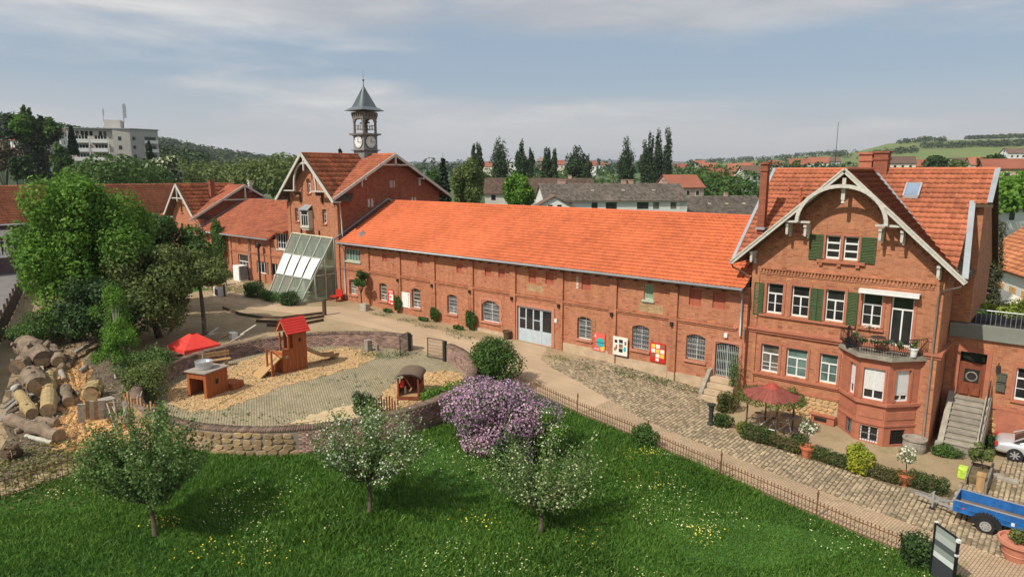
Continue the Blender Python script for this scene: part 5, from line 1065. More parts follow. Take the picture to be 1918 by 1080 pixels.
# ------------------------------------------------------------------ PLAYGROUND THINGS
pt=thing('play_tower','wooden play tower with red board roof, slide and climbing ramp','play tower',(-21.3,-14.3,.53))
z0=.5;m=None
def planks(name,par,fr,a0,a1,z0,z1,w,mat,t=.03,skew=0):
    a=a0;k=0
    while a<a1-.02:
        MB().fbox(fr,a+.004,min(a+w,a1)-.004,0,t+.004*(k%2),z0,z1+(random.uniform(-.01,.01))).build(name,mat,par);a+=w;k+=1
fP=XS(-20.95)
planks('board',pt,fP,-14.5,-13.6,z0,z0+2.25,.15,M_PLANK);planks('board',pt,fP,-15.2,-14.5,z0,z0+1.45,.14,M_PLANK)
fQ=Fr((-21.95,-13.6),(-20.95,-13.6));
MB().box(-21.95,-20.96,-13.62,-13.6,z0+1.1,z0+2.25).box(-21.95,-21.9,-14.5,-13.62,z0,z0+2.25).box(-21.95,-20.96,-15.2,-15.17,z0,z0+1.3).box(-21.95,-20.96,-14.52,-14.5,z0,z0+1.3).build('side_boards',M_PLANK,pt);MB().box(-21.95,-20.96,-15.17,-13.62,z0+1.1,z0+1.16).build('deck',M_PLANK3,pt)
for x,y,h in ((-20.98,-14.75,2.25),(-21.9,-14.75,2.25),(-21.9,-13.65,2.3),(-20.98,-13.65,2.3),(-21.4,-15.9,1.6),(-20.9,-15.9,1.55)): MB().box(x-.045,x+.045,y-.045,y+.045,z0,z0+h).build('post',M_PLANK,pt)
m=MB().tube([(-20.93,-14.6,z0+1.3),(-20.9,-14.75,z0+1.7)],.05,5)
MB().poly([(-20.9,-14.05+.08*math.cos(k),z0+1.85+.13*math.sin(k)) for k in (0,1,2,3,4,5)]).build('sun_cutout',M_DARKIN,pt)
zr=z0+3.05
for s,x in ((1,-20.78),(-1,-22.1)):
    xm=-21.44
    for j in range(6):
        xa=xm+(x-xm)*j/6;xb=xm+(x-xm)*(j+1.12)/6;za=zr-.8*j/6;zb=zr-.8*(j+1)/6-.015
        MB().prism([(xa,-14.95,za+.045),(xb,-14.95,zb+.07),(xb,-13.4,zb+.07),(xa,-13.4,za+.045)],(0,0,.035)).build('roof_board',M_RED,pt)
MB().beam((-21.44,-14.9,zr-.03),(-20.8,-14.9,zr-.82),.03,.08).beam((-21.44,-14.9,zr-.03),(-22.08,-14.9,zr-.82),.03,.08).build('gable_board',M_PLANK3,pt)
sl_m=MB();Pz=[(-13.6,1.7),(-12.9,1.25),(-12.3,.9),(-11.7,.78),(-11.2,.76)];Pz=[(y,z-.0) for y,z in Pz]
for (ya,za),(yb_,zb) in zip(Pz,Pz[1:]):
    for x in (-21.75,-21.2): sl_m.beam((x,ya,za+.08),(x,yb_,zb+.08),.05,.2)
    sl_m.beam((-21.48,ya,za),(-21.48,yb_,zb),.55,.04)
sl_m.box(-21.7,-21.2,-11.5,-11.42,z0,.76);sl_m.build('slide',plain('slide_wood',(.38,.25,.13),.6),pt)
MB().beam((-21.4,-15.2,z0+1.05),(-21.5,-16.6,z0+.02),.95,.06).build('ramp',M_PLANK3,pt);MB().box(-21.1,-21.0,-15.8,-15.7,z0,z0+.6).beam((-20.95,-15.2,z0+.9),(-20.95,-15.9,z0+1.55),.05).build('ramp_brace',M_PLANK,pt)
m=MB()
for a in (0,1.05,2.1): m.beam((-20.9,-14.95-.13*math.cos(a),z0+1.0-.13*math.sin(a)),(-20.9,-14.95+.13*math.cos(a),z0+1.0+.13*math.sin(a)),.03,.02)
m.build('painted_star',M_TRIM,pt)
sh=thing('play_hut','small brown wooden play hut with a metal tub on its flat roof','play hut',(-20.8,-19.7,.5),None,math.radians(20));H=1.35
def lb(name,mat,par,*a): return MB().box(*a).build(name,mat,par,local=True)
for i in range(9): lb('board',M_PLANK,sh,.60,.63,-.62+.165*i,-.62+.165*i+.158,0,H)
for i in range(2): lb('board',M_PLANK,sh,-.62+i*1.08,-.62+i*1.08+.16,-.63,-.6,0,H)
for j in range(2): lb('board',M_PLANK,sh,-.46,.46,-.63,-.6,H-.32+.16*j,H-.16+.155*j)
lb('rear_boards',M_PLANK,sh,-.62,-.59,-.6,.86,0,H);lb('rear_boards',M_PLANK,sh,-.59,.6,.83,.86,0,H);lb('roof_sheet',plain('tin_roof',(.30,.26,.22),.7),sh,-.7,.7,-.72,.95,H,H+.06);lb('window_hole',M_DARKIN,sh,.631,.636,.0,.2,.65,.9);lb('planter_box',M_PLANK,sh,.0,.9,.9,1.7,0,.4)
tb=thing('metal_tub','round galvanised metal tub standing on the play hut roof','tub',(-20.9,-19.7,1.93));MB().lathe((-20.9,-19.7,1.93),[(.42,0),(.44,.38),(.40,.38),(.38,.3),(0,.3)],24).build('tub_wall',M_ALU,tb);MB().tube([(-21,-19.7,2.2),(-21.02,-19.68,2.75)],.02,6).build('tap_pipe',M_ALU,tb)
def bench(label,x,y,rz,mat=M_PLANK,L=1.7,group=None):
    b=thing('bench',label,'bench',(x,y,G(x)+.02),group,rz)
    for i in range(3): lb('seat_board',mat,b,-L/2,L/2,-.22+i*.14,-.22+i*.14+.12,.42,.46)
    for i in range(2): lb('back_board',mat,b,-L/2,L/2,.24,.27,.6+i*.16,.72+i*.16)
    for s in (-1,1): lb('leg',mat,b,s*L*.38-.04,s*L*.38+.04,-.2,.26,0,.42);lb('back_post',mat,b,s*L*.38-.04,s*L*.38+.04,.27,.32,0,.9)
    return b
bench('brown wooden bench against the dark ring wall behind the play hut',-25.0,-17.3,math.radians(75),M_PLANK3,1.9)
wgn=thing('play_wagon','small dark red wooden play wagon with curved roof standing on wood chips','play wagon',(-12.85,-12.6,.37),None,math.radians(38))
lb('floor',M_PLANK3,wgn,-.55,.55,-.75,.75,.12,.2)
for sx in (-1,1):
    for sy in (-1,1): lb('post',M_PLANK2,wgn,sx*.52-.04,sx*.52+.04,sy*.7-.04,sy*.7+.04,.2,1.15)
    for j in range(4): lb('side_board',M_PLANK2,wgn,sx*.54-.015,sx*.54+.015,-.66,.66,.22+j*.14,.35+j*.14)
lb('rear_board',M_PLANK2,wgn,-.5,.5,.7,.73,.2,1.1);lb('front_rail',M_PLANK2,wgn,-.55,.55,-.78,-.74,.05,.22)
m=MB();m.grid(lambda p,q:(-.68*math.cos(PI*p),-.85+1.7*q,1.12+.32*math.sin(PI*p)),12,2).grid(lambda p,q:(-.63*math.cos(PI*p),-.85+1.7*q,1.1+.28*math.sin(PI*p)),12,2);m.build('curved_roof',plain('roof_felt',(.14,.10,.07),.9,.2,4),wgn,local=True)
for sx in (-1,1):
    for sy in (-.5,.5): MB().prism([(sx*.62,sy+.16*math.cos(2*PI*k/14),.14+.16*math.sin(2*PI*k/14)) for k in range(14)],(.05,0,0)).build('wheel',M_PLANK2,wgn,local=True)
lb('red_cushion',M_TENT,wgn,-.45,-.3,-.5,-.2,.6,1.0);lb('hub_block',M_TRIM,wgn,-.3,-.2,-.3,-.2,.2,.6)
pf=thing('stick_fence','short crooked fence of dark sticks beside the play wagon','fence',(-12.2,-15.2,.35))
for i in range(13): x=-12.75+i*.11;MB().beam((x,-15.6+i*.075,.33),(x+random.uniform(-.04,.04),-15.6+i*.075,1.05+random.uniform(-.1,.25)),.05).build('picket',M_PLANK2,pf)
for u,v,h,w,lab in ((690,657,.75,.4,'grey wooden stump box standing at the ring wall'),(707,657,.45,.16,'low pale post beside the stump box')): c=gp(u,v);tag(MB().hexa([(c[0]-w/2,c[1]-w/2,c[2]),(c[0]+w/2,c[1]-w/2,c[2]),(c[0]+w/2,c[1]+w/2,c[2]),(c[0]-w/2,c[1]+w/2,c[2]),(c[0]-w*.45,c[1]-w*.45,c[2]+h),(c[0]+w*.4,c[1]-w*.42,c[2]+h),(c[0]+w*.42,c[1]+w*.4,c[2]+h*.96),(c[0]-w*.4,c[1]+w*.44,c[2]+h*1.02)]).build('stump',M_GREYW),lab,'stump')
# ------------------------------------------------------------------ IRON FENCES
def iron_fence(label,pts,h,posts,step=.135,hp=1.15):
    p0=pts[0];t=thing('iron_fence',label,'fence',(p0[0],p0[1],G(p0[0])));og=np.array(ORG[t.name])
    V=MB().box(-.009,.009,-.009,.009,0,h).box(-.02,.02,-.006,.006,h-.07,h-.05).lathe((0,0,h),[(.022,-.01),(.026,.015),(0,.06)],5)
    me=bpy.data.meshes.new('picket');me.from_pydata(V.v,[],V.f);me.materials.append(M_RUST);rl=MB();carry=0
    for a,b in zip(pts,pts[1:]):
        a=np.array(a,float);b=np.array(b,float);L=np.hypot(*(b-a));d=(b-a)/L;s=carry
        for z in (.1,h-.1): rl.beam((a[0],a[1],G(a[0])+z),(b[0],b[1],G(b[0])+z),.02,.03)
        while s<L:
            q=a+d*s;o=link('picket',me,t,tuple(np.array([q[0],q[1],G(q[0])])-og));o.rotation_euler=(random.uniform(-.03,.03),random.uniform(-.03,.03),math.atan2(d[1],d[0]));s+=step
        carry=s-L
    rl.build('rail',M_RUST,t)
    for x,y in posts:
        z=G(x);MB().tube([(x,y,z),(x,y,z+hp*.9)],.03,6).lathe((x,y,z+hp*.9),[(.03,0),(.05,.02),(.05,.06),(.02,.1),(.035,.14),(0,.2)],8).build('post',M_RUST,t)
    return t
ny=lambda x:near_edge(x)-.03
fx_=[-10.6,-8,-6.4,-5,-3,-1,.8,2.7,4.7,6.7,8.3,10.0]
iron_fence('long low rusty iron fence between the lawn and the brick path',[(x,ny(x)) for x in fx_],.62,[(x,ny(x)) for x in (-10.3,-5.1,-1.0,2.75,6.75)],.14,1.0)
iron_fence('short rusty iron fence at the left corner of the lawn',[(-15.2,-34),(-15.3,-29.8),(-15.5,-27.2),(-16.2,-24.6)],.75,[(-15.3,-29.8)],.2,1.0)
# ------------------------------------------------------------------ SHRUBS, HEDGE, POTS round the villa
def g3(x,y): return (x,y,G(x))
hedge_lab=['round box bush at the left end of the villa hedge','clipped brownish hedge between the round bush and the first red pot','clipped hedge between the first red pot and the yellow conifer','clipped dark hedge between the yellow conifer and the second red pot','dense green box hedge end beside the blue trailer']
def hedge(lab,x0,x1,y,h,w,leaf,n):
    t=thing('box_hedge',lab,'hedge',g3((x0+x1)/2,y),'hedge pieces in front of the villa');cl=[]
    k=max(2,int((x1-x0)/.28))
    for i in range(k+1):
        x=x0+(x1-x0)*i/k
        for j in (-1,1): cl.append((x,y+j*w*.2,G(x)+h*.5+random.uniform(-.04,.04),.26,w*.36,h*.55))
    P,Nn=blob_pts(cl,n,.75);cards('foliage',P,Nn,.085,leaf,t);MB().box(x0+.1,x1-.1,y-w*.25,y+w*.25,G(x0),G(x0)+h*.7).build('branch_core',M_WOOD,t)
LH=leafmat('box_leaf',(.045,.075,.02),(.07,.11,.028),(.11,.15,.045));LH2=leafmat('box_leaf_brown',(.07,.085,.028),(.10,.115,.035),(.15,.155,.055))
hedge(hedge_lab[0],2.0,2.9,-4.55,.7,.8,LH,2600);hedge(hedge_lab[1],2.9,4.5,-4.45,.55,.65,LH2,3600);hedge(hedge_lab[2],5.1,6.55,-4.5,.55,.65,LH,3200);hedge(hedge_lab[3],7.25,8.45,-4.5,.55,.6,LH2,2800);hedge(hedge_lab[4],8.95,10.0,-4.4,.65,.75,LH,2800)
bush('conifer_bush','bright yellow conifer standing in the villa hedge',g3(6.9,-4.6),(.52,.5,.68),4200,.12,L_YELL,cat='shrub',k=12,up=.9)
bush('garden_bush','small dark bush beside the green iron stand pipe',g3(.6,-4.1),(.45,.45,.42),2200,.09,LH,k=9)
bush('garden_bush','yellow green shrub at the left edge of the villa garden',g3(1.6,-4.1),(.35,.35,.35),1100,.09,leafmat('lime_leaf',(.14,.17,.03),(.20,.23,.05),(.3,.3,.08)),k=7)
bush('garden_bush','low dark green shrub in the shade behind the hedge',g3(4.0,-3.3),(.4,.35,.3),900,.09,L_DARK,k=7)
bush('garden_bush','ground hugging bright green plant at the foot of the stone stairs',g3(9.45,.05),(.62,.42,.3),2300,.09,L_MID,k=10)
bush('garden_bush','small shrub between the stone stairs and the wing cellar window',g3(11.0,2.4),(.35,.3,.5),1100,.09,L_DARK,k=7)
bush('fence_bush','round bush growing over the rusty fence halfway along the path',g3(-1.1,-8.95),(.62,.5,.55),3000,.10,L_MID,k=11)
bush('fence_bush','round dark leaved bush at the fence end beside the notice frame',g3(10.2,-10.7),(.62,.6,.62),3600,.10,L_DARK,k=12)
bush('round_bush','large round dark green bush against the right end of the ring wall',g3(-10.9,-8.3),(1.45,1.35,1.35),14000,.13,L_MID,k=20,up=.95)
bush('wall_ivy','green ivy spilling over the ring wall beside the lilac',(-9.8,-13.2,.5),(.7,1.5,.6),3200,.12,L_BRIGHT,k=10,cat='ivy',up=1.2)
bush('wall_ivy','dark leafy shrub growing through the stick fence',(-12.5,-15.9,.35),(.8,.5,.75),2600,.1,L_DARK,k=9,cat='shrub')
bush('wall_shrub','dark climbing shrub on the left outside of the ring wall',(-22.2,-22.2,.5),(1.0,1.2,1.2),4500,.13,L_OLIVE,k=12,cat='shrub')
bush('wall_shrub','green shrub leaning on the ring wall behind the play hut',(-25.4,-20.4,.5),(.8,1.0,1.0),3600,.13,L_MID,k=12,cat='shrub')
for x,y,r,h,n,lab in ((-28.7,-.25,.35,1.0,1500,'climbing plant over the red banner by the second lamp pier'),(-24.3,-.3,.42,.8,1500,'climbing plant at the foot of the third pier'),(-20.4,-.35,.45,1.05,2000,'climbing plant left of the wide arched window')):
    bush('wall_climber',lab,(x,y,G(x)),(r,.22,h*.75),n,.12,L_MID,k=9,cat='plant',up=1.1);bush('wall_plant','low plant beside the '+lab.replace('climbing plant','climber'),(x-.9,y-.4,G(x)),(.5,.3,.22),700,.11,L_MID,k=6,cat='plant')
tree('wall_tree','potted round tree beside the first arched window of the hall',g3(-32.6,-.9),(-32.6,-.9,3.0),(.75,.7,.8),2600,.14,L_MID,12,5,.06)
tag(MB().hexa([(-31.9,-1.7,.65),(-31.0,-1.7,.65),(-31.0,-1.1,.65),(-31.9,-1.1,.65),(-31.8,-1.65,1.25),(-31.1,-1.6,1.3),(-31.1,-1.15,1.2),(-31.8,-1.15,1.28)]).build('stone_block',M_STONE,bevel=.03),'pale stone block below the potted round tree','stone')
def pot(name,label,x,y,r,h,mat,group=None,dz=0):
    t=thing(name,label,'flower pot',(x,y,G(x)+dz),group);z=G(x)+dz;MB().lathe((x,y,z),[(r*.62,0),(r*.72,h*.3),(r*.76,h*.32),(r*.74,h*.36),(r*.88,h*.8),(r,h*.82),(r,h),(r*.88,h),(r*.84,h*.88),(0,h*.88)],24).build('pot_wall',mat,t,smooth=False);return t
for x,y,lab,fl in ((4.82,-4.55,'red terracotta pot holding a white flowering shrub, left of the yellow conifer','small white flowering tree in the pot left of the yellow conifer'),(8.7,-4.4,'red terracotta pot holding a white flowering shrub, near the blue trailer','small white flowering tree in the pot near the blue trailer')):
    pot('flower_pot',lab,x,y,.34,.5,M_TERRA,'red pots in the hedge')
    tree('potted_magnolia',fl,(x,y,G(x)+.45),(x-.05,y+.1,G(x)+1.25),(.5,.45,.5),260,.10,L_APPLE,9,int(x),.025,blossom=(L_WHITE,150,.11),group='potted magnolias')
pot('clay_planter','big terracotta planter at the right picture edge below the trailer',12.72,-8.1,.62,.7,plain('pale_terracotta',(.50,.20,.13),.75,.12,4));bush('planter_shrub','grey green shrub in the big terracotta planter',(12.72,-8.1,-.2),(.4,.4,.3),900,.08,L_OLIVE,k=7,cat='plant')
pot('barrel_planter','old wooden barrel beside the pale blue double door',-16.75,-.35,.33,.6,M_WOOD)
up=thing('iron_stand_pipe','dark green cast iron stand pipe at the corner of the villa garden','pump',g3(.15,-4.4));z=G(.15);MB().lathe((.15,-4.4,z),[(.17,0),(.17,.1),(.11,.15),(.11,.75),(.13,.8),(.13,.95),(.2,1.0),(.22,1.08),(.12,1.1),(0,1.14)],14).build('pipe_body',plain('dark_green_iron',(.03,.04,.032),.5),up);MB().beam((.15,-4.4,z+.7),(-.05,-4.55,z+.7),.05).build('spout',M_ALU,up)
# garden canopy with bikes below
cn=thing('round_canopy','round dark red conical garden canopy overgrown at its rim beside the villa','canopy',g3(2.45,-2.7));z=G(2.45);zc=1.28
m=MB();nn=40
prof=[(0,.62),(.38,.42),(.40,.36),(1.3,-.02),(1.32,-.06)]
m.lathe((2.45,-2.7,zc),[(.01,.62),(.2,.54),(.40,.36)],nn);m.build('canopy_cap',plain('canopy_red',(.33,.06,.045),.8,.15,5),cn)
m=MB()
for i in range(nn): t=2*PI*i/nn;t2=2*PI*(i+.93)/nn;c=lambda r,a,h:(2.45+r*math.cos(a),-2.7+r*math.sin(a),zc+h);m.prism([c(.36,t,.34),c(.36,t2,.34),c(1.35,t2,-.04),c(1.35,t,-.04)],(0,0,.03))
m.build('canopy_ribs',plain('canopy_brown_red',(.23,.065,.05),.85,.2,5,isl=.2),cn)
for a in (.6,2.1,3.7,5.3): MB().tube([(2.45+1.1*math.cos(a),-2.7+1.1*math.sin(a),z),(2.45+1.1*math.cos(a),-2.7+1.1*math.sin(a),zc)],.04,6).build('post',M_WOOD,cn)
cl=[(2.45+1.4*math.cos(a),-2.7+1.4*math.sin(a),zc-.12,.24,.24,.2) for a in np.linspace(0,2*PI,20)]+[(3.3,-2.2,zc+.25,.25,.25,.18)];P,Nn=blob_pts(cl,2300,.4);cards('canopy_vine',P,Nn,.1,L_OLIVE,cn)
def bicycle(label,x,y,rz):
    b=thing('bicycle',label,'bicycle',g3(x,y),'bicycles under the canopy',rz)
    for sx in (-.52,.52):
        m=MB();n=18
        for k in range(n): t=2*PI*k/n;t2=2*PI*(k+1)/n;m.beam((sx+.33*math.cos(t),0,.34+.33*math.sin(t)),(sx+.33*math.cos(t2),0,.34+.33*math.sin(t2)),.03,.03,(0,1,0))
        for k in range(8): t=PI*k/8;m.beam((sx+.32*math.cos(t),0,.34+.32*math.sin(t)),(sx-.32*math.cos(t),0,.34-.32*math.sin(t)),.005)
        m.build('wheel',M_RUBBER,b,local=True)
    fm=M_ALU;m=MB().tube([(-.52,0,.34),(-.12,0,.3),(.38,0,.8),(-.22,0,.78),(-.12,0,.3)],.018,5).tube([(-.22,0,.78),(-.52,0,.34)],.012,5).tube([(.52,0,.34),(.36,0,.95)],.018,5).tube([(-.24,0,.78),(-.26,0,.92)],.015,5);m.build('frame',fm,b,local=True)
    MB().box(-.38,-.14,-.06,.06,.91,.96).build('saddle',M_BLACK,b,local=True);MB().tube([(.3,-.27,1.0),(.36,0,.98),(.3,.27,1.0)],.014,5).build('handlebar',M_ALU,b,local=True)
bicycle('silver bicycle parked under the round canopy, left one',2.3,-3.2,.5);bicycle('silver bicycle parked behind the round box bush, right one',3.15,-3.35,.2)
ts=thing('garden_table','small dark garden table in the shade below the canopy','table',g3(3.2,-2.1));MB().lathe((3.2,-2.1,G(3.2)),[(.25,0),(.03,.05),(.03,.68),(.45,.7),(.45,.74),(0,.74)],14).build('table_top',M_GREYW,ts)
gs=thing('gate_steps','sandstone steps up to the grey lattice gate','stairs',g3(-1,-.7))
for i in range(4): MB().box(-1.75,-.25,-1.5+.36*i,.0,G(-1)+.27*i,G(-1)+.27*(i+1)-.03).build('step',M_PLASTER,gs)
MB().prism([(-1.95,-1.3,G(-1)),(-1.95,0,G(-1)),(-1.95,0,1.2),(-1.95,-.3,1.15),(-1.95,-1.3,.1)],(.2,0,0)).build('side_wall',M_STONE,gs)
bush('gate_climber','thin climbing plant between the lattice gate and the villa',(-.35,-.5,-.3),(.35,.3,1.5),900,.09,L_APPLE,k=14,cat='plant',up=.9);bush('gate_hedge','brownish bush beside the steps of the lattice gate',(-.1,-1.9,-.4),(.5,.9,.7),2300,.10,LH2,k=9)
# balcony things
for x,y,lab in ((5.15,-.3,'dark seat cushions and planter at the left end of the balcony'),(7.85,-.2,'white plant tub at the right end of the balcony')):
    t=pot('balcony_planter',lab,x,y,.22,.42,M_WHITE if x>6 else M_BLACK,None,3.66-G(x))
bc=thing('balcony_chair','dark folding chair at the left end of the balcony','chair',(5.2,.0,3.66));MB().box(5.0,5.4,-.2,.15,4.05,4.1).build('seat',M_BLACK,bc);MB().box(5.0,5.05,-.2,.15,4.1,4.65).build('backrest',M_BLACK,bc)
for sx in (5.02,5.36):
    for sy in (-.18,.12): MB().box(sx,sx+.03,sy,sy+.03,3.66,4.05).build('leg',M_BLACK,bc)
for i,x in enumerate(np.linspace(5.3,7.9,6)): bush('balcony_flowers','flowering balcony plant %s on the villa railing'%['at the left corner','left of the middle','below the left balcony window','below the balcony door','right of the balcony door','at the right corner'][i],(x,-.75+(.55 if i in(0,5) else 0),4.1),(.26,.18,.2),170,.09,L_MID,'flowers on the balcony','flowers',5,(L_WHITE,26,.07),seed=i)
bt=thing('balcony_table','small dark bistro table on the villa balcony','table',(6.4,-.4,3.66));MB().lathe((6.4,-.4,3.66),[(.2,0),(.02,.04),(.02,.68),(.33,.7),(.33,.73),(0,.73)],14).build('table_top',M_BLACK,bt)
tag(bush('window_ornament','white figurines and dark plant on the balcony window sill',(5.85,.2,4.62),(.3,.08,.12),60,.09,L_WHITE,k=4),'white ornaments on the sill of the balcony window','ornaments')
# ------------------------------------------------------------------ TRAILER, CAR, NOTICE FRAME, CLUTTER
tr=thing('blue_trailer','long open blue box trailer with brown floor parked on the cobbles','trailer',(12,-6.3,-.8),None,-.045);lbx=lambda n,mt,*a,par=tr:MB().box(*a).build(n,mt,par,local=True)
x0,x1,ya,yb_=-1.35,2.6,-.42,.78;zb,zt_=.44,.86
lbx('side_wall',M_BLUE,x0,x1,ya,ya+.035,zb,zt_);lbx('side_wall',M_BLUE,x0,x1,yb_-.035,yb_,zb,zt_);lbx('end_wall',M_BLUE,x0,x0+.035,ya+.036,yb_-.036,zb,zt_);lbx('end_wall',M_BLUE,x1-.035,x1,ya+.036,yb_-.036,zb,zt_)
lbx('floor',plain('trailer_floor',(.16,.115,.085),.8,.2,5),x0+.036,x1-.036,ya+.036,yb_-.036,zb+.02,zb+.06)
m=MB()
for y in (ya-.01,yb_-.045): m.box(x0-.01,x1+.01,y,y+.055,zt_,zt_+.03)
for x in (x0-.01,x1-.045): m.box(x,x+.055,ya+.046,yb_-.046,zt_,zt_+.03)
m.build('rim',M_ALU,tr,local=True);m=MB().box(x0,x1,ya-.018,ya-.001,zb+.18,zb+.21).box(x0,x1,ya-.018,ya-.001,zb-.005,zb+.03)
for x in (x0,x0+1.3,x0+2.6,x1-.05): m.box(x,x+.05,ya-.02,ya-.001,zb,zt_)
m.build('side_rib',plain('blue_rib',(.02,.15,.42),.4,.1,3),tr,local=True)
def wheel(par,x,y,z,r,w,rim=M_ALU,spokes=0):
    def cyl(name,mt,rr,y0,y1,n=28,par=par): return MB().prism([(x+rr*math.cos(2*PI*k/n),y0,z+rr*math.sin(2*PI*k/n)) for k in range(n)],(0,y1-y0,0)).build(name,mt,par,local=True)
    o=cyl('wheel',M_RUBBER,r,y,y+w);m=MB();rr=r*.62
    m.prism([(x+rr*math.cos(2*PI*k/24),y-.006,z+rr*math.sin(2*PI*k/24)) for k in range(24)],(0,.012,0)).build('rim',M_ALU if not spokes else M_DARKIN,o,local=True)
    m=MB()
    if spokes:
        for k in range(spokes): t=2*PI*k/spokes;m.beam((x,y-.014,z),(x+rr*math.cos(t),y-.012,z+rr*math.sin(t)),.055,.02,(0,1,0))
    else:
        for k in range(8): t=2*PI*k/8;c_=(x+rr*.62*math.cos(t),y-.009,z+rr*.62*math.sin(t));m.prism([(c_[0]+.018*math.cos(q),c_[1],c_[2]+.018*math.sin(q)) for q in np.linspace(0,2*PI,7)[:-1]],(0,-.002,0))
    m.build('spoke' if spokes else 'bolt_ring',M_ALU if spokes else M_DARKIN,o,local=True)
    m=MB().prism([(x+r*.2*math.cos(2*PI*k/12),y-.02,z+r*.2*math.sin(2*PI*k/12)) for k in range(12)],(0,.015,0)).build('hub',M_ALU,o,local=True)
wheel(tr,-.28,ya-.22,.29,.29,.18);wheel(tr,-.28,yb_+.04,.29,.29,.18)
for yy in (ya-.24,yb_+.02):
    m=MB();P=[(-.28+.37*math.cos(t),.29+.37*math.sin(t)) for t in np.linspace(-.15,PI+.15,14)]
    for (a,b),(c,d) in zip(P,P[1:]): m.beam((a,yy+.11,b),(c,yy+.11,d),.22,.02,(0,1,0))
    m.build('mudguard',M_RUBBER,tr,local=True)
m=MB().beam((x0,.5,.40),(x0-.95,.18,.40),.06,.07).beam((x0,-.14,.40),(x0-.95,.18,.40),.06,.07).beam((x0-.9,.18,.42),(x0-1.35,.18,.45),.07,.08).box(x0-.75,x0-.69,.05,.11,.05,.75).box(x0-.78,x0-.66,.02,.14,.0,.05);m.build('drawbar',M_ALU,tr,local=True)
MB().tube([(x0-.72,.08,.05),(x0-.72,.08,.12)],.09,10).build('jockey_wheel',M_RUBBER,tr,local=True);MB().beam((x0-.9,.18,.5),(x0-.7,.25,.72),.03).build('brake_lever',M_ALU,tr,local=True)
lbx('reflector',M_WHITE,.42,.52,ya-.03,ya-.02,.5,.62);MB().box(x0+.3,x0+.36,ya-.025,ya-.02,.6,.66).build('reflector',M_TENT,tr,local=True)
lbx('chassis',M_IRON,x0+.2,x1-.2,ya+.2,yb_-.2,.33,.43)
# silver coupe, rear end towards the camera's left
ca=thing('silver_car','small silver coupe parked beside the stone stairs with its tail to the left','car',(13.1,2.2,-.8),None,.06)
W2=.82;sec=[(-1.95,.32,.62,.70),(-1.88,.22,.84,.78),(-1.55,.18,.90,.82),(-1.2,.2,.92,.82),(-.4,.2,.90,.82),(.6,.2,.86,.82),(1.3,.2,.80,.80),(1.8,.24,.66,.74),(1.95,.32,.5,.6)]
m=MB();nv=8
for x,zl_,zh,w in sec:
    pr=[(-w*.96,zl_),(-w,zl_+(zh-zl_)*.45),(-w*.97,zl_+(zh-zl_)*.75),(-w*.82,zh),(w*.82,zh),(w*.97,zl_+(zh-zl_)*.75),(w,zl_+(zh-zl_)*.45),(w*.96,zl_)];m.v+=[(x,y,z) for y,z in pr]
for k in range(len(sec)-1):
    for j in range(8): a=8*k+j;b=8*k+(j+1)%8;m.f.append((a,a+8,b+8,b))
m.f+=[tuple(range(8)),tuple(range(8*len(sec)-8,8*len(sec)))[::-1]];bd=m.build('body',M_SILVER,ca,smooth=True,local=True);ss=bd.modifiers.new('sub','SUBSURF');ss.levels=1;ss.render_levels=2
m=MB();cs=[(-1.25,.90,.74,.90),(-.75,.90,.66,1.24),(.0,.90,.62,1.30),(.45,.90,.62,1.26),(1.0,.86,.72,.88)]
for x,zb_,w,zt2 in cs: m.v+=[(x,-.76,zb_-.03),(x,-w*.92,zt2-.04),(x,-w*.7,zt2),(x,w*.7,zt2),(x,w*.92,zt2-.04),(x,.76,zb_-.03)]
for k in range(len(cs)-1):
    for j in range(5): a=6*k+j;m.f.append((a,a+6,a+7,a+1))
m.build('cabin_glass',M_GL,ca,smooth=True,local=True)
m=MB();
for k in range(1,3):
    pass
m.v=[(-.72,-.46,1.255),(.42,-.46,1.285),(.42,.46,1.285),(-.72,.46,1.255),(-.72,-.46,1.225),(.42,-.46,1.255),(.42,.46,1.255),(-.72,.46,1.225)];m.f=[(0,1,2,3),(4,7,6,5),(0,4,5,1),(1,5,6,2),(2,6,7,3),(3,7,4,0)];m.build('roof_panel',M_SILVER,ca,local=True)
m=MB()
for s in (-1,1): m.beam((-1.3,s*.74,.9),(-.72,s*.58,1.25),.06,.04).beam((.42,s*.58,1.27),(1.05,s*.74,.88),.05,.04).beam((-.72,s*.57,1.25),(.42,s*.57,1.28),.05,.04)
m.build('pillar',M_SILVER,ca,local=True)
for x in (-1.18,1.22):
    for y in (-.80,.66): wheel(ca,x,y-.02,.31,.31,.18,spokes=7)
for s in (-1,1): MB().box(-1.955,-1.85,s*.7-.12,s*.7+.12,.62,.76).build('tail_light',M_RED,ca,local=True)
MB().box(-1.99,-1.9,-.7,.7,.3,.36).build('bumper_strip',M_RUBBER,ca,local=True);MB().box(-.1,.08,-.93,-.80,.88,.99).build('wing_mirror',M_SILVER,ca,local=True);MB().box(-.6,-.45,-.835,-.82,.72,.75).build('handle',M_ALU,ca,local=True)
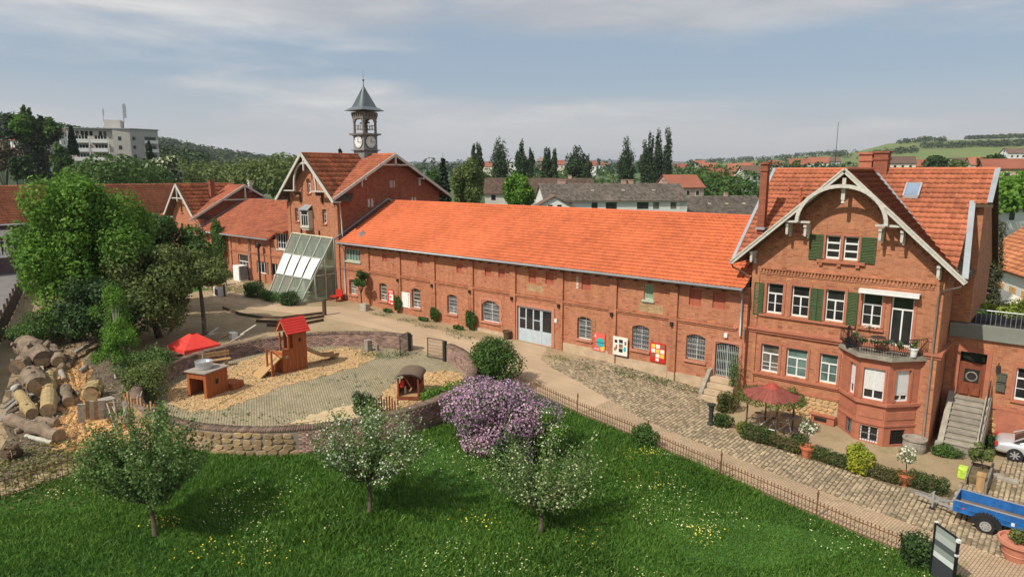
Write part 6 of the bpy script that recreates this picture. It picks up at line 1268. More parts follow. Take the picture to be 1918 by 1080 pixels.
# notice frame, bottom right
nf=thing('notice_frame','tall black framed notice board seen edge on at the bottom right','sign',(11,-11.4,-.8));f_=Fr((10.66,-11.1),(11.34,-11.72));z=-.8;zt_=1.02
MB().fbox(f_,-.03,.03,-.04,.04,z,zt_+.02).fbox(f_,f_.L-.03,f_.L+.03,-.04,.04,z,zt_-.1).fbox(f_,.03,f_.L-.12,-.03,.03,zt_-.04,zt_).beam(f_(f_.L-.12,0,zt_-.02),f_(f_.L,0,zt_-.12),.06).build('frame',M_BLACK,nf)
cols=[(.30,.33,.31),(.42,.45,.43),(.09,.10,.11),(.26,.30,.27),(.62,.65,.64),(.05,.055,.06)];hs=[0,.22,.46,.66,.86,1.05,1.75];L=f_.L
for k,c in enumerate(cols): MB().fbox(f_,.032,L-.032,-.012,.012,zt_-.045-hs[k+1],zt_-.045-hs[k]).build('panel_strip',plain('strip_%d'%k,c,.3,.05),nf)
MB().fbox(f_,L-.05,L+.05,-.05,.05,zt_-.14,zt_-.04).fbox(f_,-.04,.04,-.045,.045,zt_+.02,zt_+.05).build('frame_cap',M_WHITE,nf);MB().fbox(f_,L-.04,L+.04,-.045,.045,zt_-.6,zt_-.53).build('clamp',M_WHITE,nf)
# clutter between hedge and stairs
pb=thing('planter_trough','long stone and timber trough planted with a tall grey shrub','planter',(10.95,-1.5,-.8));MB().box(10.6,10.66,-2.9,-.6,-.8,-.42).box(11.3,11.38,-3.3,-.6,-.8,-.35).build('trough_side',M_GREYW,pb);MB().box(10.67,11.29,-2.5,-.7,-.8,-.5).build('soil',M_COBGAP,pb)
tree('grey_shrub','tall grey green shrub growing in the trough beside the trailer',(11.0,-1.4,-.6),(11.0,-1.4,.15),(.55,.5,.55),1500,.10,L_OLIVE,9,4,.03,cat='shrub')
sk=MB().box(10.25,10.6,-2.3,-1.85,-.8,-.3);o=sk.build('rubbish_sack',plain('lime_bag',(.45,.62,.08),.5,.3,9),bevel=.06);tag(o,'lime green and white plastic sack beside the trough','sack')
tag(MB().box(11.0,11.28,-3.15,-2.8,-.8,-.15).box(10.98,11.3,-3.17,-2.78,-.15,-.08).build('wooden_crate',M_PLANK3),'square wooden box with a pale lid between trough and trailer','box')
for i,(u,v) in enumerate(((1868,893),(1882,900),(1893,903))): c=gp(u,v);tag(MB().box(c[0]-.28,c[0]+.28,c[1]-.14,c[1]+.14,c[2],c[2]+.16).build('kerb_stone',M_STONE,bevel=.03),'low kerb stone on the car park cobbles, '+['left one','middle one','right one with weeds'][i],'stone','loose kerb stones')
tag(MB().beam((8.9,-4.95,G(9)+.07),(10.35,-5.1,G(10)+.07),.16,.12).build('timber_beam',M_GREYW),'grey timber beam on the ground in front of the trailer drawbar','beam')
# ------------------------------------------------------------------ YARD THINGS BY THE PORCH
for x,y,r,lab in ((-43.6,-4.6,1.15,'clipped round bush at the left foot of the glass porch'),(-37.9,-4.5,.95,'clipped round bush at the right foot of the glass porch')): bush('porch_bush',lab,g3(x,y),(r,r*.8,r*.75),3600,.13,L_DARK,'bushes in front of the porch',k=12)
bush('porch_hedge','low green hedge between the two round porch bushes',g3(-40.8,-4.6),(2.2,.5,.5),3000,.13,L_MID,k=14,cat='hedge')
stg=thing('curved_steps','three shallow curved timber edged steps in the sandy yard','steps',g3(-36,-7))
for k,uv in enumerate((((418,578),(450,590),(485,596),(530,597),(607,588)),((480,603),(530,606),(607,594)),((500,611),(550,612),(606,601)))):
    P=[gp(*q) for q in uv];m=MB();Q=[]
    for a,b in zip(P,P[1:]):
        for j in range(4): Q.append(a+(b-a)*j/4)
    Q.append(P[-1])
    for a,b in zip(Q,Q[1:]): m.beam(a+[0,0,.08],b+[0,0,.08],.10,.26)
    m.build('step_edge',M_WOOD,stg)
c=gp(608,590);tag(MB().tube([c,c+[0,0,1.35]],.16,10).build('timber_post',M_WOOD),'thick dark timber post at the right end of the curved steps','post')
c=gp(576/1+0,592) if False else gp(413,553)
np_=thing('yard_chair','wooden chair sculpture on a white plinth in the yard','sculpture',tuple(c));MB().box(c[0]-.45,c[0]+.45,c[1]-.4,c[1]+.4,c[2],c[2]+.85).build('plinth',M_WHITE,np_);MB().box(c[0]-.2,c[0]+.35,c[1]-.44,c[1]-.401,c[2]+.1,c[2]+.65).build('plinth_hole',M_BLACK,np_);MB().box(c[0]-.42,c[0]+.3,c[1]-.3,c[1]+.3,c[2]+.85,c[2]+1.0).box(c[0]-.42,c[0]-.3,c[1]-.3,c[1]+.3,c[2]+1.0,c[2]+1.95).build('chair_back',M_PLANK3,np_)
for u,v,h,lab in ((400,548,1.9,'thin dark post left of the chair sculpture'),(421,555,1.1,'short dark post right of the chair sculpture')): c=gp(u,v);tag(MB().tube([c,c+[0,0,h]],.09,8).build('bollard',M_WOOD),lab,'post')
ac=thing('white_cabinet','white ventilation cabinet beside the left hall door','cabinet',g3(-53.2,-.9));MB().box(-53.7,-52.3,-1.3,-.4,.86,2.45).build('housing',M_WHITE,ac);m=MB()
for i in range(8): m.box(-52.29,-52.27,-1.4+.13*i,-1.33+.13*i,1.0,2.4)
m.build('louvres',M_BLACK,ac);tag(MB().box(-56.2,-54.0,-2.6,-1.9,.87,.95).build('white_board',M_WHITE),'white board lying on the ground beside the ventilation cabinet','board')
c=gp(488,531);t=thing('yard_lamp','slim dark lamp post in front of the left hall windows','lamp',tuple(c));MB().tube([c,c+[0,0,3.6]],.1,8).build('pole',M_IRON,t);MB().lathe(tuple(c+[0,0,3.6]),[(.12,0),(.28,.2),(.28,.4),(.05,.6),(0,.6)],10).build('lantern',M_IRON,t)
rc=thing('red_chair','red garden chair between the porch and the first hall window','chair',g3(-36.2,-1.0));z=G(-36.2);MB().box(-36.7,-35.8,-1.2,-.5,z+.42,z+.5).build('seat',M_RED,rc);MB().box(-36.7,-35.8,-.52,-.45,z+.5,z+1.0).build('backrest',M_RED,rc)
for sx in (-36.68,-35.85):
    for sy in (-1.18,-.55): MB().box(sx,sx+.05,sy,sy+.05,z,z+.42).build('leg',M_RED,rc)
tree('potted_bush','bushy plant in a dark pot left of the left hall shop window',(-60.3,-.9,.9),(-60.3,-.9,3.0),(1.0,.7,1.0),1500,.2,L_DARK,9,2,.06);bush('wall_climber','tall dense evergreen climber on the left hall wall',(-58.2,-.6,1.9),(1.15,.5,2.6),6500,.2,L_MID,k=22,cat='plant',up=1.0)
bush('wall_climber','bare brownish climber right of the shop window of the left hall',(-60.0,-.4,.9),(1.2,.3,1.7),900,.18,leafmat('dry_climber',(.16,.12,.05),(.22,.18,.07),(.3,.26,.12)),k=14,cat='plant',up=1.0);bush('wall_plant','low plants under the tall climber of the left hall',(-57,-.9,.9),(1.6,.5,.6),1500,.18,L_OLIVE,k=9,cat='plant')
# ------------------------------------------------------------------ WOOD YARD
def log(label,uv0,uv1,r,mat=M_LOG,cut=M_CUT,lift=0,r1=None,group='logs lying in the wood yard',n=14):
    a=gp(*uv0);b=gp(*uv1);r1=r1 or r;a=a+[0,0,r*.95+lift];b=b+[0,0,r1*.95+lift];t=thing('log',label,'log',tuple((a+b)/2-[0,0,r]),group);d=(b-a)/np.linalg.norm(b-a)
    pts=[a+(b-a)*k/6+RS.normal(size=3)*r*.11 for k in range(7)];pts[0]=a;pts[-1]=b;rr=[r+(r1-r)*k/6 for k in range(7)];rr=[q*random.uniform(.84,1.1) for q in rr]
    kn=MB().tube(pts,rr,n,True)
    for _ in range(4 if r>.22 else 0):
        q=pts[random.randint(1,5)];v_=RS.normal(size=3);v_[2]=abs(v_[2]);v_-=d*(v_@d);v_/=np.linalg.norm(v_);kn.tube([q+v_*r*.8,q+v_*r*1.22+d*.05],[r*.26,r*.16],7)
    kn.build('bark',mat,t,smooth=False);MB().tube([a-d*.012,a-d*.002],rr[0]*.9,n).build('cut_end',cut,t);MB().tube([b+d*.002,b+d*.012],rr[-1]*.9,n).build('cut_end',cut,t)
    return t
log('thick round log standing highest in the middle of the log pile',(60,718),(75,742),.55,M_LOG)
log('yellowish log with a round sawn face in the front row',(38,748),(62,785),.30,M_LOGY)
log('long peeled yellow log lying towards the sawdust',(95,712),(92,782),.30,M_LOGY,r1=.38)
log('short bark covered log on the sawdust',(124,735),(130,762),.26,M_LOG)
log('longest dark trunk lying at the front of the wood yard',(20,795),(112,828),.27,M_LOG,r1=.3)
log('short stub log behind the longest trunk',(72,794),(107,799),.2,M_LOG)
log('thin pale birch pole in front of the longest trunk',(50,820),(98,832),.10,M_BARKP)
log('short dark stump with pale cut at the left bottom of the yard',(18,862),(30,858),.33,M_WOOD)
log('huge gnarled trunk at the back of the log pile',(52,668),(84,690),.72,M_LOG,r1=.6)
log('second gnarled trunk beside the huge one',(98,668),(113,690),.42,M_LOG)
log('leaning mossy log beside the road fence',(35,700),(48,690),.45,M_LOG)
log('weathered plank like log leaning up to the right',(140,672),(177,648),.13,M_BARKP,lift=.2)
log('split log on edge beside the grey box',(112,700),(118,690),.2,M_LOG)
log('round mossy log at the lower edge of the shrubs',(172,752),(180,738),.42,M_LOGY)
def stick(name,label,cat,uv,h,r,mat,tilt,group=None): c=gp(*uv);return tag(MB().tube([c,c+[tilt[0],tilt[1],h]],r,6).build(name,mat),label,cat,group)
labs=['leaning against the shrub','beside the white slab','tallest of the row','half fallen to the right','thin one at the back','wide one in front']
for i,(u,v) in enumerate(((148,792),(162,785),(170,786),(178,785),(186,784),(205,788))):
    c=gp(u,v);P=[c,c+[.05,.25,0],c+[.15,.3,.9],c+[.1,.02,.95]];tag(MB().prism(P,(.07,-.05,.0)).build('split_slab',M_CUT if i%2 else M_BARKP),'pale split wood slab '+labs[i],'wood slab','split slabs at the sawdust edge')
for i in range(12):
    u,v=215+i*3.2,800-i*1.5;c=gp(u,v);tag(MB().tube([c,c+[random.uniform(-.8,.4),random.uniform(-.3,.5),random.uniform(.7,1.3)]],.03,5).build('branch',M_BARKP),'bare grey stick in the heap beside the orange boards, %s from the left'%['first','second','third','fourth','fifth','sixth','seventh','eighth','ninth','tenth','eleventh','twelfth'][i],'stick','heap of bare sticks')
gb=thing('grey_bin','grey metal box standing between shrubs and split slabs','box',tuple(gp(203,778)));c=gp(203,778);MB().box(c[0]-.3,c[0]+.3,c[1]-.3,c[1]+.3,c[2],c[2]+.85).build('box_body',M_GREYW,gb);MB().box(c[0]-.32,c[0]+.32,c[1]-.32,c[1]+.32,c[2]+.45,c[2]+.5).build('shelf',M_TRIM,gb)
of=thing('orange_board_fence','row of orange brown upright boards where the ring wall meets the wood yard','fence',tuple(gp(262,800)))
a=gp(238,785);b=gp(300,812)
for i in range(11): q=a+(b-a)*i/10;MB().box(q[0]-.07,q[0]+.07,q[1]-.02,q[1]+.02,q[2],q[2]+1.25+.15*math.sin(i*1.7)).build('board',M_PLANK3 if i%3 else M_PLANK,of)
cf_=thing('carved_figure','weathered carved wooden figure standing among the birches','sculpture',tuple(gp(247,645)));c=gp(247,645);MB().lathe(tuple(c),[(.36,0),(.33,.4),(.4,.8),(.36,1.1),(.22,1.25),(.3,1.5),(.25,1.75),(0,1.85)],10).build('carved_body',M_LOGY,cf_)
rk=thing('timber_rack','dark timber picnic rack full of planks at the back of the wood yard','rack',tuple(gp(92,640)));c=gp(92,640)
for dx,dy in ((-1.4,-.5),(-1.4,.6),(1.5,-.3),(1.5,.8)): MB().beam((c[0]+dx,c[1]+dy,c[2]),(c[0]+dx*.85,c[1]+dy*.8,c[2]+1.3),.12).build('rack_post',M_GREYW,rk)
for k in range(6): MB().beam((c[0]-1.5,c[1]-.5+.22*k,c[2]+.8+.04*(k%2)),(c[0]+1.5,c[1]-.3+.22*k,c[2]+.85),.2,.05).build('plank',M_WOOD if k%2 else M_GREYW,rk)
for i,(uv,uv2) in enumerate((((5,770),(38,752)),((8,778),(35,762)),((0,795),(12,786)),((55,742),(62,752)),((80,700),(72,660)),((108,690),(118,668)))): a=gp(*uv)+[0,0,.15];b=gp(*uv2)+[0,0,.35];tag(MB().beam(a,b,.16,.06).build('loose_plank',M_GREYW),'grey loose plank '+['at the left picture edge, upper one','at the left picture edge, lower one','by the road fence corner','behind the round log','leaning on the huge trunk','leaning on the second gnarled trunk'][i],'plank','loose planks in the wood yard')
# scrap behind the ring wall near the tree
for i,(u,v) in enumerate(((315,640),(335,632),(350,650),(372,648),(392,640),(412,648),(432,655),(452,640))): 
    a=gp(u,v);tag(MB().beam(a+[0,0,.5],a+[random.uniform(-1,.6),random.uniform(.5,1.6),.1+random.uniform(.4,.9)],.14,.07).build('loose_plank',[M_GREYW,M_BARKP,M_WOOD][i%3]),'scrap plank under the slim tree, %s from the left'%['first','second','third','fourth','fifth','sixth','seventh','eighth'][i],'plank','scrap planks under the slim tree')
tag(MB().box(-30.9,-30.4,-13.4,-13.0,.66,1.1).build('white_block',M_WHITE),'small white block on the sand right of the scrap planks','block')
tn=thing('red_tent','red pavilion tent roof just behind the ring wall','tent',(-28.3,-16.9,.62));cx_,cy_=-28.3,-16.9
R_=1.6;E_=1.35;Tt=2.05
for k in range(4):
    a=PI/4+k*PI/2;b=a+PI/2;A=(cx_+R_*math.cos(a),cy_+R_*math.sin(a),E_);B=(cx_+R_*math.cos(b),cy_+R_*math.sin(b),E_);MB().prism([A,B,(cx_+.25*math.cos(b),cy_+.25*math.sin(b),Tt),(cx_+.25*math.cos(a),cy_+.25*math.sin(a),Tt)],(0,0,.02)).build('canvas_panel',M_TENT,tn);MB().prism([A,B,(B[0],B[1],E_-.22),(A[0],A[1],E_-.22)],(.01,.01,0)).build('valance',M_TENT,tn);MB().tube([(A[0],A[1],.62),(A[0],A[1],E_)],.03,6).build('pole',M_ALU,tn)
# road fence on the left
rf=thing('road_fence','dark board fence with tall posts along the grey road at the left','fence',(-48,-22,.8));FP=[(-22.5,-29.8),(-34,-26.2),(-48,-21.9),(-60,-18.2),(-71,-14.8)];M_FD=plain('fence_dark',(.035,.028,.024),.9,.3,3)
cum=0
for (xa,ya_),(xb,yb2) in zip(FP,FP[1:]):
    f2=Fr((xa,ya_),(xb,yb2));n=int(f2.L/2.4)
    for i in range(n):
        s=f2.L*i/n;z=G(f2(s,0,0)[0]);MB().fbox(f2,s-.07,s+.07,-.07,.07,z,z+1.75).build('post',M_WOOD,rf)
        for j in range(5): MB().fbox(f2,s+.08,s+f2.L/n-.08,-.02,.02,z+.05+.26*j,z+.29+.26*j).build('board',M_FD,rf)
_lc=0
# ------------------------------------------------------------------ TREES OF THE YARD
tree('chestnut_tree','large bright green tree in front of the far left barn',g3(-37.5,-20.5),(-37.3,-19.3,7.0),(4.6,4.6,5.4),62000,.235,L_BRIGHT,60,3,.35,cat='tree',rmin=.2,rmax=.32)
tree('chestnut_tree','dark green tree just behind the olive tree, left of the gabled house',g3(-45,-13),(-43.5,-12.8,5.6),(4.6,4.0,3.8),22000,.32,L_MID,40,8,.3,rmin=.2,rmax=.32)
tree('olive_tree','broad olive green tree overhanging the sandy yard',g3(-34.5,-16.5),(-34.6,-17.6,4.3),(4.6,3.8,3.6),30000,.22,L_OLIVE,44,5,.22,rmin=.2,rmax=.32)
t=tree('leaning_tree','slim tree with a bare leaning trunk at the edge of the sandy yard',g3(-31.0,-15.0),(-33.4,-14.0,5.2),(2.6,2.2,1.5),9500,.2,L_OLIVE,22,6,.05,rmin=.24,rmax=.36,trunk=False)
MB().tube([(-31.0,-15.0,.6),(-31.6,-14.7,2.6),(-31.9,-14.6,3.6),(-33,-14.2,5.0)],[.17,.14,.12,.06],8).build('trunk',M_BARK,t,smooth=True)
tree('shade_tree','dense dark tree at the back of the wood yard',g3(-33.5,-20.2),(-33.5,-20.0,3.2),(3.2,2.8,2.6),16000,.2,L_DARK,32,15,.15,rmin=.22,rmax=.34)
for x,y,h,lab in ((-29.5,-20.9,5.0,'young birch with white stem, tallest in the wood yard'),(-27.0,-21.9,3.4,'smaller young birch close to the sawdust')): tree('young_birch',lab,g3(x,y),(x,y,h*.72),(1.5,1.4,h*.42),4200,.12,L_BRIGHT,22,int(-x),.07,M_BARKP,'young birches in the wood yard',rmin=.2,rmax=.34,shell=.2)
for q in (((128,690),(140,672),.16),((150,700),(163,690),.14),((100,765),(112,750),.12),((30,812),(50,806),.13),((115,700),(122,716),.15),((60,795),(82,790),.12),((160,735),(172,722),.2),((88,650),(104,660),.25),((20,742),(34,730),.18),((136,735),(150,742),.11),((48,815),(60,800),.1)):
    log('small weathered log piece '+['above the sawdust','beside the loose shrub','between the peeled log and the sawdust','left of the longest trunk','behind the short bark log','under the yellowish log','half hidden by the loose shrub','under the timber rack','by the road fence','in the middle of the sawdust','beside the longest trunk end'][_lc],q[0],q[1],q[2],[M_LOG,M_GREYW,M_BARKP][_lc%3]);_lc+=1
tree('wild_shrub','large loose yellowish shrub between sawdust and ring wall',g3(-26.0,-20.8),(-26.0,-20.9,1.4),(2.6,1.7,1.1),8500,.12,L_APPLE,26,9,.04,cat='shrub',shell=.3)
tree('wild_shrub','dark loose shrub left of the birches at the road side',g3(-38,-23),(-38.5,-22.5,1.8),(2.8,2.0,1.4),6000,.16,L_MID,20,19,.05,cat='shrub')
fruit('round leafy apple tree at the left of the lawn with few blossoms',g3(-8.74,-27.15),(-9.25,-27.1,2.75),(1.9,1.8,1.95),85,20000,.10,21,[(420,L_WHITE,.06)],.9)
fruit('apple tree in the middle of the lawn covered with white blossom',g3(-4.79,-21.56),(-4.9,-21.4,2.75),(2.15,2.0,1.9),80,11500,.085,22,[(1900,L_WHITE,.075)],.75)
fruit('loose drooping fruit tree with pale flowers in front of the lilac',g3(.04,-17.98),(-.45,-17.3,2.05),(2.4,2.2,2.3),60,7500,.085,23,[(1000,leafmat('cream_bloom',(.42,.46,.25),(.56,.58,.36),(.7,.7,.5),.2),.075)],.3)
tree('lilac_bush','large lilac bush in full pale purple bloom behind the ring wall',g3(-5.3,-14.1),(-5.45,-13.9,1.55),(3.2,2.5,1.85),11000,.11,L_MID,46,31,.06,cat='lilac',blossom=(L_LILAC,21000,.10),rmin=.2,rmax=.34,shell=.45)
tree('white_shrub','pale flowering shrub between the lilac and the fence',g3(-3.2,-13.2),(-3.0,-13.3,1.1),(1.2,1.1,1.1),2400,.09,L_BRIGHT,18,33,.03,cat='shrub',blossom=(L_WHITE,500,.07),shell=.2)
tree('hollow_shade_shrub','dark leafy bush in front of the lilac on the lawn',g3(-3.6,-15.4),(-3.6,-15.4,.7),(1.1,.9,.8),2600,.11,L_DARK,12,37,.03,cat='shrub')  # added dark foliage, stands in for the shaded hollow under the lilac
# ------------------------------------------------------------------ BEHIND: hills
def ridge(name,mat,pts,front,z0=0.,nz=.02,back=300,us=40,rows=14,seed=0):
    rs=np.random.RandomState(seed);U=np.linspace(pts[0][0],pts[-1][0],us);Vv=np.interp(U,[p[0] for p in pts],[p[1] for p in pts]);D=np.interp(U,[p[0] for p in pts],[p[2] for p in pts]);Fd=np.interp(U,[p[0] for p in pts],[p[3] if len(p)>3 else front for p in pts])
    m=MB();nf=rows
    for i,(u,v,d,fd) in enumerate(zip(U,Vv,D,Fd)):
        top=at(u,v,d);g=at(u,540,1.)-CAM;g[2]=0;g/=np.linalg.norm(g)
        for k in range(nf+1):
            s=k/nf;q=CAM+g*(d-fd*(1-s));h=z0+(top[2]-z0)*(s*s*(3-2*s)*.55+s*.45);h+=(rs.uniform(-1,1)*nz*abs(top[2]-z0) if 0<k<nf else 0);m.v.append((q[0],q[1],h))
        q=CAM+g*(d+back);m.v.append((q[0],q[1],z0-5))
    w=nf+2
    for i in range(us-1):
        for k in range(w-1): a=i*w+k;m.f.append((a,a+w,a+w+1,a+1))
    o=m.build(name,mat,kind='structure',smooth=True)
    def surf(n,umin=None,umax=None,smin=0,smax=1):
        u=rs.uniform(umin or pts[0][0],umax or pts[-1][0],n);s=rs.uniform(smin,smax,n);V3=np.array(m.v).reshape(us,w,3);i=(u-pts[0][0])/(pts[-1][0]-pts[0][0])*(us-1);i0=np.clip(i.astype(int),0,us-2);fi=i-i0;k=s*nf;k0=np.clip(k.astype(int),0,nf-1);fk=k-k0
        A=V3[i0,k0]*(1-fi)[:,None]+V3[i0+1,k0]*fi[:,None];B=V3[i0,k0+1]*(1-fi)[:,None]+V3[i0+1,k0+1]*fi[:,None];return A*(1-fk)[:,None]+B*fk[:,None]
    return o,surf
def woods(name,P,r,nper,size,leaf,hr=1.2):
    """many round crowns standing on points P, as one far-off wood"""
    P=np.asarray(P);n=len(P);R=r*RS.uniform(.7,1.3,n);C=np.repeat(P,nper,0);Rr=np.repeat(R,nper)[:,None];d=RS.normal(size=(n*nper,3));d/=np.linalg.norm(d,axis=1,keepdims=True);d[:,2]=np.abs(d[:,2])*1.0-.15
    q=C+d*Rr*np.array([1,1,hr])+np.array([0,0,1])*Rr*.5;return cards(name,q,d+np.array([0,0,.4]),size,leaf,None,'stuff',.8)
def vineyard():
    t=NT('vineyard_slope',.95,.1);n=t.noise(.006,4,.6);c=t.ramp(n,[(.35,(.10,.16,.05)),(.5,(.16,.20,.07)),(.6,(.13,.17,.06)),(.75,(.24,.21,.11))])
    w=t.n('ShaderNodeTexWave');w.inputs['Scale'].default_value=.09;w.inputs['Distortion'].default_value=.6;m_=t.n('ShaderNodeMapping');m_.inputs['Rotation'].default_value=(0,0,.95);t.l(t.geo.outputs['Position'],m_.inputs[0]);t.l(m_.outputs[0],w.inputs['Vector'])
    c=t.mix(.35,c,t.ramp(w.outputs['Fac'],[(.3,(.62,.7,.55)),(.7,(1.2,1.15,1.1))]),'MULTIPLY');t.col(c);return t.m
M_VINE=vineyard();M_HILLW=plain('wooded_hill',(.035,.06,.025),.95,.4,.02);M_FARB=plain('far_hill',(.05,.07,.05),.95,.3,.004)
ridge('far_hills',M_FARB,[(-300,309,5200),(500,308,5200),(700,304,5200),(900,302,5200),(1080,301,5200),(1120,298,5200),(1200,301,5200),(1300,303,5200),(2300,306,5200)],1500,nz=.01,back=800)
_,sf=ridge('wooded_hill',M_HILLW,[(-300,240,700),(120,252,800),(283,266,900),(340,275,950),(400,288,1000),(450,296,1000),(540,307,1050),(640,317,1100),(700,323,1150)],420,nz=.02,seed=1);woods('hill_forest',sf(5200,-100,690,.1,1.),6,16,3.4,L_FAR)
_,sv=ridge('vineyard_hill',M_VINE,[(1180,312,1500),(1260,306,1500),(1340,302,1500),(1430,298,1500),(1500,291,1450),(1560,289,1400),(1600,280,1400),(1640,269,1400),(1700,264,1400),(1780,263,1400),(1918,259,1350),(2300,250,1300)],900,nz=.006,seed=2,us=60,rows=24)
Q=[]
for u0,u1,s0,s1,n in ((1780,2100,.975,1.0,330),(1655,1740,.80,.84,40),(1700,1890,.62,.66,120),(1590,1690,.52,.56,50),(1280,1580,.6,.97,140),(1690,1722,.95,1,14),(1280,1560,.96,1,70)): Q.append(sv(n,u0,u1,s0,s1))
woods('hillside_hedges',np.concatenate(Q),4.2,26,2.4,L_FAR)
_,sl2=ridge('near_left_hill',M_HILLW,[(-400,225,330),(0,240,330),(60,246,330),(120,262,335),(200,280,340),(300,300,350),(420,318,360)],190,nz=.02,seed=4,back=60);woods('hill_wood',sl2(330,-150,400,.72,1.),4.2,90,1.3,L_FAR)
ridge('village_slope',plain('village_green',(.08,.12,.045),.95,.4,.02),[(1130,326,300),(1250,323,330),(1500,320,340),(1700,319,340),(2300,315,340)],200,nz=.02,seed=8,back=250)
# valley woods: belts of crowns at several distances
def belt(name,uvds,r,nper,size,leaf,hr=1.2): woods(name,[at(u,v,d)-np.array([0,0,r*.9]) for u,v,d in uvds],r,nper,size,leaf,hr)
rr=random.uniform
belt('valley_wood',[(rr(285,560),rr(324,345),rr(140,200)) for _ in range(80)],4,420,.62,L_OLIVE);belt('valley_wood',[(rr(120,300),rr(322,340),rr(120,150)) for _ in range(24)],3.2,420,.55,L_MID);belt('valley_wood',[(rr(840,1420),rr(334,352),rr(215,330)) for _ in range(90)],4.5,300,.85,L_MID)
belt('valley_wood',[(rr(1250,1435),rr(336,372),rr(180,300)) for _ in range(60)],4.6,330,.85,L_MID);belt('distant_wood',[(rr(560,1300),rr(311,324),rr(500,1100)) for _ in range(300)],7,60,2.4,L_FAR);belt('distant_wood',[(rr(1240,1950),rr(316,328),rr(330,520)) for _ in range(120)],4.5,90,1.5,L_FAR)
# ------------------------------------------------------------------ BEHIND: buildings
M_PLW=plain('white_render',(.66,.66,.63),.85,.06,.5);M_PLC=plain('cream_render',(.60,.55,.45),.85,.08,.5);M_PLG=plain('grey_render',(.50,.47,.43),.85,.1,.3);M_PLP=plain('pinkish_render',(.45,.30,.24),.85,.1,.3);M_RR=tilemat('far_red_tile',(.33,.115,.07),.3,(.2,.08,.05),.3)
def house(label,u,v,d,w,dp,h,rh,rot,wm,rm,wins=((.2,.5),(.5,.5),(.8,.5)),side=True,group=None,name='house',rows=1,tile=False,ov=.35):
    """u,v,d: where the middle of its front foot stands; rot: turn about z, 0 = front faces the camera side (-Y)"""
    p=at(u,v,d);t=thing(name,label,'house',tuple(p),group,rot);B=lambda n,mt,*a,par=t:MB().box(*a).build(n,mt,par,local=True)
    m=MB().box(-w/2,w/2,0,dp,-3,h);
    for x in (-w/2,w/2-.2): m.prism([(x,0,h),(x,dp,h),(x,dp/2,h+rh-.1)],(.2,0,0))
    m.build('wall',wm,t,local=True);y=-ov;k=rh/(dp/2)
    for s in (0,1):
        pts=[(-w/2-ov,-ov,h-ov*k),(w/2+ov,-ov,h-ov*k),(w/2+ov,dp/2,h+rh),(-w/2-ov,dp/2,h+rh)]
        if s: pts=[(x,dp-yy,z) for x,yy,z in pts]
        MB().prism(pts,(0,0,.16)).build('roof',rm,t,local=True)
    n_=0
    for r in range(rows):
        zc=h*(r+.55)/rows
        for a,_ in wins:
            x=-w/2+w*a;f=MB().box(x-.55,x+.55,-.04,.0,zc-.65,zc+.65).build('window',M_WHITE,t,local=True);MB().box(x-.45,x+.45,-.05,-.041,zc-.55,zc+.55).build('pane',M_GL,f,local=True)
        if side:
            for sx in (-1,1):
                for yy in (.3,.7):
                    x=sx*w/2;f=MB().box(min(x,x+sx*.04),max(x,x+sx*.04),dp*yy-.5,dp*yy+.5,zc-.6,zc+.6).build('window',M_WHITE,t,local=True);MB().box(min(x+sx*.041,x+sx*.05),max(x+sx*.041,x+sx*.05),dp*yy-.4,dp*yy+.4,zc-.5,zc+.5).build('pane',M_GL,f,local=True)
    if side:
        for sx in (-1,1): x=sx*w/2;MB().box(min(x,x+sx*.05),max(x,x+sx*.05),dp/2-.5,dp/2+.5,h+rh*.2,h+rh*.2+1.0).build('window',M_GL,t,local=True)
    return t
# grey roofed apartment row just behind the hall
ar=house('long white apartment house with grey lichen roof behind the hall','0',0,0,1,1,1,1,0,M_PLW,M_TG) if False else None
def row_house(label,p,w,dp,h,rh,rot,wm,rm,winx,group=None,chim=(),tl=None):
    t=thing('apartment_house',label,'house',p,group,rot);MB().box(0,w,0,dp,-2,h).prism([(0,0,h),(0,dp,h),(0,dp/2,h+rh-.1)],(.2,0,0)).prism([(w-.2,0,h),(w-.2,dp,h),(w-.2,dp/2,h+rh-.1)],(.2,0,0)).build('wall',wm,t,local=True);k=rh/(dp/2);ov=.5
    ORG[t.name]=(0,0,0);L=math.hypot(dp/2+ov,rh+ov*k);tiles(rm,t,(-.4,-ov,h-ov*k+.14),(1,0,0),(0,(dp/2+ov)/L,(rh+ov*k)/L),w+.8,L,.42,.5);ORG[t.name]=tuple(p)
    for s in (0,1):
        pts=[(-.4,-ov,h-ov*k),(w+.4,-ov,h-ov*k),(w+.4,dp/2,h+rh),(-.4,dp/2,h+rh)]
        if s: pts=[(x,dp-y,z) for x,y,z in pts]
        MB().prism(pts,(0,0,.12)).build('roof',rm,t,local=True)
    for x,ww,mt in winx:
        f=MB().box(x-ww/2-.08,x+ww/2+.08,-.03,0,h-1.75,h-.35).build('window',M_WHITE,t,local=True);MB().box(x-ww/2,x+ww/2,-.04,-.031,h-1.68,h-.42).build('pane',mt,f,local=True)
    for cx_,cw_ in chim:
        o=MB().box(cx_-cw_/2,cx_+cw_/2,dp/2-.3,dp/2+.3,h+rh-.5,h+rh+.8).box(cx_-cw_/2-.08,cx_+cw_/2+.08,dp/2-.38,dp/2+.38,h+rh+.8,h+rh+.9).build('chimney',M_PLP,t,local=True)
    for i in range(3): x=w*(.35+.22*i);MB().box(x-.3,x+.3,dp/2*.55-.25,dp/2*.55+.2,h+rh*.55,h+rh*.55+.32).build('roof_vent',M_PLC,t,local=True)
    return t
a=at(1022,322,126);b=at(1290,322,134);ang_=math.atan2(b[1]-a[1],b[0]-a[0]);Lr=float(np.hypot(*(b-a)[:2]))
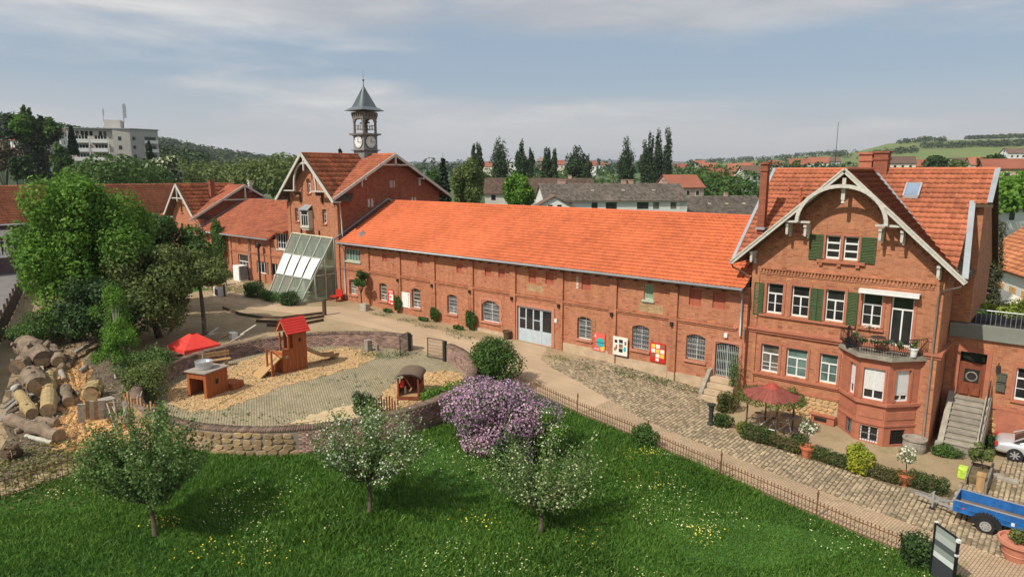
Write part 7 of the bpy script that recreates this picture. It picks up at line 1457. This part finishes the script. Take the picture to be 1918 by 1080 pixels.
row_house('long white apartment house with grey lichen roof behind the hall',(a[0],a[1],.3),Lr,10.5,6.5,2.9,ang_,M_PLW,M_TG,[(Lr*q,1.2,mt) for q,mt in ((.16,M_GLC),(.34,M_GL),(.44,M_GL),(.475,M_GL),(.66,M_GL),(.70,M_GL),(.775,M_GLC),(.9,M_GLC),(.965,M_PLG))],chim=((Lr*.15,1.4),(Lr*.6,.9),(Lr*.65,.9),(Lr*.9,1.2)))
a=at(1290,322,142);b=at(1440,322,150);ang_=math.atan2(b[1]-a[1],b[0]-a[0]);L2=float(np.hypot(*(b-a)[:2]));row_house('second apartment house with grey lichen roof beside the villa chimney',(a[0],a[1],.3),L2,10,3.2,3.4,ang_,M_PLW,M_TG,[(L2*.3,1.2,M_GL),(L2*.6,1.2,M_GL)],chim=((L2*.62,.7),))
a=at(908,322,158);b=at(1110,322,158);ang_=math.atan2(b[1]-a[1],b[0]-a[0]);L3=float(np.hypot(*(b-a)[:2]));row_house('long house with dark brown roof half hidden by the light green tree',(a[0],a[1],1),L3,11,6.2,3.2,ang_,M_PLG,M_TF,[(L3*.08,1.1,M_GL),(L3*.3,1.1,M_GL)],chim=((L3*.8,.8),))
p=at(1040,322,118);t=thing('white_gable_annex','small white gabled annex with two dark windows behind the hall ridge','house',(p[0],p[1],.4),None,math.radians(40))
MB().box(-3.3,3.3,0,8,-1,5.6).prism([(-3.3,0,5.6),(3.3,0,5.6),(0,0,7.3)],(0,8,0)).build('wall',M_PLW,t,local=True)
for s in (-1,1): MB().prism([(s*3.8,-.4,5.35),(0,-.4,7.45),(0,8,7.45),(s*3.8,8,5.35)],(0,0,.14)).build('roof',M_TF,t,local=True)
for x in (-.8,.8): f=MB().box(x-.5,x+.5,-.03,0,5.0,6.1).build('window',M_WHITE,t,local=True);MB().box(x-.4,x+.4,-.04,-.031,5.1,6.0).build('pane',M_GL,f,local=True)
house('small red roofed house right of the long grey roof',1288,375,170,9,8,3.2,2.8,math.radians(60),M_PLP,M_RR,side=False)
# apartment tower block on the left hill
p=at(212,320,190);ab=thing('apartment_block','tall grey concrete apartment block with white balconies on the left hill','apartment block',(p[0],p[1],12),None,math.radians(58));z1=10.0
WB=lambda n,mt,*a,par=ab:MB().box(*a).build(n,mt,par,local=True)
# front wing (balconies), blank stair strip, right wing
WB('wall',M_PLG,-10.4,.9,.0,11,-4,z1);WB('wall',plain('block_grey',(.44,.42,.39),.85,.08,.3),.901,5.2,-1.0,10,-4,z1)
MB().prism([(5.201,-1.0,-4),(11.5,3.5,-4),(8.5,12,-4),(5.201,10,-4)],(0,0,z1+4)).build('wall',plain('block_shade_grey',(.40,.385,.365),.85,.08,.3),ab,local=True)
MB().prism([(-10.7,-.4,z1),(5.3,-1.4,z1),(11.9,3.4,z1),(8.7,12.4,z1),(-10.7,11.4,z1)],(0,0,.22)).build('flat_roof',M_ZINC,ab,local=True);WB('lift_house',M_PLG,-1.8,2.2,3,7,z1+.22,z1+2.3);
ab.scale=(.86,.86,1)
for fl in range(4):
    z=z1-2.05-2.1*fl-.9
    for x0,x1_ in ((-9.3,-5.2),(-4.6,-.6)):
        WB('balcony',M_WHITE,x0,x1_,-.9,-.82,z-.35,z+.55);WB('balcony_floor',M_PLG,x0,x1_,-.82,-.001,z-.35,z-.25);WB('balcony_recess',M_DARKIN if fl%2 else M_GL,x0+.9,x1_-.3,-.03,-.0015,z+.1,z+1.35)
        for q in (.25,.5,.75): WB('window_bar',M_WHITE,x0+.9+(x1_-x0-1.2)*q-.06,x0+.9+(x1_-x0-1.2)*q+.06,-.06,-.031,z+.1,z+1.35)
    WB('window',M_GL,2.2,3.0,-1.04,-1.001,z+.3,z+1.2)
    fr=Fr((5.201,-1.0),(11.5,3.5));MB().fbox(fr,.6,1.4,0,.04,z+.4,z+1.2).build('window',M_GL,ab,local=True);MB().fbox(fr,3.6,7.3,0.0,.7,z-.3,z+.45).build('balcony',M_WHITE,ab,local=True);MB().fbox(fr,3.9,7.0,0,.03,z+.5,z+1.3).build('balcony_recess',M_GL,ab,local=True)
for i,x in enumerate((-8.2,-7.0,-6.0,-4.9,-2.6,-1.5)): WB('window',M_GL if i else M_GLC,x,x+.75,-.03,-.001,z1-1.6,z1-.55)
for x in (-10.0,-4.95,-.3): WB('balcony_post',M_WHITE,x-.1,x+.1,-.95,-.83,-4,z1-1.9)
am=thing('roof_antenna','tall mobile phone mast on the roof of the apartment block','antenna',(p[0],p[1],z1+12),None,math.radians(58))
m=MB().tube([(2.0,5,0),(2.6,5,6.5)],.12,6).box(2.2,2.9,4.8,5.2,3.0,6.2).tube([(-2.2,5,2),(-2.0,5,5.2)],.08,6).box(-2.2,-1.9,4.9,5.1,3.4,4.8);m.build('mast',M_ZINC,am,local=True)
# left hill houses
house('white house with dark red roof on the left hill between trees',42,292,260,8,8,5,3.0,.5,M_PLW,M_RR,rows=2,group='houses on the left hill');house('white house low on the left hill behind bare tree',20,328,230,11,9,5,2.5,.6,M_PLW,M_TF,rows=2,group='houses on the left hill');house('white gable end beside the dark poplar on the left hill',102,298,270,5,8,7,3.0,.9,M_PLW,M_TF,rows=2,group='houses on the left hill')
# far tower block
p=at(1012,318,620);t=thing('far_tower_block','pinkish high rise block far away between the poplars','apartment block',(p[0],p[1],2),None,.7)
MB().box(-3.4,3.4,0,8,-2,22).box(-1,1,2,4,22,24).build('wall',M_PLP,t,local=True)
for r in range(7): MB().box(-2.8,2.8,-.1,0,2+r*2.8,3.4+r*2.8).build('window_band',M_GLC,t,local=True)
# village houses at the right
vil=[(1352,342,230,9,8,3,3,.9,M_PLP,M_RR,'orange roofed house left of the villa chimney, nearer one'),(1384,332,270,9,8,3.5,3.2,.5,M_PLC,M_RR,'orange roofed house left of the villa chimney, farther one'),(1412,346,215,7,7,5,2.6,.8,M_PLW,M_TF,'white house close to the left of the villa chimney'),(1330,322,420,10,8,4,3,.6,M_PLW,M_RR,'distant white house behind the trees left of the chimney'),(1275,322,460,10,8,4,3,.6,M_PLW,M_RR,'small distant house between the right poplars and the chimney'),(1310,312,600,10,9,4,3,.4,M_PLC,M_RR,'faint distant house under the skyline'),
(1498,318,380,12,9,4,3.5,.4,M_PLW,M_RR,'red roofed house behind the villa ridge, leftmost'),(1532,317,400,12,9,5,3.5,.3,M_PLC,M_RR,'wide red roofed house behind the antenna mast'),(1560,314,420,10,8,5,3,.7,M_PLW,M_TF,'brown roofed house right of the antenna mast'),(1455,318,420,9,8,4,3,.9,M_PLW,M_RR,'small red roofed house far behind the villa chimney'),
(1660,318,300,7,8,6,3,1.0,M_PLW,M_TF,'white gable house right of the villa chimneys'),(1690,320,290,10,8,4,3,.4,M_PLC,M_TF,'beige house with brown roof right of the chimneys'),(1725,321,310,9,8,3,3,.7,M_PLC,M_RR,'low red brown house above the skylight'),(1770,321,330,12,9,3,3,.3,M_PLC,M_TF,'long low brown roofed house above the right roof ridge'),(1810,321,300,9,8,3.5,3,.8,M_PLW,M_TF,'white chimneyed house above the right roof ridge'),(1845,324,280,10,9,4,3,.4,M_PLC,M_RR,'reddish house behind the grey verge of the villa'),
(1884,345,150,8,9,4.0,2.0,.25,M_PLP,M_RR,'dark red roofed house between the villa verge and white gable'),(1640,308,480,9,8,5,3,.5,M_PLW,M_TF,'tiny white house on the vineyard foot'),(1905,300,420,10,9,5,3,.6,M_PLW,M_TF,'white house high at the right picture edge'),
(1045,318,450,10,9,5,3.5,.7,M_PLC,M_RR,'red roofed house between two poplars'),(1105,320,430,9,8,5,3,.5,M_PLW,M_RR,'orange roofed house beside the broad poplar'),(910,322,420,9,8,5,3,.5,M_PLC,M_RR,'house with pale wall behind the left poplars'),(960,320,330,8,7,6,1.5,.5,M_PLW,M_ALU,'white shed roof between the poplars'),(1130,316,650,10,8,5,3,.5,M_PLW,M_RR,'pale house far right of the broad poplar'),(1400,318,520,9,8,4,3,.3,M_PLW,M_RR,'tiny far house above the white one')]
for u,v,d,w,dp,h,rh,ro,wm,rm,lab in vil: house(lab,u,v,d,w*.85,dp*.85,h*.7,rh*.8,ro,wm,rm,group='houses of the village')
t=house('white gabled house with small dark windows at the right edge',1912,364,165,10,9,3.4,2.4,math.radians(20),M_PLW,M_TF,rows=2)
# neighbours right of the villa
nb=thing('neighbour_house','house with large orange tiled roof and dormer right of the villa','house',(9,31,0))
e0=np.array([5.8,36.9,4.35]);du_=np.array([.41,-.912,0]);nv_=np.array([.912,.41,0]);up_=nv_*5.2+np.array([0,0,4.1]);L_=float(np.linalg.norm(up_))
slab('roof_deck',M_TL,nb,[e0,e0+du_*20,e0+du_*20+up_,e0+up_]);slab('roof_deck',M_TL,nb,[e0+nv_*10.4,e0+du_*20+nv_*10.4,e0+du_*20+up_,e0+up_]);tiles(tilemat('neighbour_tile',(.62,.24,.11),.4,(.25,.12,.07),.4),nb,e0,du_,up_/L_,20,L_,.33,.42)
q=e0+nv_*.5;MB().prism([(*q[:2],-.6),(*(q+du_*20)[:2],-.6),(*(q+du_*20+nv_*9.4)[:2],-.6),(*(q+nv_*9.4)[:2],-.6)],(0,0,5.1)).build('wall',M_PLW,nb)
q=e0+du_*9.0+up_*.32;MB().prism([q,q+du_*2.6,q+du_*2.6+[0,0,1.0],q+[0,0,1.0]],nv_*2).build('dormer',M_GREYW,nb);MB().prism([q-du_*.3-nv_*.3+[0,0,1.0],q+du_*2.9-nv_*.3+[0,0,1.0],q+du_*2.9+nv_*3+[0,0,1.9],q-du_*.3+nv_*3+[0,0,1.9]],(0,0,.12)).build('dormer_roof',M_TL,nb)
q=q-nv_*.03+[0,0,.2];MB().prism([q+du_*.2,q+du_*1.1,q+du_*1.1+[0,0,.65],q+du_*.2+[0,0,.65]],-nv_*.03).build('window',plain('blue_pane',(.03,.12,.45),.2),nb);MB().prism([q+du_*1.3,q+du_*2.4,q+du_*2.4+[0,0,.65],q+du_*1.3+[0,0,.65]],-nv_*.03).build('window',M_GL,nb)
q=e0+du_*3+nv_*.45;
for i in range(5): c=e0+du_*(3+2.2*i)+nv_*.47;MB().prism([(*c[:2],1.2),(*(c+du_*1.1)[:2],1.2),(*(c+du_*1.1)[:2],3.2),(*c[:2],3.2)],-nv_*.05).build('window',plain('orange_frame',(.6,.32,.12),.6),nb)
house('neighbouring house with brown roofs and a white gable above the orange roof',1893,418,88,11,8,1.6,2.2,math.radians(62),M_PLW,M_TF)
house('farther brown roofed house behind the dark conifer',1858,398,105,8,8,1.4,1.9,math.radians(20),M_PLC,M_TF)
us=thing('cream_parasol','large cream garden parasol behind the villa','parasol',(8.6,26,.3));MB().lathe((8.6,26,2.75),[(2.1,-.05),(2.1,0),(1.1,.5),(.05,.85)],8).build('canopy',plain('parasol_cream',(.72,.68,.56),.8,.06),us);MB().tube([(8.6,26,.3),(8.6,26,3.6)],.04,8).build('pole',M_TRIM,us)
cf2=thing('column_conifer','tall narrow dark conifer between the villa and the orange roof','tree',(8.55,22,-.3));cl=[(8.55+RS.normal()*.12,22+RS.normal()*.12,z,.95*(1-.55*(z-1)/8)+.1,.95*(1-.55*(z-1)/8)+.1,.75) for z in np.linspace(1.2,8.1,16)];P_,N_2=blob_pts(cl,7500,.6);cards('crown',P_,N_2,.19,leafmat('brown_green',(.06,.075,.035),(.09,.10,.05),(.14,.14,.08)),cf2);MB().tube([(8.55,22,-.3),(8.55,22,7.5)],[.2,.05],8).build('trunk',M_BARK,cf2)
bush('arbor_bush','rounded bright green hedge bush beside the parasol',(8.6,17,2.2),(.9,.9,1.0),2600,.13,L_BRIGHT,k=10);tree('terrace_bamboo','bright green bamboo like plants on the wing roof terrace',(11.8,7.6,4.3),(11.9,7.6,5.15),(2.4,1.0,.62),5200,.14,leafmat('bamboo_leaf',(.14,.20,.03),(.22,.29,.05),(.34,.38,.09)),22,5,.02,cat='plant',trunk=False)
rl_=thing('terrace_railing','grey metal railing behind the zinc parapet of the wing','railing',(10,5,4.3));m=MB().tube([(9.0,5,5.3),(16,5,5.3)],.025,6)
for i in range(36): m.tube([(9.0+i*.2,5,4.3),(9.0+i*.2,5,5.3)],.012,4,False)
m.build('bars',M_ZINC,rl_)
# trees behind the hall
def bt_(name,lab,u,vt,vb,d,wpx,leaf,n,size,kind='round',group='trees behind the hall',blossom=None,seed=1):
    top=at(u,vt,d);g=at(u,vb,d);H=top[2]-g[2];zc_=float((top-CAM)@FW);R=wpx*zc_/F_PX/2;b=(g[0],g[1],min(g[2],.5))
    if kind=='poplar':
        t=thing(name,lab,'tree',b,group);rs=np.random.RandomState(seed);cl=[];k=9
        for st in range(k):
            z=g[2]+H*(.04+.9*st/k);r=R*(.55+.45*math.sin(PI*min(1,(st+1.2)/k)))*(1 if st<k-2 else .5)
            for _ in range(3): cl.append((g[0]+rs.normal()*R*.28,g[1]+rs.normal()*R*.28,z+rs.uniform(-.3,.5)*H/k,r*.78,r*.78,H/k*1.2))
        cl.append((g[0]+rs.normal()*R*.2,g[1],top[2]-H*.07,R*.25,R*.25,H*.09));P,Nn=blob_pts(cl,n,.6);cards('crown',P,Nn,size,leaf,t);MB().tube([(g[0],g[1],b[2]),(g[0],g[1],g[2]+H*.6)],[R*.12,R*.04],6).build('trunk',M_BARK,t);return t
    if kind=='spruce':
        t=thing(name,lab,'tree',b,group);cl=[]
        for st in range(12):
            f=st/12;z=g[2]+H*(.05+.9*f);r=R*(1-f)**.8+.1
            for a in range(6): q=a*1.05+st;cl.append((g[0]+r*.55*math.cos(q),g[1]+r*.55*math.sin(q),z,r*.42,r*.42,H*.03))
        P,Nn=blob_pts(cl,n,.3);cards('crown',P,Nn,size,leaf,t);MB().tube([(g[0],g[1],b[2]),(g[0],g[1],top[2])],[R*.1,.02],6).build('trunk',M_BARK,t);return t
    return tree(name,lab,b,(g[0],g[1],g[2]+H*.5),(R,R,H*.52),n,size,leaf,30,seed,R*.06,cat='tree',group=group,blossom=blossom,rmin=.24,rmax=.38)
pops=[(887,271,16,'leftmost of the poplars, twin stem with gap'),(898,268,16,'second of the twin poplars at the left'),(937,256,34,'broad poplar, third from the left'),(976,263,24,'poplar in front of the brown roof, fourth from the left'),(993,278,13,'slim short poplar left of the far tower block'),(1024,276,20,'poplar right of the far tower block'),(1038,279,13,'slim poplar touching its taller left neighbour'),(1078,273,32,'broad rounded poplar with side branches'),(1095,288,24,'lower bushy poplar beside the broad rounded one'),(1170,255,36,'tall poplar standing alone left of the big group'),(1205,262,22,'left low shoulder of the big poplar group'),(1215,248,20,'second stem of the big poplar group'),(1229,241,20,'third stem of the big poplar group'),(1247,239,20,'tallest right stem of the big poplar group')]
for i,(u,v,w,lab) in enumerate(pops): bt_('poplar',lab,u,v,372 if u>1150 else 350,215,w,L_POPLAR,4800,.62,'poplar','poplars on the valley floor',seed=40+i)
bt_('spruce_tree','pointed dark spruce right of the clock house gable',831,286,395,100,34,L_SPRUCE,4200,.5,'spruce');bt_('spruce_tree','spruce tip showing above the clock house ridge',639,274,330,120,22,L_SPRUCE,1500,.6,'spruce')
bt_('birch_tree','loose olive tree right of the spruce behind the hall',878,300,400,98,62,L_OLIVE,7000,.38,seed=51);bt_('maple_tree','light green round tree in front of the brown roof',972,320,400,96,64,L_BRIGHT,7500,.4,seed=52);bt_('garden_tree','dark green tree between spruce and clock house',812,315,390,110,44,L_MID,3500,.5,seed=53)
bt_('chestnut_tree','flowering chestnut with cream candles above the left roofs',311,291,352,140,66,L_MID,6500,.55,seed=54,blossom=(leafmat('chestnut_bloom',(.5,.5,.36),(.6,.6,.45),(.7,.68,.5)),2200,.5))
bt_('hill_tree','tall dark poplar in front of the left hill houses',76,217,345,185,46,L_POPLAR,5200,.7,'poplar','trees on the left hill',seed=60)
for i,(u,v,vb,w,lf,lab,kd) in enumerate(((52,198,260,26,L_MID,'slim tree standing highest on the left hill','poplar'),(22,212,260,26,L_SPRUCE,'dark conifer at the top left of the hill','spruce'),(38,214,262,40,L_BRIGHT,'light green crown beside the highest hill tree','round'),(98,222,275,52,L_MID,'round tree on the hill right of the dark poplar','round'),(80,215,250,20,L_SPRUCE,'conifer tip just above the dark poplar','spruce'),(138,230,290,18,L_SPRUCE,'conifer touching the left edge of the apartment block','spruce'),(8,262,330,50,leafmat('bare_branch',(.10,.09,.06),(.14,.12,.08),(.18,.16,.1)),'bare brownish tree low on the left hill','round'),(46,290,345,44,L_DARK,'dark tree at the foot of the left hill','round'),(120,268,330,40,L_MID,'green tree left of the apartment block','round'),(235,305,345,90,L_OLIVE,'wide olive tree at the foot of the apartment block','round'),(284,265,330,10,L_POPLAR,'dark slim tree at the right edge of the apartment block','poplar'))):
    bt_('hill_tree',lab,u,v,vb,180 if i<7 else 172,w,lf,2600,.75,kd,'trees on the left hill',seed=70+i)
for i,(u,v,vb,w,d,lab) in enumerate(((1752,290,322,46,260,'big round tree below the vineyard, left one'),(1790,300,322,40,270,'smaller round tree beside the big round one'),(1862,290,325,60,230,'wide dark tree behind the verge of the villa roof'),(1490,298,320,16,330,'dark tree left of the antenna mast'),(1835,296,322,40,290,'olive tree left of the wide dark tree'))): bt_('village_tree',lab,u,v,vb,d,w,L_DARK if i%2==0 else L_OLIVE,2200,.9,'round','trees of the village',seed=90+i)
belt('garden_wood',[(rr(1835,1918),rr(352,378),rr(75,90)) for _ in range(9)],2.2,260,.5,L_BRIGHT)

# ------------------------------------------------------------------ HAZE in the air of the valley
hm=bpy.data.materials.new('valley_haze');hm.use_nodes=True;ht=hm.node_tree;ht.nodes.clear();ho=ht.nodes.new('ShaderNodeOutputMaterial');hv_=ht.nodes.new('ShaderNodeVolumePrincipled');hv_.inputs['Color'].default_value=(.85,.9,1,1);hv_.inputs['Density'].default_value=1.3e-4;hv_.inputs['Anisotropy'].default_value=.2;ht.links.new(hv_.outputs[0],ho.inputs['Volume'])
hz_=box('haze',hm,None,-9500,9500,-900,11000,-12,260);hz_['kind']='stuff'
